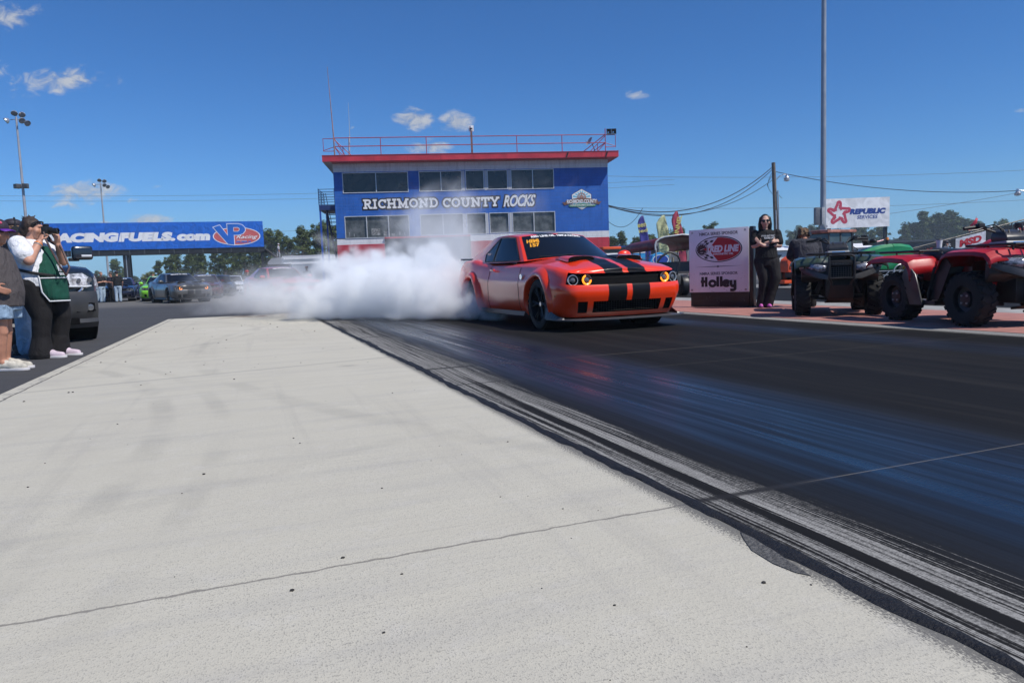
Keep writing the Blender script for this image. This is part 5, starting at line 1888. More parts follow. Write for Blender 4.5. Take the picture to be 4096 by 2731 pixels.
    for i in range(25):
        u = i / 24
        e = green(u, 1, 'S')
        row = []
        f0 = green(0, 1, 'F').x + (green(0, 1, 'B').x - green(0, 1, 'F').x) * u
        for j in range(17):
            f = -1 + 2 * j / 16
            x = e.x + (f0 - e.x) * (1 - abs(f) ** 2.2)
            zc = 1.415 + (1.405 - 1.415) * u + .052 * math.sin(math.pi * min(1, u * 1.0)) ** .8
            row.append(Vector((x, e.y * f, zc + (e.z - zc) * abs(f) ** 2.2)))
        rr_.append(row)
    gm.loft(rr_, False)
    gm.build('roof', pm, t, 50)
    gl = MB()
    g_patch(gl, 'F', -.94, .94, .03, .965, .005, 20, 8)
    ws = gl.build('windscreen', TINT, t, True)
    gl = MB()
    g_patch(gl, 'B', -.88, .88, .08, .93, .005, 16, 6)
    gl.build('rear_window', TINT, t, True)
    def dlo(a, c):
        bot = (.045 + .61 * a, .05)
        top_ = (.075 + .60 * a, .92 - .10 * max(0, a - .55) ** 1.5)
        lim = 1 - .62 * max(0, (a - .62) / .38) ** 1.6 * 1.0
        tt = bot[1] + (top_[1] * lim - bot[1]) * c
        uu = bot[0] + (top_[0] - bot[0]) * c - .05 * max(0, (a - .7) / .3) * (1 - c)
        return uu, max(tt, bot[1])
    for mir in (False, True):
        gl = MB()
        g_patch(gl, 'S', 0, 1, 0, 1, .006, 20, 8, mir, dlo)
        sw = gl.build('side_window', TINT, t, True)
        b = MB()
        pil = [g_off(*dlo(.66, c / 6), 'S', .008) for c in range(7)]
        if mir:
            pil = [Vector((p.x, -p.y, p.z)) for p in pil]
        b.tube(pil, .012, 4)
        b.build('pillar_trim', TRIM, sw)
        b = MB()
        loop = [dlo(a / 20, 0) for a in range(21)] + [dlo(1, c / 6) for c in range(1, 7)] + [dlo(1 - a / 20, 1) for a in range(1, 21)] + [dlo(0, 1 - c / 6) for c in range(1, 6)]
        pts = [g_off(u, tt, 'S', .006) for u, tt in loop]
        if mir:
            pts = [Vector((p.x, -p.y, p.z)) for p in pts]
        b.tube(pts, .011, 4, closed=True)
        b.build('window_seal', TRIM, sw, True)
    # ---- flares
    for (wx, s) in WHEELS:
        rings = []
        big = .03 if wx < -1 else 0
        for i in range(33):
            a = R(-24 + 228 * i / 32)
            ca, sa = math.cos(a), math.sin(a)
            sec = []
            for r, dy in ((.525, -.012), (.505, .008), (.475, .036), (.44, .052), (.41, .050), (.396, .040), (.388, -.02), (.385, -.16)):
                r = r + big * .5
                x = wx + ca * r
                z = WR + sa * r
                yb = interp([(-4.0, .84), (-3.7, .925), (-2.95, .965), (-1.9, .932), (-.5, .935), (.42, .940), (.62, .915), (.76, .865)], x)
                tt = max(0, min(1, (z - .2) / .74))
                y = yb - interp(INSET, tt) + dy + (big if dy > 0 else 0) * .5
                if z < .19:
                    z = .19
                sec.append(Vector((x, s * y, z)))
            rings.append(sec)
        MB().loft(rings, False).build('wheel_flare', pm, t, 50)
        b = MB()
        b.lathe([(.39, -.30), (.39, .12), (.05, -.30)][:2], (wx, s * .80, WR), (0, s, 0), 28)
        b.lathe([(.39, -.12), (.02, -.12)], (wx, s * .80, WR), (0, s, 0), 28)
        b.build('wheel_well', GRIL, t, True)
    wheel_set(t, RIMD)
    MB().bx(-3.6, .6, -.62, .62, .19, .55).build('underbody', GRIL, t)
    # ---- chin splitter, sills, spoiler
    ch = [p for p in P if p.x > .36]
    no = [nn for p, nn in zip(P, N) if p.x > .36]
    outl = [p + nn * (.035 + .03 * min(1, max(0, (p.x - .5) / .3))) for p, nn in zip(ch, no)]
    pol = [(q.x, q.y) for q in outl] + [(q.x, -q.y) for q in outl[::-1]]
    MB().prism(pol, .018, Matrix.Translation((0, 0, .150))).build('splitter', SPLT, t, bevel=.004)
    for s in (1, -1):
        b = MB()
        rings = []
        for i in range(8):
            k_ = i / 7
            x = .34 + .42 * k_
            yb = interp([(.3, .955), (.62, .93), (.76, .89)], x)
            rings.append([Vector((x, s * (yb - .02), .16)), Vector((x, s * (yb + .03), .165)), Vector((x - .02, s * (yb - .005), .19 + .14 * (1 - k_) ** 1.5))])
        b.loft(rings, True, True)
        b.build('splitter_winglet', SPLT, t)
        b = MB()
        b.loft([[Vector((x, s * .90, .20)), Vector((x, s * .955, .175)), Vector((x, s * .93, .24))] for x in (-2.45, -1.8, -1.1, -.48)], True, True)
        b.build('side_skirt', TRIM, t)
        MB().lathe([(.002, .004), (.042, .004), (.045, 0)], (-.60, s * .934, .745), (0, s, 0), 18).build('fender_emblem', CHRM, t, True)
        MB().box((.66, s * .895, .475), (.20, .02, .032), rz=-s * .28).build('side_marker', AMBO, t, bevel=.006)
        MB().box((-1.86, s * .925, .865), (.17, .028, .034), rz=0).build('door_handle', pm, t, bevel=.01)
        for xg in (-.72, -2.08):
            b = MB()
            gp = []
            for tt in [.04 + .94 * q / 14 for q in range(15)]:
                j = min(range(n), key=lambda a: abs(P[a].x - xg) + (9 if P[a].y < .5 else 0))
                v = side_pt(P[j], N[j], tt)
                gp.append(Vector((xg + (.06 * (tt - .5) if xg < -1 else 0), s * (v.y + .0005), v.z)))
            b.tube(gp, .0045, 4)
            b.build('door_seam', GRIL, t)
    b = MB()
    b.loft([[Vector((-3.78 - .12 * (1 - (y / .8) ** 2), y, 1.075)), Vector((-3.98 - .10 * (1 - (y / .8) ** 2), y, 1.115)), Vector((-3.96 - .10 * (1 - (y / .8) ** 2), y, 1.085))] for y in (-.80, -.6, -.3, 0, .3, .6, .80)], True, True)
    b.build('spoiler', TRIM, t)
    for s in (1, -1):
        MB().box((-4.052, s * .48, .80), (.03, .62, .13)).build('tail_light', M('tail_red', (.25, .008, .01), .15), t, bevel=.01)
    # ---- lamps
    for s in (1, -1):
        for (y, x, out) in ((.765, .80, True), (.592, .858, False)):
            c = Vector((x, s * y, .680))
            axis = Vector((1, s * (.22 if out else .1), 0)).normalized()
            h = bpy.data.objects.new('headlight', None)
            COL.objects.link(h)
            h.parent = t
            MB().lathe([(.074, -.05), (.076, .008), (.070, .016), (.064, .006)], c, axis, 26).build('bezel', CHRM if out else GRIL, h, True)
            MB().tube([c + axis * .010 + frame_of(axis)[0] * (.066 * math.cos(q)) + frame_of(axis)[1] * (.066 * math.sin(q)) for q in [2 * math.pi * k2 / 26 for k2 in range(26)]], .006 if out else .003, 6, closed=True).build('lamp_ring', M('ring_white', (.42, .44, .46), .3), h, True)
            MB().lathe([(.064, .004), (.05, -.012), (.034, -.014), (.033, .006), (.02, .013), (.001, .015)], c, axis, 26).build('lens', LGLS, h, True)
            if not out:
                u, w, d = frame_of(axis)
                b = MB()
                arcp = [c + d * .012 + (Vector((0, math.cos(a), math.sin(a)))) * .058 for a in [R((90 if s > 0 else 90) - s * (18 + 250 * i / 20)) * 1 for i in range(21)]] if lit else [c + d * .012 + Vector((0, math.cos(a), math.sin(a))) * .058 for a in [R(360 * i / 24) for i in range(25)]]
                b.tube(arcp, .0125, 6)
                b.build('halo', AMB if lit else LGLS, h, True)
    if scoop:
        for s in (1, -1):
            b, mo = MB(), MB()
            rings, x0 = [], .30
            for i in range(9):
                k_ = i / 8
                x = x0 - .52 * k_
                zc = interp(ZCEN, x) + .018
                w, h = .195 * (1 - .25 * k_ ** 2), .050 * math.cos(k_ * 1.5)
                rings.append([Vector((x + .02 * math.cos(a), s * .375 + w * math.copysign(abs(math.cos(a)) ** .6, math.cos(a)), zc - .025 + max(-.0, h + .025) * abs(math.sin(a)) ** .5)) for a in [math.pi * q / 14 for q in range(15)]])
            b.loft(rings, False)
            sc_ = b.build('hood_scoop', pm, t, 50)
            rg0 = rings[0]
            c = sum(rg0, Vector()) / len(rg0)
            mo.add([Vector((p.x + .0035, s * .375 + (p.y - s * .375) * .95, c.z + (p.z - c.z) * .93)) for p in rg0], [tuple(range(len(rg0)))])
            mo.build('scoop_mouth', GRIL, sc_)
    # ---- mirrors
    for s in (1, -1):
        if s < 0 and not right_mirror:
            MB().box((-.98, -.865, .955), (.06, .03, .03), rz=.3).build('mirror_base', TRIM, t, bevel=.012)
            continue
        mr = MB().sph((-.90, s * 1.0, 1.035), .1, 14, 10, (.72, 1.18, .78)).build('mirror', pm, t, True)
        MB().box((-.955, s * 1.0, 1.035), (.03, .17, .10)).build('mirror_glass', LGLS, mr, bevel=.01)
        MB().tube([(-.92, s * .84, .985), (-.91, s * .94, 1.01)], .025, 6).build('mirror_stalk', TRIM, mr, True)
    # ---- wipers and inside
    MB().tube([g_off(-.1, .05, 'F', .02), g_off(-.75, .06, 'F', .02)], .008, 4).build('wiper', TRIM, t)
    if decal:
        decal(t)
    if line:
        wrap_text('lettering', line, M('decal_white', (.78, .79, .8), .5), t, (-.66, .865, .66, .945), bold=.05)
    return t


def hero_decal(t):
    DW = M('decal_white', (.78, .79, .8), .5)
    wrap_text('lettering', 'RED LINE OIL  NMCA RACING', DW, t, (-.72, .865, .72, .95), d=.009, bold=.045)
    YE = M('decal_yellow', (.85, .38, .02), .5)
    wrap_text('lettering', 'HEMI', YE, t, (-.87, .66, -.58, .80), d=.009, bold=.05, shear=.15)
    wrap_text('lettering', '157', YE, t, (-.83, .49, -.61, .63), d=.009, bold=.05, shear=.15)
    b = MB()
    b.box((-2.42, -.745, 1.10), (.14, .01, .12), M4=Matrix.Rotation(.42, 3, 'X'))
    b.build('sticker', M('decal_pale', (.55, .45, .48), .5), t)


def yaw(ang):
    return ang - math.pi / 2


ORANGE = paint('orange_paint', (.90, .046, .003), (.008, .008, .009), .30)
hero = make_car('orange muscle car with twin black stripes doing a burnout on the track', ORANGE, (1.25, 10.56, 0), yaw(PSI + .022), decal=hero_decal, right_mirror=False)
GREYP = paint('grey_paint', (.105, .10, .092), (.012, .012, .014), .30, .25)
GQ = 'muscle cars waiting in the staging lanes'
make_car('grey muscle car with black stripes and lit amber lamps leading the staging lanes', GREYP, (-15.74, 35.6, 0), yaw(R(40)), GQ, line='REDLINE OIL NMCA')
LIME = paint('lime_paint', (.22, .62, .02), None, .3)
make_car('lime green muscle car with black hood beside the grey one', LIME, (-20.35, 42.2, 0), yaw(PSI + R(2)), GQ, lit=False, line='NMCA RACING')
DKRED = paint('dark_red_paint', (.10, .006, .012), None, .25, .35)
make_car('dark red muscle car parked just behind the grey one', DKRED, (-18.3, 43.6, 0), yaw(PSI + R(1)), GQ, lit=False, line='REDLINE OIL NMCA')
NAVYP = paint('navy_paint', (.006, .010, .035), None, .25)
make_car('navy blue coupe with a white windscreen banner beside three standing people', NAVYP, (-24.0, 44.6, 0), yaw(PSI + R(3)), GQ, lit=False, line='NMCA RACING')
CRIM = paint('crimson_paint', (.42, .012, .03), None, .3)
make_car('crimson muscle car fading into the tire smoke behind the burnout', CRIM, (-8.75, 29.6, 0), yaw(R(37)), GQ, lit=False, line='REDLINE OIL NMCA')
WHP = paint('white_car_paint', (.60, .61, .63), None, .3)
make_car('white coupe queued far behind the dark red one', WHP, (-21.0, 55, 0), yaw(PSI - R(2)), GQ, lit=False, scoop=False)
BLK = paint('black_car_paint', (.010, .012, .018), None, .25)
make_car('black coupe queued between the dark red and white cars', BLK, (-19.8, 49.5, 0), yaw(PSI - R(1)), GQ, lit=False)
make_car('silver coupe with an open hood far behind the lime green car', paint('silver_paint', (.30, .31, .33), None, .3, .5), (-25.6, 54, 0), yaw(PSI + R(3)), GQ, lit=False)
make_car('bright red coupe at the far end of the queue beside the smoke', paint('red_car_paint', (.5, .02, .02), None, .3), (-22.4, 66, 0), yaw(PSI - R(3)), GQ, lit=False)
# ================================================================== people
def skin_mat(name, col):
    return M(name, col, .55, var=.12, vs=14, spec=.4)


def cloth(name, col=None, wr=.8, sc=9.):
    """woven cloth with soft creases"""
    if name in MATS:
        return MATS[name]
    m, g, b = new_mat(name)
    P = g.new('ShaderNodeTexCoord').outputs['Object']
    n = g.noise(g.vm('MULTIPLY', P, (1., 1., .55)), sc, 3, .5, 1.6)
    f = g.noise(P, 160, 2, .6)
    c = g.mix(g.ss(g.m('ADD', g.m('MULTIPLY', n, .7), g.m('MULTIPLY', f, .3)), .3, .7), tuple(q * .8 for q in col), tuple(min(1, q * 1.18) for q in col))
    g.put(b.inputs['Base Color'], c)
    b.inputs['Roughness'].default_value = .85
    b.inputs['Specular IOR Level'].default_value = .25
    bump_to(g, b, n, wr, .045)
    MATS[name] = m
    return m


def remesh(mb, vox, name, mat, parent, smooth=4):
    me = mb.mesh(name)
    o = bpy.data.objects.new('tmp', me)
    COL.objects.link(o)
    r = o.modifiers.new('r', 'REMESH')
    r.mode = 'VOXEL'
    r.voxel_size = vox
    if smooth:
        s = o.modifiers.new('s', 'SMOOTH')
        s.factor = .5
        s.iterations = smooth
    dg = bpy.context.evaluated_depsgraph_get()
    me2 = bpy.data.meshes.new_from_object(o.evaluated_get(dg))
    bpy.data.objects.remove(o)
    bpy.data.meshes.remove(me)
    me2.name = name
    me2.polygons.foreach_set('use_smooth', [True] * len(me2.polygons))
    return link(name, me2, mat, parent)


def cap(mb, p, q, r0, r1, n=12):
    """tapered capsule"""
    p, q = Vector(p), Vector(q)
    d = (q - p)
    if d.length < 1e-5:
        return mb.sph(p, r0, n, 8)
    d.normalize()
    u, w, _ = frame_of(d)
    rings = []
    for k in range(5):
        a = math.pi / 2 * (k / 4)
        rings.append((p - d * r0 * math.cos(a), max(1e-3, r0 * math.sin(a))))
    for k in range(5):
        a = math.pi / 2 * (k / 4)
        rings.append((q + d * r1 * math.sin(a), max(1e-3, r1 * math.cos(a))))
    return mb.loft([[c + (u * math.cos(t) + w * math.sin(t)) * r for t in [2 * math.pi * j / n for j in range(n)]] for c, r in rings], True, True)


def chain(mb, pts, rad):
    for i in range(len(pts) - 1):
        cap(mb, pts[i], pts[i + 1], rad[i], rad[i + 1])


def torso(mb, secs, n=20):
    """stack of ellipses (x, y, z, rx, ry)"""
    mb.loft([[Vector((x + rx * math.cos(a), y + ry * math.sin(a), z)) for a in [2 * math.pi * j / n for j in range(n)]] for x, y, z, rx, ry in secs], True, True)


def hand(mb, wrist, dirv, palm_n, s=1., curl=.5, spread=.012, thumb=1):
    """palm and five bent fingers; dirv from wrist to knuckles, palm_n out of the palm"""
    d = Vector(dirv).normalized()
    n = Vector(palm_n)
    n = (n - d * n.dot(d)).normalized()
    sd = d.cross(n) * thumb
    w = Vector(wrist)
    for k in (-1.2, -.4, .4, 1.2):
        cap(mb, w + sd * k * .014 * s, w + d * .085 * s + sd * k * .019 * s, .016 * s, .012 * s, 8)
    for i, L in enumerate((.070, .080, .075, .060)):
        k = 1.35 - .9 * i
        a0 = w + d * .088 * s + sd * k * .019 * s
        d1 = (d * math.cos(curl) + n * math.sin(curl) + sd * k * spread).normalized()
        d2 = (d * math.cos(curl * 2.1) + n * math.sin(curl * 2.1)).normalized()
        a1 = a0 + d1 * L * .52 * s
        a2 = a1 + d2 * L * .48 * s
        cap(mb, a0, a1, .0095 * s, .0088 * s, 8)
        cap(mb, a1, a2, .0088 * s, .0075 * s, 8)
    t0 = w + d * .03 * s + sd * .032 * s
    t1 = t0 + (d * .6 + sd * .7 + n * .35).normalized() * .038 * s
    t2 = t1 + (d * .9 + sd * .1 + n * .5).normalized() * .03 * s
    cap(mb, t0, t1, .013 * s, .0105 * s, 8)
    cap(mb, t1, t2, .0105 * s, .009 * s, 8)


def head(mb, c, f, up=(0, 0, 1), s=1.):
    """skull, jaw, nose, brow, lips and ears; f = facing direction"""
    c, f, up = Vector(c), Vector(f).normalized(), Vector(up).normalized()
    l = up.cross(f).normalized()
    up = f.cross(l)
    rot = Matrix((f, l, up)).transposed()
    A = lambda x, y, z: c + (f * x + l * y + up * z) * s
    mb.sph(A(-.012, 0, .028), .098 * s, 18, 12, (1.0, .80, .98), rot)
    mb.sph(A(.022, 0, -.028), .078 * s, 16, 10, (.95, .82, 1.12), rot)
    mb.sph(A(.048, 0, -.088), .034 * s, 12, 8, (1.0, 1.15, .9), rot)
    cap(mb, A(.092, 0, .018), A(.108, 0, -.022), .011 * s, .016 * s, 8)
    cap(mb, A(.078, -.036, .032), A(.078, .036, .032), .015 * s, .015 * s, 8)
    cap(mb, A(.078, -.018, -.058), A(.078, .018, -.058), .012 * s, .012 * s, 8)
    for y in (-.045, .045):
        mb.sph(A(.052, y, -.022), .034 * s, 10, 8, (1, 1, 1), rot)
        mb.sph(A(-.005, y * 1.78, -.004), .03 * s, 10, 8, (.75, .35, 1.1), rot)
    return A


def neck(mb, base, c, r=.056):
    cap(mb, base, Vector(c) - Vector((.02, 0, .05)), r * 1.12, r * .95, 14)


def shoe(mb, toe, heel, z0=0., w=.046):
    toe, heel = Vector((toe[0], toe[1], z0)), Vector((heel[0], heel[1], z0))
    d = toe - heel
    cap(mb, heel + Vector((0, 0, .05)) + d * .08, heel + d * .45 + Vector((0, 0, .055)), w, w * 1.05)
    cap(mb, heel + d * .4 + Vector((0, 0, .045)), heel + d * .84 + Vector((0, 0, .034)), w * 1.05, w * .82)
    cap(mb, heel + d * .02 + Vector((0, 0, .09)), heel + d * .3 + Vector((0, 0, .08)), w * .85, w * .7)


def sole(name, toe, heel, mat, parent, z0=0., w=.05):
    toe, heel = Vector((toe[0], toe[1], 0)), Vector((heel[0], heel[1], 0))
    d = (toe - heel)
    L = d.length
    d.normalize()
    s = Vector((-d.y, d.x, 0))
    pts = []
    for (k, q) in ((-.04, .6), (-.07, 0), (-.04, -.6), (.2, -.95), (.45, -.85), (.7, -1.1), (.9, -.9), (1.0, -.4), (1.02, 0), (1.0, .4), (.9, .9), (.7, 1.1), (.45, .85), (.2, .95)):
        p = heel + d * L * k + s * w * q
        pts.append((p.x, p.y))
    return MB().prism(pts, .028, Matrix.Translation((0, 0, z0))).build(name, mat, parent, bevel=.006)


SK1 = skin_mat('skin_fair', (.50, .26, .18))
SK2 = skin_mat('skin_tan', (.42, .20, .13))
SK3 = skin_mat('skin_pale', (.55, .33, .25))
HAIRB = M('hair_brown', (.035, .020, .013), .5, var=.5, vs=30, bump=.6, bs=70)
HAIRK = M('hair_black', (.008, .007, .007), .4, var=.4, vs=30, bump=.5, bs=70)
HAIRC = M('hair_curly', (.15, .085, .04), .6, var=.6, vs=40, bump=.9, bs=90)
HAIRL = M('hair_light', (.20, .11, .06), .5, var=.5, vs=30, bump=.6, bs=70)
GLASSK = M('sunglass_black', (.006, .006, .007), .05, spec=.8)
TEEB = cloth('tee_black', (.014, .014, .016))
TEEW = cloth('tee_white', (.70, .71, .74), .6)
LEGK = cloth('leggings_black', (.013, .012, .013), .5, 7)
JEAN = cloth('jeans_blue', (.36, .46, .56), 1., 11)
JEANL = cloth('jeans_pale', (.24, .34, .46), .9, 12)
HOOD = cloth('hoodie_grey', (.075, .066, .068), .8, 8)
GRN = cloth('apron_green', (.008, .062, .042), .7, 7)
DENIM = cloth('denim_dark', (.03, .06, .13), .8)
RUBK = M('rubber_black', (.012, .012, .012), .5)


def person(label, loc, rz, group=None):
    t = thing('person', label, 'person', loc, rz, group)
    return t


# ---------------------------------------------------------------- photographer in white tee, apron and flared leggings
p = person('woman in white tee, green apron and black flares holding a camera to her eye', (-5.64, 8.80, -.014), R(2))
b = MB()
HC = Vector((-.04, 0, 1.545))
A = head(b, HC, (1, .05, -.04), (.05, 0, 1))
neck(b, (-.10, 0, 1.38), HC, .060)
torso(b, [(-.10, 0, 1.40, .07, .10), (-.10, 0, 1.30, .15, .21), (-.07, 0, 1.15, .19, .22), (-.03, 0, 1.0, .22, .23), (-.03, 0, .85, .22, .22), (-.02, 0, .76, .16, .18)])
RSH, REL, RWR = Vector((-.12, -.20, 1.345)), Vector((.045, -.30, 1.165)), Vector((.085, -.13, 1.385))
LSH, LEL, LWR = Vector((-.10, .20, 1.34)), Vector((.12, .25, 1.16)), Vector((.165, .10, 1.355))
chain(b, [RSH, REL], [.085, .062])
chain(b, [REL, RWR], [.060, .036])
chain(b, [LSH, LEL, LWR], [.078, .058, .034])
hand(b, RWR, (.10, .25, .5), (.35, .7, -.2), 1.0, .75, thumb=-1)
hand(b, LWR, (.12, -.25, .45), (.1, -.3, .9), 1.0, .55, thumb=1)
chain(b, [(-.04, -.12, .80), (.025, -.13, .48), (-.0, -.13, .09)], [.14, .085, .05])
chain(b, [(.02, .12, .80), (.11, .12, .48), (.05, .12, .09)], [.14, .085, .05])
remesh(b, .0078, 'body', SK1, p, 3)
b = MB()
chain(b, [(-.055, -.115, .86), (.03, -.13, .50)], [.185, .112])
chain(b, [(.03, -.13, .50), (.0, -.13, .26), (-.015, -.13, .05)], [.108, .098, .140])
chain(b, [(.01, .115, .86), (.12, .12, .50)], [.180, .115])
chain(b, [(.12, .12, .50), (.08, .12, .28), (.045, .12, .08)], [.110, .096, .130])
torso(b, [(-.04, 0, 1.02, .20, .22), (-.05, 0, .90, .225, .245), (-.04, 0, .78, .20, .235), (-.02, 0, .70, .12, .18)])
remesh(b, .014, 'trousers', LEGK, p, 5)
b = MB()
torso(b, [(-.115, 0, 1.425, .085, .11), (-.11, 0, 1.37, .14, .20), (-.09, 0, 1.27, .195, .245), (-.065, 0, 1.12, .215, .25), (-.035, 0, 1.0, .245, .262), (-.04, 0, .92, .255, .268)])
b.loft([[Vector((-.04 + .258 * math.cos(a), .272 * math.sin(a), z - (.05 * max(0, math.cos(a)) - .02 * math.cos(a)) * k)) for a in [2 * math.pi * j / 24 for j in range(24)]] for z, k in ((.96, 0), (.90, 1), (.868, 1))], True, True)
chain(b, [RSH + Vector((-.01, .02, .01)), RSH.lerp(REL, .62)], [.112, .118])
chain(b, [LSH + Vector((-.01, -.02, .01)), LSH.lerp(LEL, .6)], [.105, .112])
remesh(b, .012, 'tee_shirt', TEEW, p, 3)
ap = MB()                                          # apron front, lying on the belly, with pocket and white piping
rows = []
for i in range(13):
    z = 1.34 - .66 * i / 12
    fx = interp([(.66, .285), (.80, .275), (.95, .262), (1.08, .215), (1.2, .165), (1.34, .085)], z)
    wv = interp([(.66, .17), (.8, .235), (1.0, .235), (1.15, .17), (1.34, .11)], z)
    rows.append([Vector((fx - .16 * (k / 4.) ** 2 * (wv / .24), wv * k / 4., z)) for k in range(-4, 5)])
ap.loft(rows, False)
a_ = ap.build('apron', GRN, p, True)
a_.modifiers.new('t', 'SOLIDIFY').thickness = .014
pip = M('piping_white', (.62, .64, .66), .7)
MB().tube([r[0] for r in rows] + rows[-1] + [r[-1] for r in rows[::-1]], .009, 6).build('piping', pip, a_, True)
MB().tube([v + Vector((.008, 0, 0)) for v in rows[7]], .008, 6).build('piping', pip, a_, True)
pm_ = plan(.283, .11, .92, (0, -1, 0), (-.30, 0, .95), (.95, 0, .3))
text('lettering', 'NN', pip, a_, Matrix.Translation((-.012, 0, 0)) @ plan(.262, 0.02, 1.03, (.25, -.97, 0), (-.25, 0, .97), (.94, .25, .25)), (0.02, 0, .20, .085), bold=.05, ext=.003)
text('lettering', 'MUSCLE', pip, a_, Matrix.Translation((-.002, 0, 0)) @ plan(.262, 0.02, .985, (.25, -.97, 0), (-.25, 0, .97), (.94, .25, .25)), (0.02, 0, .20, .032), bold=.03, shear=.2, ext=.003)
back = MB()
rows = []
for i in range(8):
    z = 1.33 - .42 * i / 7
    rows.append([Vector((-.09 - interp([(.9, .285), (1.1, .235), (1.33, .16)], z) * math.cos(q * .95), interp([(.9, .285), (1.1, .262), (1.33, .20)], z) * math.sin(q * .95), z)) for q in [-1 + k / 4. for k in range(9)]])
back.loft(rows, False)
bk = back.build('apron_back', GRN, p, True)
bk.modifiers.new('t', 'SOLIDIFY').thickness = .012
b = MB()
b.tube([Vector((-.045 + .272 * math.cos(a), .283 * math.sin(a), 1.045 - .07 * math.cos(a))) for a in [2 * math.pi * j / 28 for j in range(28)]], .017, 6, closed=True)
b.build('waist_strap', RUBK, p, True)
b = MB()                                           # hair gathered at the back, loose on top
b.sph(A(-.038, 0, .045), .108, 18, 12, (1.02, .90, .92))
b.sph(A(-.105, 0, -.01), .075, 14, 10, (.9, 1., 1.1))
b.sph(A(-.05, .0, .12), .055, 12, 8, (1.2, 1., .6))
for i in range(14):
    a = i * .9
    cap(b, A(-.05 + .03 * math.sin(a), .04 * math.cos(a), .12), A(-.06 + .07 * math.sin(a * 1.7), .06 * math.cos(a), .155 + .03 * math.sin(i)), .012, .004, 6)
remesh(b, .009, 'hair', HAIRB, p, 1)
b = MB()
b.tube([A(.02, -.088, .05), A(.06, -.075, .075), A(.085, -.03, .085), A(.085, .03, .085), A(.06, .075, .075)], .011, 6)
b.build('sunglasses', GLASSK, p, True)
sh = MB()
shoe(sh, (.27, -.13), (-.02, -.13))
remesh(sh, .009, 'shoe', M('shoe_pink', (.56, .46, .52), .6, var=.12, vs=20), p, 2)
sole('shoe_sole', (.275, -.13), (-.03, -.13), M('sole_white', (.62, .60, .60), .6), p)
sh = MB()
shoe(sh, (.32, .12), (.02, .12))
remesh(sh, .009, 'shoe', MATS['shoe_pink'], p, 2)
sole('shoe_sole', (.325, .12), (.01, .12), MATS['sole_white'], p)
for i, dz in enumerate((0, .018)):
    c = RWR.lerp(REL, .12 + dz * 3)
    b = MB()
    u, w, d = frame_of(RWR - REL)
    b.tube([c + (u * math.cos(q) + w * math.sin(q)) * .041 for q in [2 * math.pi * j / 16 for j in range(16)]], .008, 5, closed=True)
    b.build('wristband', M('band_orange', (.85, .22, .02), .5) if i == 0 else M('band_grey', (.3, .3, .3), .5), p, True)
cmr = thing('camera', 'black camera with long lens held at the photographer\'s eye', 'camera', (-5.61, 8.80, -.014), R(2))
MB().bx(.055, .115, -.085, .065, 1.475, 1.57).build('body', RUBK, cmr, bevel=.012)
MB().bx(.05, .10, -.04, .02, 1.571, 1.60).build('viewfinder', RUBK, cmr, bevel=.008)
MB().lathe([(.034, 0), (.034, .05), (.037, .055), (.037, .095), (.032, .10), (.032, .02)], (.115, -.01, 1.518), (1, .03, -.06), 20).build('lens', M('lens_black', (.015, .015, .016), .35), cmr, True)
MB().lathe([(.001, .083), (.031, .087)], (.115, -.01, 1.518), (1, .03, -.06), 20).build('glass', GLASSK, cmr)
MB().tube([Vector((.09, -.09, 1.50)), Vector((.13, -.12, 1.40)), Vector((.18, -.10, 1.25)), Vector((.26, -.11, 1.08)), Vector((.285, -.05, .98)), Vector((.27, .06, 1.08)), Vector((.18, .1, 1.3)), Vector((.09, .07, 1.5))], .012, 5).build('strap', M('strap_brown', (.05, .018, .018), .6), cmr, True)

# ---------------------------------------------------------------- person in grey hoodie and denim shorts at the left edge
p = person('person in grey hoodie, pale denim shorts and purple brimmed cap standing at the left edge', (-5.215, 7.52, -.014), R(0))
b = MB()
HC = Vector((-.02, 0, 1.415))
A = head(b, HC, (1, .03, -.10), (.08, 0, 1))
neck(b, (-.07, 0, 1.25), HC, .062)
torso(b, [(-.08, 0, 1.25, .08, .13), (-.07, 0, 1.1, .13, .18), (-.04, 0, .85, .15, .18), (-.04, 0, .65, .14, .17)])
SH = Vector((-.07, -.21, 1.19))
EL = Vector((-.10, -.27, .93))
WRs = Vector((.04, -.23, .86))
chain(b, [SH, EL, WRs], [.06, .05, .034])
hand(b, WRs, (.75, .25, -.35), (.2, .9, -.2), 1.0, .45, thumb=1)
for s, x in ((-1, -.02), (1, -.11)):
    chain(b, [(x - .02, s * .10, .68), (x, s * .10, .44), (x + .01, s * .1, .40)], [.095, .068, .062])
    chain(b, [(x + .005, s * .10, .42), (x - .02, s * .10, .28), (x - .025, s * .10, .10)], [.062, .066, .042])
    cap(b, (x - .025, s * .1, .1), (x + .05, s * .1, .05), .042, .04)
remesh(b, .0078, 'body', SK2, p, 3)
b = MB()
torso(b, [(-.075, 0, 1.275, .09, .12), (-.075, 0, 1.2, .13, .20), (-.06, 0, 1.08, .155, .22), (-.035, 0, .92, .175, .23), (-.025, 0, .80, .18, .23), (-.03, 0, .69, .165, .22), (-.03, 0, .655, .165, .22)])
chain(b, [SH, EL], [.094, .085])
chain(b, [EL, WRs + Vector((-.01, 0, .005))], [.085, .056])
torso(b, [(-.12, 0, 1.20, .07, .13), (-.14, 0, 1.28, .07, .13), (-.13, 0, 1.33, .05, .1)])
remesh(b, .012, 'hoodie', HOOD, p, 4)
b = MB()
torso(b, [(-.04, 0, .72, .155, .20), (-.04, 0, .62, .155, .205)])
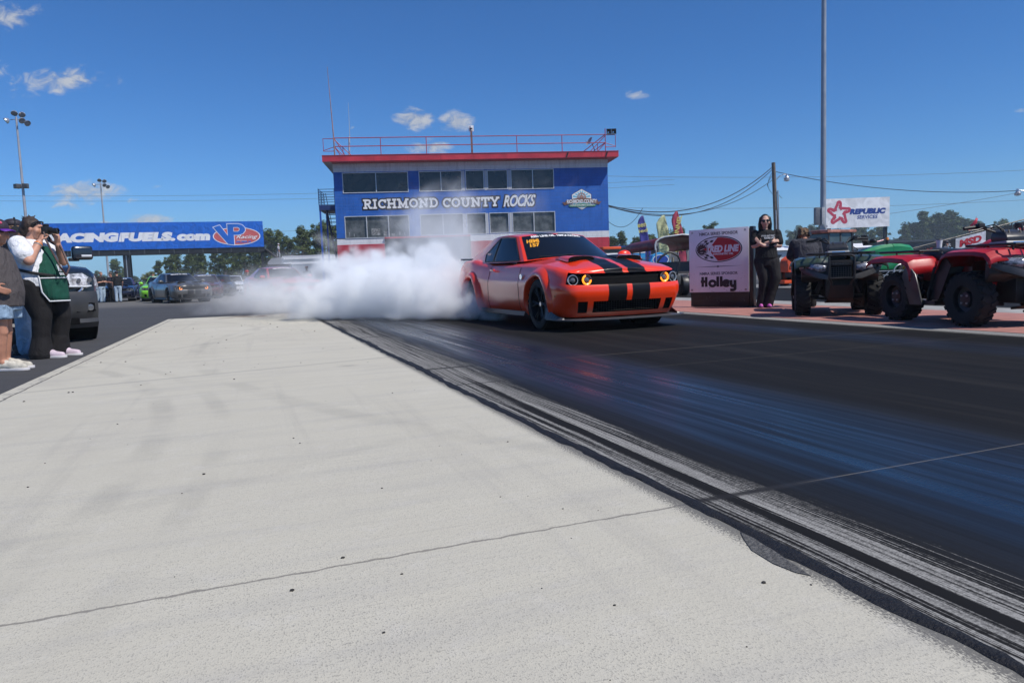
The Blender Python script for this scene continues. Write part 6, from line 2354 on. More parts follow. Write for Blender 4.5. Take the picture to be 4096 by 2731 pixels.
for s, x in ((-1, -.025), (1, -.07)):
    b.loft([[Vector((x + rr0 * math.cos(a), s * .105 + .118 * math.sin(a), z)) for a in [2 * math.pi * j / 20 for j in range(20)]] for z, rr0 in ((.68, .13), (.60, .135), (.53, .138))], True, True)
remesh(b, .012, 'shorts', JEANL, p, 2)
b = MB()
b.sph(A(-.03, 0, .005), .105, 16, 10, (.95, .95, 1.0))
for s in (-1, 1):
    cap(b, A(-.02, s * .075, .02), A(-.01, s * .085, -.09), .035, .022)
remesh(b, .01, 'hair', HAIRL, p, 1)
b = MB()
b.sph(A(-.012, 0, .052), .112, 18, 12, (1.04, .9, .84))
cpo = remesh(b, .01, 'cap', M('cap_black', (.02, .015, .025), .7, var=.3), p, 1)
b = MB()
b.loft([[A(.07 + .095 * k * (1 - .35 * q * q), q * .085, .052 - .016 * k - .018 * q * q) for q in [-1 + j / 6. for j in range(13)]] for k in (0, .5, 1)], False)
o = b.build('brim', M('cap_purple', (.10, .015, .28), .6), cpo, True)
o.modifiers.new('t', 'SOLIDIFY').thickness = .006
MB().sph(A(.055, -.055, .10), .03, 8, 6, (1, .4, .6)).build('cap_badge', M('cap_pink', (.6, .08, .16), .6), cpo, True)
MB().tube([A(.0 + .012 * math.cos(q), -.088, -.055 + .018 * math.sin(q)) for q in [2 * math.pi * j / 14 for j in range(14)]], .0028, 5, closed=True).build('earring', CHRM, p, True)
b = MB()
for y in (-.036, .036):
    b.sph(A(.083, y, .012), .008, 8, 6)
b.build('eyes', GLASSK, p, True)
SHW = M('shoe_cream', (.50, .47, .40), .7, var=.25, vs=18)
for s, x in ((-1, -.07), (1, -.15)):
    sh = MB()
    shoe(sh, (x + .30, s * .1), (x, s * .1))
    remesh(sh, .009, 'shoe', SHW, p, 2)
    sole('shoe_sole', (x + .305, s * .1), (x - .01, s * .1), MATS['sole_white'], p)

# ---------------------------------------------------------------- person in jeans with headset, back half turned
p = person('person with black headset and ponytail, dark shirt and blue jeans, seen from behind', (-6.33, 9.42, -.014), R(32))
b = MB()
HC = Vector((.0, 0, 1.60))
A = head(b, HC, (1, .1, -.02))
neck(b, (-.03, 0, 1.43), HC, .056)
torso(b, [(-.03, 0, 1.44, .08, .12), (-.03, 0, 1.30, .13, .2), (-.02, 0, 1.1, .15, .18), (-.01, 0, .95, .15, .18)])
for s in (-1, 1):
    chain(b, [(-.03, s * .2, 1.38), (-.04, s * .26, 1.12), (.14, s * .22, 1.02)], [.055, .045, .03])
    hand(b, (.14, s * .22, 1.02), (1, -s * .3, .1), (0, -s, -.3), 1.0, .5, thumb=-s)
    chain(b, [(0, s * .09, .92), (.0, s * .10, .5), (-.01, s * .1, .08)], [.09, .06, .04])
remesh(b, .0085, 'body', SK1, p, 3)
b = MB()
torso(b, [(-.03, 0, 1.46, .085, .11), (-.035, 0, 1.40, .125, .2), (-.03, 0, 1.25, .155, .23), (-.02, 0, 1.08, .165, .215), (-.015, 0, .92, .175, .21)])
for s in (-1, 1):
    chain(b, [(-.03, s * .2, 1.38), (-.04, s * .26, 1.14)], [.085, .085])
remesh(b, .012, 'shirt', cloth('shirt_dark', (.016, .017, .022), .7), p, 4)
b = MB()
torso(b, [(-.01, 0, .96, .15, .19), (-.03, 0, .86, .16, .205), (0, 0, .74, .12, .18)])
for s in (-1, 1):
    chain(b, [(-.01, s * .10, .86), (.0, s * .105, .46), (-.01, s * .105, .06)], [.122, .098, .092])
remesh(b, .012, 'jeans', JEAN, p, 3)
b = MB()
b.sph(A(-.02, 0, .04), .108, 16, 10, (1., .88, .95))
chain(b, [A(-.11, 0, .02), A(-.15, .0, -.05), A(-.14, 0, -.17)], [.035, .045, .018])
remesh(b, .009, 'hair', HAIRL, p, 1)
b = MB()
b.tube([A(0, .098 * math.cos(q), .035 + .115 * math.sin(q)) for q in [math.pi * j / 14 for j in range(15)]], .012, 6)
for s in (-1, 1):
    b.cyl(A(0, s * .082, .0), A(0, s * .122, .0), .045, .042, 16)
b.build('headset', RUBK, p, True)
b = MB()
b.sph(A(-.02, 0, .07), .113, 16, 10, (1.0, .9, .62))
b.build('cap', MATS['cap_black'], p, True)
for s in (-1, 1):
    sh = MB()
    shoe(sh, (.17, s * .11), (-.12, s * .105))
    remesh(sh, .01, 'shoe', M('shoe_brown', (.05, .035, .03), .6, var=.4), p, 2)
    sole('shoe_sole', (.175, s * .11), (-.13, s * .105), RUBK, p)
bg_ = thing('shoulder_bag', 'blue denim shoulder bag hanging against the dark shirt', 'bag', (-6.33, 9.42, -.014), R(32))
b = MB()
torso(b, [(-.02, -.27, .90, .08, .05), (-.02, -.28, 1.0, .13, .07), (-.02, -.27, 1.16, .13, .07), (-.02, -.25, 1.26, .10, .04)])
remesh(b, .014, 'bag', cloth('bag_blue', (.04, .12, .26), .7), bg_, 3)
MB().tube([(-.06, -.25, 1.25), (-.10, -.12, 1.46), (-.06, .12, 1.46), (.12, .15, 1.2)], .014, 6).build('strap', DENIM, bg_, True)

# ---------------------------------------------------------------- woman leaning by the sponsor board, arms crossed
p = person('woman in black tee and sunglasses leaning on the sponsor board with crossed arms', (4.73, 13.42, .008), R(-100))
b = MB()
HC = Vector((.015, -.015, 1.575))
A = head(b, HC, (1, -.05, -.03))
neck(b, (-.02, 0, 1.41), HC, .050)
torso(b, [(-.02, 0, 1.42, .07, .11), (-.02, 0, 1.32, .11, .19), (-.0, 0, 1.15, .12, .16), (-.0, .01, 1.0, .11, .155), (-.01, .02, .88, .13, .19)])
RS, RE, RW = Vector((-.02, -.195, 1.36)), Vector((.05, -.22, 1.14)), Vector((.17, .09, 1.20))
LS, LE, LW_ = Vector((-.02, .20, 1.355)), Vector((.04, .235, 1.13)), Vector((.155, -.07, 1.135))
chain(b, [RS, RE, RW], [.058, .046, .029])
chain(b, [LS, LE, LW_], [.058, .046, .029])
hand(b, RW, (-.15, .6, .12), (-.8, 0, -.2), .95, .5, thumb=1)
hand(b, Vector((.13, -.12, 1.17)), (-.1, -.45, .6), (-.8, 0, .1), .95, .35, thumb=-1)
chain(b, [LW_, (.13, -.12, 1.17)], [.029, .028])
chain(b, [(0, -.09, .85), (.02, -.04, .5), (-.02, -.085, .09)], [.10, .065, .04])
chain(b, [(0, .10, .85), (.06, .16, .52), (.03, .035, .09)], [.10, .065, .04])
remesh(b, .0078, 'body', SK3, p, 3)
b = MB()
torso(b, [(-.02, 0, 1.43, .075, .10), (-.02, 0, 1.385, .11, .185), (-.015, 0, 1.28, .14, .20), (.01, 0, 1.18, .15, .195), (.0, .005, 1.05, .145, .19), (0, .012, .93, .155, .205), (0, .012, .895, .155, .207)])
chain(b, [RS, RS.lerp(RE, .72)], [.080, .082])
chain(b, [LS, LS.lerp(LE, .72)], [.080, .082])
remesh(b, .011, 'tee_shirt', TEEB, p, 3)
b = MB()
torso(b, [(0, .01, .96, .13, .175), (-.01, .02, .86, .15, .21), (0, .02, .76, .13, .19)])
chain(b, [(0, -.095, .85), (.02, -.04, .52), (.0, -.06, .30), (-.02, -.085, .075)], [.125, .095, .08, .088])
chain(b, [(0, .115, .85), (.06, .165, .54), (.05, .10, .30), (.03, .035, .06)], [.130, .098, .08, .088])
remesh(b, .011, 'trousers', cloth('trousers_charcoal', (.020, .019, .022), .5, 7), p, 4)
b = MB()
b.sph(A(-.03, 0, .035), .104, 16, 12, (1., .88, 1.0))
for s in (-1, 1):
    chain(b, [A(.0, s * .07, .06), A(-.0, s * .088, -.05), A(-.015, s * .09, -.17)], [.035, .036, .026])
    chain(b, [A(-.05, s * .05, .0), A(-.06, s * .06, -.12), A(-.06, s * .065, -.25)], [.05, .055, .03])
remesh(b, .009, 'hair', HAIRK, p, 2)
b = MB()
for s in (-1, 1):
    b.sph(A(.094, s * .036, .012), .031, 14, 8, (.35, 1.0, .82), Matrix((A(1, 0, 0) - HC, A(0, 1, 0) - HC, A(0, 0, 1) - HC)).transposed())
    b.tube([A(.09, s * .065, .02), A(.0, s * .088, .02)], .005, 5)
b.tube([A(.1, -.012, .02), A(.104, 0, .022), A(.1, .012, .02)], .005, 5)
b.build('sunglasses', GLASSK, p, True)
MB().sph(A(.088, 0, -.058), .02, 10, 6, (.4, 1.15, .42)).build('lips', M('lips', (.42, .12, .11), .5), p, True)
tp = plan(.150, 0, 1.275, (.0, 1, 0), (-.12, 0, .99), (.99, 0, .12))
text('lettering', 'IF YOU AIN\'T FIRST', pip, p, tp, (-.10, .02, .13, .05), bold=.03, shear=.1, ext=.004)
text('lettering', 'YOU\'RE LAST', pip, p, tp, (-.06, -.022, .13, .012), bold=.04, shear=.1, ext=.004)
wt = thing('wristwatch', 'black wristwatch on the leaning woman\'s crossed forearm', 'watch', (4.73, 13.42, .008), R(-100))
u, w, d = frame_of(RW - RE)
c = RW.lerp(RE, .12)
MB().tube([c + (u * math.cos(q) + w * math.sin(q)) * .033 for q in [2 * math.pi * j / 16 for j in range(16)]], .009, 5, closed=True).build('strap', RUBK, wt, True)
MB().box(c + Vector((.034, 0, .012)), (.012, .042, .042)).build('case', M('watch_case', (.08, .08, .085), .25), wt, bevel=.006)
SHP = M('shoe_magenta', (.50, .10, .42), .6, var=.3, vs=20)
for (t0, h0) in (((.14, -.11), (-.10, -.07)), ((.20, .05), (-.05, .02))):
    sh = MB()
    shoe(sh, t0, h0, w=.042)
    remesh(sh, .009, 'shoe', SHP, p, 2)
    sole('shoe_sole', t0, h0, M('sole_dark', (.08, .03, .08), .6), p, w=.045)

# ---------------------------------------------------------------- curly haired person bending behind the green quad
p = person('person with curly fair hair, headset and dark jacket bending behind the green quad bike', (5.38, 13.2, .008), R(75))
p.scale = (.93, .93, .93)
b = MB()
HC = Vector((.26, .0, 1.40))
A = head(b, HC, (.75, -.55, -.3), (.3, 0, 1))
neck(b, (.14, 0, 1.27), HC, .056)
torso(b, [(.10, 0, 1.30, .1, .13), (.06, 0, 1.2, .13, .2), (0, 0, 1.02, .15, .18), (-.06, 0, .86, .15, .18)])
for s in (-1, 1):
    chain(b, [(.10, s * .2, 1.24), (.16, s * .27, 1.0), (.34, s * .2, .92)], [.06, .05, .03])
    hand(b, (.34, s * .2, .92), (1, -s * .2, -.2), (0, 0, -1), 1.0, .4, thumb=-s)
    chain(b, [(-.06, s * .1, .84), (.02, s * .11, .45), (-.04, s * .11, .08)], [.09, .06, .04])
remesh(b, .0085, 'body', SK2, p, 3)
b = MB()
torso(b, [(.12, 0, 1.33, .09, .11), (.09, 0, 1.28, .14, .21), (.05, 0, 1.16, .17, .245), (0, 0, 1.0, .175, .23), (-.05, 0, .86, .18, .225)])
for s in (-1, 1):
    chain(b, [(.10, s * .2, 1.24), (.16, s * .27, 1.0), (.30, s * .215, .935)], [.092, .08, .058])
remesh(b, .012, 'jacket', cloth('jacket_grey', (.045, .045, .055), .8), p, 4)
b = MB()
torso(b, [(-.05, 0, .92, .15, .19), (-.06, 0, .8, .15, .2)])
for s in (-1, 1):
    chain(b, [(-.06, s * .1, .82), (.02, s * .11, .45), (-.04, s * .11, .06)], [.12, .09, .08])
remesh(b, .014, 'trousers', MATS['leggings_black'], p, 3)
b = MB()
rr = random.Random(8)
for i in range(46):
    a, z = rr.uniform(0, 6.28), rr.uniform(-.03, .13)
    b.sph(A(-.035 + .08 * math.cos(a), .08 * math.sin(a), z), rr.uniform(.018, .034), 8, 6)
b.sph(A(-.03, 0, .05), .095, 14, 10)
remesh(b, .009, 'hair', HAIRC, p, 0)
b = MB()
for s in (-1, 1):
    b.cyl(A(0, s * .085, .0), A(0, s * .13, .0), .05, .046, 16)
b.tube([A(0, .1 * math.cos(q), .03 + .125 * math.sin(q)) for q in [math.pi * j / 14 for j in range(15)]], .011, 6)
b.build('headset', RUBK, p, True)
for s in (-1, 1):
    sole('shoe', (.18, s * .12), (-.14, s * .11), RUBK, p, w=.05)


# ---------------------------------------------------------------- small figures farther off
def figure(label, loc, rz, top, leg, skin, hair=HAIRB, hat=None, h=1.75, arm='down', bend=0., shorts=False, extra=None, group=None, vox=.022, step=0.):
    p = person(label, loc, rz, group)
    k = h / 1.75
    V = lambda x, y, z: Vector((x * k + bend * max(0, z - .9), y * k, z * k))
    b = MB()
    HC = V(.01, 0, 1.63)
    A = head(b, HC, (1, 0, -.03))
    neck(b, V(-.02, 0, 1.46), HC)
    torso(b, [(V(0, 0, 1.46).x - .02, 0, 1.46 * k, .08, .12), (V(0, 0, 1.3).x, 0, 1.3 * k, .12, .19), (V(0, 0, 1.1).x, 0, 1.1 * k, .13, .17), (0, 0, .9 * k, .13, .18)])
    arms = []
    for s in (-1, 1):
        sh_, el = V(-.02, s * .2, 1.40), V(-.03, s * .26, 1.13)
        wr_ = V(.10, s * .24, .90)
        if arm == 'fold':
            el, wr_ = V(.04, s * .25, 1.15), V(.20, -s * .02, 1.18)
        elif arm == 'up':
            el, wr_ = V(.14, s * .24, 1.22), V(.24, s * .07, 1.45)
        elif arm == 'rail':
            el, wr_ = V(.12, s * .26, 1.18), V(.36, s * .2, 1.13)
        arms.append((sh_, el, wr_))
        chain(b, [sh_, el, wr_], [.056, .046, .03])
        hand(b, wr_, (wr_ - el), (0, -s, 0), 1.15, .5, thumb=-s)
        chain(b, [V(0, s * .09, .88), V(.02 + step * s, s * .1, .48), V(-.01 + step * s, s * .1, .06)], [.09, .062, .045])
    remesh(b, vox * .7, 'body', skin, p, 2)
    b = MB()
    torso(b, [(V(0, 0, 1.49).x - .02, 0, 1.49 * k, .08, .10), (V(0, 0, 1.42).x - .02, 0, 1.42 * k, .12, .19), (V(0, 0, 1.28).x, 0, 1.28 * k, .155, .215), (V(0, 0, 1.1).x, 0, 1.1 * k, .165, .21), (V(0, 0, .93).x, 0, .93 * k, .165, .205)])
    for sh_, el, wr_ in arms:
        chain(b, [sh_, sh_.lerp(el, .7)], [.08, .078])
    remesh(b, vox, 'shirt', top, p, 2)
    b = MB()
    torso(b, [(0, 0, .96 * k, .135, .18), (0, 0, .82 * k, .14, .185)])
    for s in (-1, 1):
        if shorts:
            chain(b, [V(0, s * .095, .84), V(.02 + step * s, s * .1, .55)], [.115, .11])
        else:
            chain(b, [V(0, s * .095, .84), V(.02 + step * s, s * .1, .46), V(-.01 + step * s, s * .1, .09)], [.115, .085, .08])
    remesh(b, vox, 'trousers', leg, p, 2)
    b = MB()
    b.sph(A(-.02, 0, .045), .105, 14, 10, (1., .88, .9))
    b.build('hair', hair, p, True)
    if hat:
        b = MB()
        b.sph(A(-.01, 0, .075), .112, 14, 8, (1.02, .92, .7))
        b.loft([[A(.06 + .11 * kk, q * .08, .075 - .012 * kk) for q in (-1, -.5, 0, .5, 1)] for kk in (0, 1)], False)
        b.build('cap', hat, p, True)
    for s in (-1, 1):
        sole('shoe', (.18 + step * s, s * .11 * k), (-.10 + step * s, s * .1 * k), RUBK, p, w=.05)
    if extra:
        extra(p, A)
    return p


TEEG = cloth('tee_grey', (.30, .30, .34))
CAPK = MATS['cap_black']
GM = 'men talking beside the navy coupe'
figure('man with short hair, black tee and jeans, left one of three beside the navy coupe', (-24.05, 42.9, -.016), R(-20), TEEB, JEAN, SK1, HAIRL, None, 1.8, 'fold', group=GM)
figure('man in sunhat and dark top standing between the two men in jeans', (-23.75, 43.4, -.016), R(-110), cloth('top_navy', (.02, .02, .035)), LEGK, SK2, HAIRB, M('hat_straw', (.10, .09, .08), .8), 1.76, 'fold', group=GM)
figure('man in black cap with a printed back, black tee and jeans, nearest the navy coupe', (-22.95, 42.6, -.016), R(120), TEEB, JEAN, SK1, HAIRB, CAPK, 1.8, 'down', group=GM)
figure('person in pale grey top half hidden by the pickup truck', (-25.6, 45.0, -.016), R(-40), TEEG, JEAN, SK1, HAIRL, CAPK, 1.7, 'down')
figure('person in cream shirt standing behind the lime green car', (-22.5, 46.0, -.016), R(-70), cloth('shirt_cream', (.55, .5, .42)), JEAN, SK1, HAIRL, None, 1.6, 'down')
GB = 'people walking down the bridge stairs'
st0 = Vector((-49.29, 82, 0))
def bp(x, y, z):
    v = Matrix.Rotation(R(18), 3, 'Z') @ Vector((x, y, z))
    return v + st0
figure('person in white camouflage outfit at the top of the bridge stairs', bp(22.35, 1.1, 3.80), R(10), cloth('camo_white', (.42, .43, .48), .5, 16), cloth('camo_white2', (.36, .37, .42), .5, 16), SK2, HAIRB, M('cap_white', (.7, .7, .72), .7), 1.75, 'down', bend=.12, group=GB, step=.12)
figure('person in grey tee and navy cap halfway down the bridge stairs', bp(24.1, 1.1, 2.42), R(190), TEEG, cloth('leg_navy', (.03, .035, .06)), SK1, HAIRB, M('cap_navy', (.02, .02, .06), .7), 1.75, 'rail', bend=.2, group=GB, step=.12)
figure('person in coral red top and shorts lowest on the bridge stairs', bp(25.0, .9, 1.70), R(170), cloth('top_coral', (.50, .10, .08)), cloth('short_pale', (.45, .36, .34)), SK2, HAIRL, M('hat_tan', (.25, .17, .10), .8), 1.68, 'rail', bend=.1, shorts=True, group=GB, step=.12)
GS = 'onlookers half lost in the tire smoke'
figure('onlooker in dark clothes and red cap dimly seen through the smoke', (-14.4, 40, -.016), R(-80), TEEB, LEGK, SK1, HAIRB, M('cap_red', (.4, .03, .03), .7), 1.5, 'fold', group=GS)
figure('second onlooker in navy and pale shorts dimly seen through the smoke', (-13.6, 40.4, -.016), R(-95), DENIM, cloth('short_tan', (.35, .28, .2)), SK2, HAIRB, M('cap_red'), 1.5, 'down', shorts=True, group=GS)
figure('onlooker in pale shirt standing by the tower stairs behind the smoke', (-13.9, 50, -.016), R(-60), cloth('shirt_cream'), LEGK, SK1, HAIRB, M('cap_red'), 1.85, 'down')
figure('person in white tee and sunglasses standing in front of the hedge', (21.2, 31, -.016), R(-150), TEEW, LEGK, SK2, HAIRK, None, 1.86, 'down',
       extra=lambda p, A: MB().tube([A(.09, -.07, .015), A(.105, -.03, .01), A(.105, .03, .01), A(.09, .07, .015)], .018, 6).build('sunglasses', GLASSK, p, True))
def vcam(p, A):
    c = bpy.data.objects.new('video_camera', None)
    COL.objects.link(c)
    c.location, c.rotation_euler = p.location, p.rotation_euler
    tag(c, 'shoulder video camera pointed by the person in the light blue shirt', 'video camera')
    MB().bx(.02, .46, -.10, .08, 1.36, 1.55).build('body', M('vcam_grey', (.10, .10, .11), .5), c, bevel=.02)
    MB().lathe([(.06, 0), (.06, .14), (.075, .15), (.075, .2), (.05, .2)], (.46, -.01, 1.46), (1, 0, 0), 16).build('lens', RUBK, c, True)
    MB().bx(.1, .3, -.02, .06, 1.55, 1.64).build('handle', RUBK, c, bevel=.01)
figure('camera operator in light blue shirt and black cap behind the red quad bike', (18.0, 30, -.25), R(-140), cloth('shirt_sky', (.22, .50, .72)), JEAN, SK1, HAIRB, CAPK, 1.75, 'up', extra=vcam)
GR = 'spectators leaning on the ramp rail'
figure('spectator in black cap and black tee leaning on the upper ramp rail', (27.85, 43.2, .95), R(-85), TEEB, LEGK, SK2, HAIRK, CAPK, 1.78, 'rail', group=GR)
figure('spectator in white cap farther up the ramp rail', (28.6, 43.3, .80), R(-85), cloth('top_grey2', (.2, .2, .22)), LEGK, SK1, HAIRB, M('cap_white'), 1.78, 'rail', group=GR)
figure('spectator seated low in front of the red heart banner', (24.9, 40.5, -.45), R(-110), cloth('top_lilac', (.22, .2, .3)), LEGK, SK1, HAIRL, None, 1.7, 'down')
# ================================================================== quad bikes
def knobby(root, c, r, w, nl=20):
    wh = bpy.data.objects.new('wheel', None)
    COL.objects.link(wh)
    wh.parent = root
    wh.location = c
    s = 1 if c[1] > 0 else -1
    b = MB()
    b.lathe([(r * .50, -w * .46), (r * .70, -w * .55), (r * .90, -w * .5), (r * .955, -w * .36), (r * .97, 0), (r * .955, w * .36), (r * .90, w * .5), (r * .70, w * .55), (r * .50, w * .46), (r * .48, w * .3)], (0, 0, 0), (0, s, 0), 36)
    for i in range(nl):
        for k, off in ((-1, 0.), (1, .5)):
            a = 2 * math.pi * (i + off) / nl
            ct = Vector((math.cos(a) * r * .965, k * w * .27, math.sin(a) * r * .965))
            m3 = Matrix.Rotation(-a, 3, 'Y') @ Matrix.Rotation(k * .5, 3, 'X')
            b.box(ct, (r * .085, w * .40, r * .14), M4=m3)
            ct2 = Vector((math.cos(a + .1) * r * .88, k * w * .50, math.sin(a + .1) * r * .88))
            b.box(ct2, (r * .14, w * .06, r * .10), M4=Matrix.Rotation(-a, 3, 'Y'))
    b.build('tyre', M('quad_tyre', (.009, .009, .0095), .8, var=.4, vs=15), wh, 30)
    rm = MB().lathe([(r * .52, w * .40), (r * .48, w * .42), (r * .46, w * .2), (r * .30, w * .12), (r * .26, w * .3), (r * .10, w * .34), (.001, w * .34)], (0, 0, 0), (0, s, 0), 28)
    rm.build('rim', M('quad_rim', (.012, .012, .013), .4), wh, True)
    b = MB()
    for i in range(4):
        a = R(45 + 90 * i)
        b.cyl((math.cos(a) * r * .19, s * w * .33, math.sin(a) * r * .19), (math.cos(a) * r * .19, s * w * .40, math.sin(a) * r * .19), .011, n=8)
    b.build('lug_nuts', STEEL, wh, True)
    return wh


def shell(mb, prof, ys, th=None):
    """fender: profile (x,z) swept across stations (y, dz, scale about the arch)"""
    rings = []
    for (y, dz, k) in ys:
        cx = sum(p[0] for p in prof) / len(prof)
        rings.append([Vector((cx + (x - cx) * k, y, z + dz)) for x, z in prof])
    mb.loft(rings, False)


def quad(label, col, loc, rz):
    t = thing('quad_bike', label, 'quad bike', loc, rz, 'quad bikes on the red median')
    PL = M('plastic_black', (.016, .016, .017), .42, var=.25, vs=5, bump=.15, bs=120)
    PG = M('plastic_grey', (.055, .055, .058), .38, var=.3)
    WB = 1.27
    for x, w in ((0, .20), (-WB, .24)):
        for s in (1, -1):
            knobby(t, Vector((x, s * (.49 if x == 0 else .46), .31)), .312, w)
    FR = [(.455, .735), (.43, .79), (.36, .85), (.20, .872), (-.02, .878), (-.25, .872), (-.335, .84), (-.385, .76), (-.43, .68)]
    LOW = [(-.428, .682), (-.48, .56), (-.53, .38), (-.55, .28)]
    RR = [(.385, .60), (.36, .70), (.31, .78), (.20, .825), (-.02, .843), (-.25, .845), (-.45, .835), (-.56, .80), (-.57, .775)]
    for s in (1, -1):
        b = MB()
        shell(b, FR, [(s * .14, .0, .98), (s * .30, .01, 1.), (s * .53, 0, 1.), (s * .605, -.025, .99), (s * .625, -.065, .97), (s * .615, -.075, .96)])
        o = b.build('front_fender', col, t, 24)
        o.modifiers.new('t', 'SOLIDIFY').thickness = .012
        b = MB()
        shell(b, LOW, [(s * .16, 0, 1), (s * .61, 0, 1), (s * .625, 0, .8), (s * .61, 0, .6)])
        o = b.build('mud_guard', PL, t, 50)
        o.modifiers.new('t', 'SOLIDIFY').thickness = .012
        b = MB()
        shell(b, [(x - WB, z) for x, z in RR], [(s * .10, .0, .98), (s * .30, .01, 1.), (s * .52, 0, 1.), (s * .595, -.03, .99), (s * .615, -.08, .97), (s * .603, -.09, .96)])
        o = b.build('rear_fender', col, t, 24)
        o.modifiers.new('t', 'SOLIDIFY').thickness = .012
        b = MB()
        b.prism([(-WB + .44, .60), (-WB + .28, .74), (-WB + .18, .58), (-WB + .34, .22), (-WB + .58, .22), (-WB + .50, .45)], .02, plan(0, s * .585 + (.02 if s < 0 else -.0), 0, (1, 0, 0), (0, 0, 1), (0, -1, 0)))
        b.build('side_guard', PG, t, bevel=.006)
        b = MB()
        b.prism([(-.36, .86), (-.47, .62), (-.55, .30), (-.40, .30), (-.20, .70)], .012, plan(0, s * .58 + (.012 if s < 0 else 0), 0, (1, 0, 0), (0, 0, 1), (0, -1, 0)))
        b.build('inner_guard', PL, t)
        MB().bx(-WB + .34, -.5, min(s * .22, s * .55), max(s * .22, s * .55), .22, .275).build('footboard', PL, t, bevel=.01)
        MB().bx(-WB + .34, -.52, min(s * .50, s * .556), max(s * .50, s * .556), .276, .292).build('footboard_edge', STEEL, t, bevel=.006)
        MB().bx(-WB + .1, -.42, min(s * .12, s * .24), max(s * .12, s * .24), .50, .76).build('side_cover', col, t, bevel=.04)
        # nose: lamp housing, lens, bumper cheek
        b = MB()
        b.loft([[Vector((x, s * y, z)) for x, y, z in sec] for sec in (
            [(.36, .16, .80), (.52, .16, .78), (.53, .16, .60), (.36, .16, .56)],
            [(.34, .34, .82), (.46, .34, .78), (.46, .34, .58), (.32, .34, .50)],
            [(.26, .52, .78), (.34, .52, .74), (.33, .52, .60), (.24, .52, .50)])], True, True)
        b.build('front_cowl', PL, t, bevel=.015)
        b = MB()
        b.loft([[Vector((x, s * y, z)) for x, y, z in sec] for sec in (
            [(.525, .20, .745), (.533, .20, .70), (.525, .20, .665)],
            [(.505, .30, .765), (.515, .30, .70), (.50, .30, .64)],
            [(.44, .42, .77), (.45, .42, .71), (.43, .42, .66)],
            [(.39, .47, .755), (.395, .47, .72), (.39, .47, .69)])], False)
        o = b.build('headlight', M('quad_lens', (.20, .21, .25), .07, spec=.8, coat=1., var=.7, vs=26), t, True)
        o.modifiers.new('t', 'SOLIDIFY').thickness = .03
        b = MB()
        b.loft([[Vector((x, s * y, z)) for x, y, z in sec] for sec in (
            [(.56, .15, .60), (.57, .15, .54), (.52, .15, .54)], [(.53, .28, .64), (.54, .28, .55), (.48, .28, .55)], [(.43, .46, .70), (.44, .46, .62), (.38, .46, .62)], [(.34, .54, .76), (.35, .54, .68), (.3, .54, .68)])], True, True)
        b.build('lamp_surround', PG, t, bevel=.006)
        MB().box((.36, s * .525, .735), (.10, .02, .06), rz=-s * .5).build('fender_tip', M('plastic_silver', (.34, .35, .36), .35), t, bevel=.01)
        # suspension
        MB().tube([(.05, s * .12, .24), (.02, s * .33, .26)], .022, 6).build('control_arm', PL, t, True)
        MB().tube([(-.06, s * .12, .44), (-.02, s * .33, .36)], .018, 6).build('control_arm', PL, t, True)
        MB().tube([(.06, s * .17, .66), (.03, s * .30, .33)], .034, 8).build('shock_absorber', M('shock_red', (.40, .012, .015), .4) if 'red' in label else M('shock_dark', (.06, .06, .06), .4), t, True)
    MB().bx(-1.35, .32, -.20, .20, .26, .62).build('engine', M('engine_dark', (.020, .019, .018), .55, var=.5, vs=9), t, bevel=.05)
    b = MB()
    b.loft([[Vector((x, y, z)) for x, y, z in sec] for sec in ([(.55, -.15, .46), (.55, .15, .46), (.50, .13, .40), (.50, -.13, .40)], [(.46, -.17, .26), (.46, .17, .26), (.42, .16, .24), (.42, -.16, .24)], [(.25, -.2, .19), (.25, .2, .19), (.25, .2, .22), (.25, -.2, .22)])], True, True)
    b.build('skid_plate', M('skid_brown', (.035, .020, .015), .6, var=.4, vs=8), t, bevel=.01)
    # grille, bar and letters
    MB().bx(.44, .515, -.145, .145, .54, .82).build('grille', GRIL, t, bevel=.01)
    b = MB()
    for i in range(6):
        b.bx(.516, .522, -.14, .14, .555 + i * .03, .565 + i * .03)
    for i in range(9):
        b.bx(.5225, .525, -.135 + i * .032, -.125 + i * .032, .55, .72)
    b.build('grille_mesh', PL, t)
    MB().bx(.516, .54, -.145, .145, .735, .79).build('name_plate', PL, t, bevel=.008)
    text('lettering', 'HONDA', M('emboss_grey', (.05, .05, .052), .35), t, plan(.5405, 0, 0, (0, 1, 0), (0, 0, 1), (1, 0, 0)), (-.11, .748, .11, .778), bold=.03, ext=.003)
    b = MB()
    for s in (1, -1):
        b.tube([(.585, s * .165, .86), (.60, s * .165, .78), (.60, s * .165, .56), (.56, s * .13, .50), (.47, s * .12, .42)], .016, 8)
    b.tube([(.585, -.165, .86), (.585, -.12, .885), (.585, .12, .885), (.585, .165, .86)], .016, 8)
    b.tube([(.60, -.165, .56), (.60, .165, .56)], .013, 8)
    b.tube([(.59, -.165, .80), (.59, .165, .80)], .010, 8)
    b.build('bull_bar', PL, t, True)
    # racks
    for nm, x0, x1, z, yw in (('front_rack', .50, -.20, .915, .44), ('rear_rack', -1.02, -1.80, .89, .46)):
        b = MB()
        b.tube([(x0, -yw + .06, z), (x0 - .06, -yw, z), (x1 + .06, -yw, z), (x1, -yw + .06, z), (x1, yw - .06, z), (x1 + .06, yw, z), (x0 - .06, yw, z), (x0, yw - .06, z)], .014, 8, closed=True)
        for y in (-.30, -.15, 0, .15, .30):
            b.tube([(x0, y, z), (x1, y, z)], .010, 6)
        b.tube([((x0 + x1) / 2, -yw, z - .004), ((x0 + x1) / 2, yw, z - .004)], .011, 6)
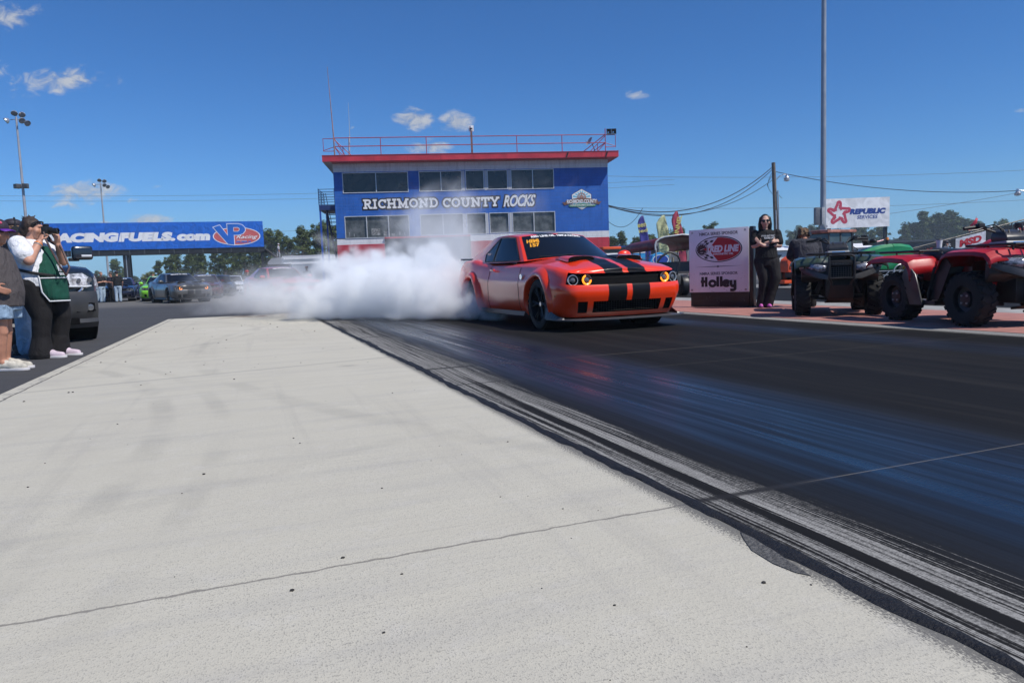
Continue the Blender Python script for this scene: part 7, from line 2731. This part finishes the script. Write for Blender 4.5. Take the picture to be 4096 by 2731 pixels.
        for y in (-.28, .28):
            b.tube([((x0 * .8 + x1 * .2), y, z), ((x0 * .8 + x1 * .2), y, z - .13)], .012, 6)
            b.tube([((x0 * .2 + x1 * .8), y, z), ((x0 * .2 + x1 * .8), y, z - .10)], .012, 6)
        b.build(nm, PL, t, True)
    # tank, seat, pod, bars
    b = MB()
    b.loft([[Vector((x, w * math.cos(a), z0 + h * max(-.2, math.sin(a)))) for a in [2 * math.pi * j / 18 for j in range(18)]] for x, w, z0, h in ((.02, .10, .80, .14), (-.1, .15, .80, .20), (-.3, .17, .78, .21), (-.5, .15, .76, .15))], True, True)
    b.build('tank_cover', col if 'red' in label else PL, t, 60)
    b = MB()
    b.loft([[Vector((x, w * math.copysign(abs(math.cos(a)) ** .6, math.cos(a)), z0 + h * max(-.6, math.sin(a)))) for a in [2 * math.pi * j / 20 for j in range(20)]] for x, w, z0, h in ((-.46, .12, .80, .07), (-.52, .145, .80, .105), (-.70, .16, .79, .105), (-.95, .18, .80, .11), (-1.18, .19, .81, .12), (-1.28, .17, .81, .09))], True, True)
    b.build('seat', M('seat_black', (.014, .015, .018), .5, var=.25, bump=.3, bs=90), t, 60)
    b = MB()
    b.loft([[Vector((x0 + (x - x0) * 1, y, z)) for x0, x, y, z in sec] for sec in (
        [(0, .10, -.13, .93), (0, .10, .13, .93), (0, -.14, .13, .95), (0, -.14, -.13, .95)],
        [(0, .10, -.14, 1.0), (0, .10, .14, 1.0), (0, -.15, .14, 1.01), (0, -.15, -.14, 1.01)],
        [(0, .05, -.12, 1.06), (0, .05, .12, 1.06), (0, -.14, .12, 1.07), (0, -.14, -.12, 1.07)],
        [(0, -.02, -.09, 1.085), (0, -.02, .09, 1.085), (0, -.12, .09, 1.09), (0, -.12, -.09, 1.09)])], True, True)
    b.build('instrument_pod', M('pod_grey', (.035, .035, .038), .35, var=.2), t, bevel=.03, seg=3)
    for y in (-.07, .07):
        MB().box((.062, y, 1.04), (.008, .012, .10), M4=Matrix.Rotation(-.42, 3, 'Y')).build('pod_seam', RUBK, t)
    b = MB()
    b.loft([[Vector((x, y, z)) for x, y, z in sec] for sec in ([(.13, -.15, .89), (.13, .15, .89), (-.12, .17, .88), (-.12, -.17, .88)], [(.11, -.15, .96), (.11, .15, .96), (-.14, .17, .95), (-.14, -.17, .95)])], True, True)
    b.build('pod_base', M('plastic_silver'), t, bevel=.02)
    MB().bx(.135, .142, -.09, .09, .905, .945).build('pod_badge', CHRM, t, bevel=.006)
    b = MB()
    b.tube([(-.20, -.42, 1.12), (-.18, -.26, 1.135), (-.10, -.10, 1.06), (-.09, 0, 1.04), (-.10, .10, 1.06), (-.18, .26, 1.135), (-.20, .42, 1.12)], .013, 8)
    b.build('handlebar', PL, t, True)
    for s in (1, -1):
        MB().tube([(-.193, s * .29, 1.132), (-.20, s * .43, 1.12)], .021, 10).build('grip', RUBK, t, True)
        MB().box((-.17, s * .25, 1.14), (.08, .075, .065)).build('switch_gear', RUBK, t, bevel=.012)
        MB().tube([(-.13, s * .25, 1.12), (-.11, s * .32, 1.10), (-.13, s * .43, 1.09)], .008, 6).build('brake_lever', PG, t, True)
        b = MB()
        b.tube([(-.15, s * .22, 1.13), (-.05, s * .17, 1.15), (.03, s * .12, 1.08), (.05, s * .1, .98)], .008, 5)
        b.tube([(-.15, s * .20, 1.12), (-.03, s * .15, 1.12), (.05, s * .10, 1.03), (.06, s * .08, .95)], .007, 5)
        b.build('control_cable', RUBK, t, True)
    MB().box((-1.74, 0, .78), (.03, .22, .06)).build('tail_light', MATS['tail_red'], t, bevel=.01)
    MB().tube([(-1.2, -.2, .5), (-1.55, -.22, .55), (-1.66, -.22, .57)], .045, 10).build('exhaust', STEEL, t, True)
    return t


quad('olive green quad bike with black racks, seen from the front', M('plastic_olive', (.030, .048, .032), .35, coat=.3, var=.12), (4.93, 10.93, .008), yaw(R(-19)))
rq = quad('bright red quad bike cut off by the right edge of the picture', M('plastic_red', (.42, .006, .012), .42, coat=.12, var=.12), (5.745, 8.34, .008), yaw(R(6)))
cp = thing('drink_cup', 'white paper cup standing on the red quad bike\'s seat end', 'cup', (5.52, 9.35, .93))
MB().lathe([(.001, 0), (.028, 0), (.038, .10), (.036, .10), (.03, .01)], (0, 0, 0), (0, 0, 1), 16).build('cup', WHITEP, cp, True)
MB().lathe([(.001, .112), (.03, .112), (.041, .10)], (0, 0, 0), (0, 0, 1), 16).build('lid', M('lid_dark', (.05, .05, .05), .4), cp, True)

# ================================================================== pickup truck nose at the left
TKP = paint('truck_paint', (.014, .019, .030), None, .25, .2)
TKG = M('truck_bumper', (.032, .033, .036), .42, var=.1)
tk = thing('pickup_truck', 'dark blue grey pickup truck parked nose out behind the spectators', 'pickup truck', (-6.34 - 1.0 * .72, 11.34 - 1.0 * .695, -.016), yaw(R(44)))
# local: x forward (0 at the front bumper face), y left
def tsec(x, hw, z0, z1, r=.08):
    return [Vector((x, y, z)) for y, z in ((-hw, z0), (hw, z0), (hw + .0, (z0 + z1) / 2), (hw - .01, z1 - r), (hw - r, z1 - .015), (hw * .5, z1 + .025), (0, z1 + .03), (-hw * .5, z1 + .025), (-hw + r, z1 - .015), (-hw + .01, z1 - r), (-hw, (z0 + z1) / 2))]
b = MB()
b.loft([tsec(-.20, .93, .62, 1.07), tsec(-.28, .97, .6, 1.13), tsec(-.5, .99, .55, 1.17), tsec(-1.3, 1.0, .5, 1.22), tsec(-1.65, 1.0, .5, 1.24)], True, True)
b.build('hood', TKP, tk, 40)
b = MB()
b.loft([tsec(-1.65, 1.0, .45, 1.24), tsec(-3.4, 1.01, .45, 1.24), tsec(-5.6, 1.0, .5, 1.24)], True, True)
b.build('body', TKP, tk, 40)
b = MB()
b.loft([[Vector((x, y, z)) for y, z in ((-w, 1.2), (w, 1.2), (w - .17, 1.86), (w - .3, 1.92), (-w + .3, 1.92), (-w + .17, 1.86))] for x, w in ((-2.15, .92), (-2.4, .94), (-3.6, .95), (-3.9, .93))], True, True)
b.build('cab_roof', TKP, tk, 40)
b = MB()
b.add([(-1.62, -.86, 1.25), (-1.62, .86, 1.25), (-2.17, .72, 1.84), (-2.17, -.72, 1.84)], [(0, 1, 2, 3)])
b.build('windscreen', TINT, tk)
for s in (1, -1):
    b = MB()
    b.add([(-1.8, s * .965, 1.26), (-3.7, s * .97, 1.26), (-3.6, s * .80, 1.80), (-2.2, s * .79, 1.80)], [(0, 1, 2, 3)])
    b.build('side_window', TINT, tk)
    b = MB()
    b.loft([[Vector((x, s * y, z)) for x, y, z in sec] for sec in (
        [(-.17, .55, 1.05), (-.10, .55, .98), (-.10, .58, .86), (-.2, .58, .82)],
        [(-.20, .78, 1.06), (-.12, .78, .98), (-.13, .80, .84), (-.24, .8, .80)],
        [(-.32, .96, 1.07), (-.26, .975, .98), (-.28, .97, .86), (-.36, .95, .83)],
        [(-.50, 1.0, 1.05), (-.46, 1.003, .98), (-.46, 1.0, .90), (-.52, .99, .88)])], True, True)
    hl = b.build('headlight', M('truck_lens', (.42, .43, .46), .12, spec=.8, coat=1., var=.75, vs=11), tk, True)
    for (x, y, z, r) in ((-.115, .70, .95, .05), (-.16, .86, .96, .062)):
        MB().lathe([(.001, .0), (r * .4, .004), (r * .62, .0), (r * .66, .006)], (x + .012, s * y, z), (1, s * .35, 0), 18).build('projector', LGLS, hl, True)
    MB().tube([(-.10, s * .56, .86), (-.13, s * .8, .85), (-.275, s * .965, .87), (-.45, s * 1.0, .90)], .014, 6).build('light_strip', M('strip_white', (.6, .62, .65), .2), hl, True)
    MB().tube([(-.075, s * .55, .66), (-.09, s * .72, .80), (-.1, s * .74, .83)], .02, 6).build('grille_trim', CHRM, tk, True)
    # mirror
    mr = MB().box((-1.78, s * 1.19, 1.44), (.14, .32, .24)).build('mirror', TKP, tk, bevel=.05, seg=3)
    MB().box((-1.706, s * 1.24, 1.39), (.012, .16, .035)).build('turn_lamp', M('strip_white'), mr, bevel=.005)
    MB().box((-1.80, s * 1.06, 1.33), (.08, .16, .06)).build('mirror_arm', TRIM, mr, bevel=.015)
    # wheel
    c = Vector((-.98, s * .86, .40))
    w = bpy.data.objects.new('wheel', None)
    COL.objects.link(w)
    w.parent = tk
    w.location = c
    MB().lathe([(.26, -.13), (.36, -.145), (.395, -.12), (.40, 0), (.395, .12), (.36, .145), (.26, .13)], (0, 0, 0), (0, s, 0), 36).build('tyre', RUB, w, True)
    MB().lathe([(.26, .12), (.25, .10), (.08, .06), (.001, .06)], (0, 0, 0), (0, s, 0), 28).build('rim', CHRM, w, True)
    MB().lathe([(.47, -.30), (.47, .155), (.50, .165), (.52, .14)], (-.98, s * .86, .42), (0, s, 0), 30, math.pi * .0, math.pi * 1.0 if False else None).build('wheel_arch', GRIL, tk, True)
    # fog lamp and bumper end
    b = MB()
    b.loft([[Vector((x, s * y, z)) for x, y, z in sec] for sec in ([(-.03, .62, .60), (-.03, .62, .46)], [(-.06, .85, .60), (-.06, .85, .46)], [(-.14, .93, .59), (-.14, .93, .48)])], False)
    fb = b.build('fog_lamp_bezel', GRIL, tk)
    for y in (.70, .82):
        MB().lathe([(.001, 0), (.035, .004), (.05, .0)], (-.035 - .02 * (y > .8), s * y, .53), (1, s * .15, 0), 16).build('fog_lamp', LGLS, fb, True)
    MB().box((-.02, s * .52, .33), (.05, .26, .10)).build('bumper_vent', GRIL, tk, bevel=.02)
b = MB()
b.loft([[Vector((x + dx, y, z)) for dx, z in ((0, .78), (.03, .70), (.035, .50), (.0, .42), (-.03, .36), (.0, .30), (-.06, .22), (-.22, .22), (-.22, .78))] for x, y in ((-.42, -1.0), (-.17, -.95), (-.06, -.75), (-.04, -.3), (-.035, 0), (-.04, .3), (-.06, .75), (-.17, .95), (-.42, 1.0))], True, True)
b.build('bumper', TKG, tk, 40)
MB().bx(-.24, -.07, -.54, .54, .80, 1.04).build('grille', GRIL, tk, bevel=.04)
b = MB()
for i in range(5):
    b.bx(-.07, -.055, -.52, .52, .82 + i * .045, .838 + i * .045)
b.build('grille_bar', TRIM, tk)
MB().bx(-.002, .012, -.36, -.05, .44, .62).build('front_plate', PB, tk, bevel=.005)
text('lettering', 'lin', M('plate_gold', (.55, .36, .06), .4), tk, plan(.013, -.36, .44, (0, 1, 0), (0, 0, 1), (1, 0, 0)), (.08, .05, .28, .14), shear=.4, ext=.003)
for z in (.46, .60):
    MB().bx(.0125, .016, -.355, -.055, z - .006, z + .006).build('plate_border', CHRM, tk)
for s in (1, -1):
    MB().cyl((-4.4, s * .72, .40), (-4.4, s * 1.0, .40), .40, n=28).build('wheel', RUB, tk, bevel=.04)

# ================================================================== orange tractor with cab and green tractor
OT = M('tractor_orange', (.62, .075, .015), .4, var=.2, vs=2)
TGL = M('tractor_glass', (.06, .085, .095), .08, spec=.6, var=.3, vs=1)
tr = thing('tractor', 'orange farm tractor with faded cab roof standing on the far lane', 'tractor', (12.0, 27.4, 0), yaw(R(-66)))
TGY = M('tractor_grey', (.055, .057, .06), .55, var=.3)
# local: x forward, front wheels at x=1.65, rear at 0
b = MB()
b.loft([[Vector((x, y, z)) for y, z in ((-w, z0), (w, z0), (w, z1 - .12), (w * .75, z1), (-w * .75, z1), (-w, z1 - .12))] for x, w, z0, z1 in ((.55, .34, .62, 1.24), (1.2, .34, .58, 1.21), (1.8, .32, .52, 1.12), (2.12, .27, .50, .98), (2.2, .22, .52, .88))], True, True)
b.build('hood', OT, tr, 40)
for s in (1, -1):
    b = MB()
    b.prism([(1.15, .78), (1.9, .66), (2.1, .74), (1.98, .96), (1.45, 1.02)], .01, plan(0, s * .345 + (.0 if s < 0 else .01), 0, (1, 0, 0), (0, 0, 1), (0, -1, 0)))
    b.build('hood_vent', TGY, tr)
    MB().sph((2.02, s * .22, .93), .09, 12, 8, (.8, 1, .6)).build('headlight', LGLS, tr, True)
    for x, r, w in ((1.6, .36, .22), (0, .55, .34)):
        c = Vector((x, s * .58, r))
        MB().lathe([(r * .55, -w * .5), (r * .92, -w * .5), (r, -w * .3), (r, w * .3), (r * .92, w * .5), (r * .62, w * .5), (r * .55, w * .3)], c, (0, s, 0), 30).build('tyre', RUB, tr, True)
        MB().lathe([(r * .64, w * .45), (r * .58, w * .2), (r * .2, w * .1), (.001, w * .15)], c, (0, s, 0), 26).build('rim', OT, tr, True)
    b = MB()
    b.prism([(-.55, .95), (.2, 1.22), (.62, 1.0), (.66, .9), (.25, 1.14), (-.5, .88)], .32, plan(0, s * .58 + .16, 0, (1, 0, 0), (0, 0, 1), (0, -1, 0)))
    b.build('rear_fender', OT, tr)
MB().bx(-.4, 1.9, -.25, .25, .3, .62).build('chassis', TGY, tr, bevel=.03)
MB().bx(2.0, 2.5, -.35, .35, .10, .22).build('front_blade', OT, tr, bevel=.03)
for x in (-.62, .0, .62):
    for s in (1, -1):
        MB().tube([(x, s * .58, .95), (x * .93 - .02, s * .54, 1.92)], .035, 6).build('cab_post', TGY, tr)
for s in (1, -1):
    b = MB()
    b.add([(-.62, s * .575, .98), (.62, s * .575, .98), (.57, s * .54, 1.88), (-.58, s * .54, 1.88)], [(0, 1, 2, 3)])
    b.build('cab_window', TGL, tr)
for x in (-.60, .60):
    MB().add([(x, -.55, .98), (x, .55, .98), (x * .93, .52, 1.88), (x * .93, -.52, 1.88)], [(0, 1, 2, 3)]).build('cab_window', TGL, tr)
b = MB()
b.loft([[Vector((x, y, z)) for x, y in ((-.72, -.66), (.74, -.66), (.80, -.5), (.80, .5), (.74, .66), (-.72, .66))] for z in (1.88, 1.99)], True, True)
b.build('cab_roof', M('roof_faded', (.38, .16, .12), .7, var=.5, vs=4), tr, bevel=.04)
MB().tube([(.7, -.7, 1.2), (.75, -.8, 1.75), (.75, -.72, 1.95), (.75, -.5, 1.96)], .03, 8).build('mirror_hoop', TGY, tr, True)
GT = M('tractor_green', (.008, .22, .075), .38, coat=.3, var=.15, vs=2)
gt = thing('tractor', 'bright green open tractor with long curved hood behind the quad bikes', 'tractor', (13.0, 27.6, 0), R(4))
gt.scale = (1, 1, 1.09)
b = MB()
b.loft([[Vector((x, y, z)) for y, z in ((-w, z0), (w, z0), (w, z1 - .1), (w * .7, z1), (-w * .7, z1), (-w, z1 - .1))] for x, w, z0, z1 in ((.2, .30, .92, 1.04), (.55, .33, .82, 1.17), (.95, .35, .72, 1.26), (1.35, .35, .70, 1.30), (1.42, .345, .70, 1.295))], True, True)
b.build('hood', GT, gt, 40)
b = MB()
b.loft([[Vector((x, y, z)) for y, z in ((-w, z0), (w, z0), (w, z1 - .09), (w * .7, z1), (-w * .7, z1), (-w, z1 - .09))] for x, w, z0, z1 in ((1.43, .35, .70, 1.30), (1.75, .35, .72, 1.295), (2.1, .34, .76, 1.24), (2.22, .31, .84, 1.16))], True, True)
b.build('hood_nose', GT, gt, 40)
for s in (1, -1):
    MB().bx(.2, 2.25, min(s * .34, s * .37), max(s * .34, s * .37), 1.02, 1.045).build('hood_crease', M('green_dark', (.006, .10, .04), .4), gt)
    MB().bx(.9, 1.95, min(s * .25, s * .37), max(s * .25, s * .37), .42, .68).build('side_panel', GT, gt, bevel=.04)
    for x, r, w in ((.05, .5, .3), (1.75, .33, .2)):
        c = Vector((x, s * .55, r))
        MB().cyl(c - Vector((0, w / 2, 0)), c + Vector((0, w / 2, 0)), r, n=26).build('wheel', RUB, gt, bevel=.04)
MB().bx(-.5, 1.9, -.24, .24, .3, .7).build('chassis', TGY, gt, bevel=.03)
MB().bx(-.45, .35, -.4, .4, .86, .98).build('deck', GT, gt, bevel=.05)
b = MB()
torso(b, [(.62, 0, 1.28, .17, .2), (.62, 0, 1.36, .17, .2)])
b.sph((.80, 0, 1.42), .15, 12, 8, (.7, 1.3, .6))
b.box((.5, 0, 1.48), (.06, .36, .3), M4=Matrix.Rotation(-.25, 3, 'Y'))
b.build('seat', RUBK, gt, 40)
MB().tube([Vector((.02 + .17 * math.cos(a) * .9, .19 * math.sin(a), 1.2 - .09 * math.cos(a))) for a in [2 * math.pi * j / 20 for j in range(20)]], .018, 6, closed=True).build('steering_wheel', RUBK, gt, True)
MB().tube([(.02, 0, 1.2), (.1, 0, .98)], .02, 6).build('steering_column', RUBK, gt)
MB().tube([(.9, -.1, 1.38), (1.2, -.1, 1.44)], .035, 10).build('fire_extinguisher', M('extinguisher', (.5, .3, .3), .3, metal=.5), gt, True)
MB().tube([(1.25, -.2, 1.25), (1.25, -.2, 1.44)], .05, 8).build('beacon_post', RUBK, gt)
MB().cyl((1.25, -.2, 1.44), (1.25, -.2, 1.53), .06, .05, 14).build('beacon', M('beacon_orange', (.85, .25, .02), .2), gt, True)
# tow rig frame under the green tractor
fr = thing('drag_sled', 'yellow and steel tube track drag standing beside the green tractor', 'track drag', (14.0, 26.6, 0), R(4))
b = MB()
for i in range(6):
    b.tube([(-.4 + i * .22, 0, .12), (-.1 + i * .22, 0, .42)], .016, 5)
for z in (.12, .27, .42):
    b.tube([(-.5, 0, z), (1.2, 0, z)], .016, 5)
b.build('frame', STEEL, fr, True)
MB().bx(.45, 1.15, -.1, .1, .45, .58).build('yellow_block', M('drag_yellow', (.55, .30, .02), .5), fr, bevel=.02)
MB().tube([Vector((.35 + .3 * math.cos(a), 0, .35 + .3 * math.sin(a))) for a in [math.pi * j / 10 for j in range(11)]], .022, 6).build('hoop', STEEL, fr, True)
MB().bx(-.5, .2, -.1, .1, .03, .09).build('skid', M('skid_red', (.4, .05, .06), .5), fr, bevel=.01)
# ================================================================== trailers beyond the bridge stairs and an old white truck
bt = thing('trailer', 'long white and silver motor coach trailer beyond the bridge stairs', 'trailer', (-24.6, 75, 0), R(4))
b = MB()
b.loft([[Vector((x, y, z)) for y, z in ((0, .7), (2.4, .7), (2.4, 3.2), (2.1, 3.5), (.3, 3.5), (0, 3.2))] for x in (1.2, 8)], True, True)
b.build('body', M('coach_silver', (.42, .43, .45), .3, metal=.4), bt)
b = MB()
b.loft([[Vector((x, y, z)) for y, z in ((0, .9), (2.4, .9), (2.4, zt), (0, zt))] for x, zt in ((-.2, 2.9), (.2, 3.3), (1.2, 3.35))], True, True)
b.build('nose', M('coach_grey', (.30, .31, .33), .4), bt)
for z in (2.6, 3.1):
    MB().bx(1.4, 8, -.03, -.005, z, z + .22).build('stripe', WHITEP, bt)
for x in (2.5, 6):
    MB().cyl((x, -.05, .45), (x, .3, .45), .45, n=18).build('wheel', RUB, bt)
ot = thing('van', 'white fronted van with black body parked behind the smoke', 'van', (-14.4, 45.5, 0), yaw(R(15)))
b = MB()
b.loft([[Vector((x, y, z)) for y, z in ((-.85, .4), (.85, .4), (.85, z1 - .1), (.7, z1), (-.7, z1), (-.85, z1 - .1))] for x, z1 in ((.8, 1.15), (.6, 1.3), (-.3, 1.45), (-.31, 1.46))], True, True)
b.build('hood', BLACKM, ot, 40)
b = MB()
b.loft([[Vector((x, y, z)) for y, z in ((-.85, .4), (.85, .4), (.82, 1.4), (.7, z1), (-.7, z1), (-.82, 1.4))] for x, z1 in ((-.32, 1.46), (-.8, 1.95), (-3.4, 2.0))], True, True)
b.build('body', M('van_dark', (.03, .03, .035), .35), ot, 40)
MB().bx(.78, .84, -.7, .7, .95, 1.1).build('bumper', WHITEP, ot, bevel=.02)
MB().add([(-.30, -.72, 1.47), (-.30, .72, 1.47), (-.77, .62, 1.92), (-.77, -.62, 1.92)], [(0, 1, 2, 3)]).build('windscreen', TINT, ot)
MB().box((-.2, -.4, 1.5), (.5, .3, .04), rz=.2).build('white_panel', WHITEP, ot)
for x in (.3, -2.7):
    for s in (1, -1):
        MB().cyl((x, s * .65, .35), (x, s * .88, .35), .35, n=20).build('wheel', RUB, ot)
# ================================================================== tire smoke
def smoke_cloud():
    vol = bpy.data.volumes.new('smoke')
    o = bpy.data.objects.new('smoke', vol)
    COL.objects.link(o)
    tag(o, 'thick white tire smoke rolling off the rear wheels of the orange car', kind='stuff')
    ng = bpy.data.node_groups.new('smoke_field', 'GeometryNodeTree')
    ng.interface.new_socket('Geometry', in_out='INPUT', socket_type='NodeSocketGeometry')
    ng.interface.new_socket('Geometry', in_out='OUTPUT', socket_type='NodeSocketGeometry')
    g = NB(ng)
    P = g.new('GeometryNodeInputPosition').outputs[0]
    warp = g.new('ShaderNodeTexNoise')
    g.put(warp.inputs['Vector'], P)
    warp.inputs['Scale'].default_value = .75
    warp.inputs['Detail'].default_value = 3
    wv = g.vm('MULTIPLY', g.vm('SUBTRACT', warp.outputs[1], (.5, .5, .5)), (1.5, 1.5, 1.0))
    Q = g.vm('ADD', P, wv)
    #         x      y     z     rx    ry    rz   strength
    dense = [(-.55, 12.75, .20, .42, .40, .34, 1.15), (-.22, 12.45, .12, .36, .36, .24, .95), (-.66, 12.95, .50, .22, .28, .26, 1.0), (-1.0, 13.2, .34, .70, .7, .46, 1.3), (-1.5, 13.8, .40, .95, .9, .58, 1.3), (-2.4, 14.4, .44, 1.1, 1.0, .62, 1.3),
             (-3.2, 15.0, .44, 1.1, 1.1, .66, 1.1), (-4.1, 15.5, .40, .95, 1.1, .6, .85), (-1.9, 15.2, .8, 1.3, 1.2, .75, .95), (-3.0, 16.2, .7, 1.5, 1.5, .8, .8), (-1.6, 15.0, .85, .9, .9, .7, .95)]
    thin = [(-4.9, 16.6, .5, 1.7, 1.7, .80, .95), (-6.2, 18.0, .45, 1.7, 1.7, .85, .95), (-7.3, 19.0, .4, 1.2, 1.4, .8, .8), (-3.4, 17.0, .8, 2.0, 1.7, .85, .9), (-1.8, 16.8, 1.8, 1.4, 1.4, 1.2, .98), (-1.0, 16.2, 1.7, 1.2, 1.2, 1.3, .9),
            (-4.62, 18.2, 1.72, .45, .55, .45, .85), (-1.4, 17.2, 2.05, 1.2, 1.2, .75, .85), (-2.5, 17.4, 1.7, .9, 1.0, .7, .7), (.2, 16.4, 1.5, 1.1, 1.2, 1.1, .8), (.6, 18.4, 2.7, 1.3, 1.3, .9, .52), (-1.3, 15.6, 1.3, .9, .9, .8, .9), (-5.0, 17.2, .95, .9, .9, .6, .7), (1.5, 19.4, 3.3, 1.2, 1.3, .9, .36)]
    def field(lst):
        tot = None
        for (x, y, z, a, b, c, st) in lst:
            d = g.vm('LENGTH', g.vm('DIVIDE', g.vm('SUBTRACT', Q, (x, y, z)), (a, b, c)))
            f = g.m('MULTIPLY', g.m('SUBTRACT', 1.25, d, clamp=True), st)
            tot = f if tot is None else g.m('SMOOTH_MAX', tot, f, .12)
        return tot
    fd, ft = field(dense), field(thin)
    def bil(sc):
        return g.m('ABSOLUTE', g.m('SUBTRACT', g.m('MULTIPLY', g.noise(P, sc, 1, .5, .3), 2.0), 1.0))
    bw = g.m('ADD', g.m('ADD', g.m('MULTIPLY', bil(1.1), 1.5), g.m('MULTIPLY', bil(2.3), 1.0)), g.m('MULTIPLY', bil(4.6), .6))
    n2 = g.noise(P, .62, 5, .62, .8)
    dd = g.m('ADD', fd, g.m('SUBTRACT', g.m('MULTIPLY', bw, .75), .62))
    dd = g.m('MULTIPLY', g.ss(dd, .06, .55), g.ss(fd, .08, .22))
    tt = g.m('ADD', ft, g.m('MULTIPLY', g.m('SUBTRACT', n2, .60), 2.8))
    tt = g.m('MULTIPLY', g.ss(tt, .05, 1.05), g.ss(ft, .10, .42))
    den = g.m('ADD', g.m('MULTIPLY', dd, 3.6), g.m('MULTIPLY', tt, 1.0))
    # stays out of the car's cabin side: nothing to the right of its near flank ahead of the rear wheel
    z = g.sep(P)[2]
    den = g.m('MULTIPLY', den, g.ss(z, .0, .05))
    vc = g.new('GeometryNodeVolumeCube')
    g.put(vc.inputs['Density'], den)
    vc.inputs['Min'].default_value = (-8.6, 12.0, 0.012)
    vc.inputs['Max'].default_value = (2.6, 21.0, 4.2)
    for k, v in (('Resolution X', 230), ('Resolution Y', 170), ('Resolution Z', 90)):
        vc.inputs[k].default_value = v
    sm = g.new('GeometryNodeSetMaterial')
    g.put(sm.inputs[0], vc.outputs[0])
    m = bpy.data.materials.new('smoke_volume')
    m.use_nodes = True
    nt = m.node_tree
    nt.nodes.clear()
    pv = nt.nodes.new('ShaderNodeVolumePrincipled')
    pv.inputs['Color'].default_value = (.978, .990, 1.0, 1)
    pv.inputs['Density'].default_value = 1.0
    pv.inputs['Anisotropy'].default_value = -.3
    out = nt.nodes.new('ShaderNodeOutputMaterial')
    nt.links.new(pv.outputs[0], out.inputs['Volume'])
    sm.inputs['Material'].default_value = m
    vol.materials.append(m)
    go = g.new('NodeGroupOutput')
    g.l.new(sm.outputs[0], go.inputs[0])
    md = o.modifiers.new('field', 'NODES')
    md.node_group = ng
    return o


smoke_cloud()

# ------------------------------------------------------------------ thin drifting haze that pales the far trees
b = MB()
b.bx(-170, 260, -15, 340, -1.2, 29)
hz = b.build('haze', None)
hm = bpy.data.materials.new('haze_volume')
hm.use_nodes = True
hm.node_tree.nodes.clear()
pv = hm.node_tree.nodes.new('ShaderNodeVolumePrincipled')
pv.inputs['Color'].default_value = (.72, .86, 1.0, 1)
pv.inputs['Density'].default_value = .0005
ho = hm.node_tree.nodes.new('ShaderNodeOutputMaterial')
hm.node_tree.links.new(pv.outputs[0], ho.inputs['Volume'])
hz.data.materials.append(hm)
tag(hz, 'faint bluish haze hanging over the whole raceway', kind='stuff')
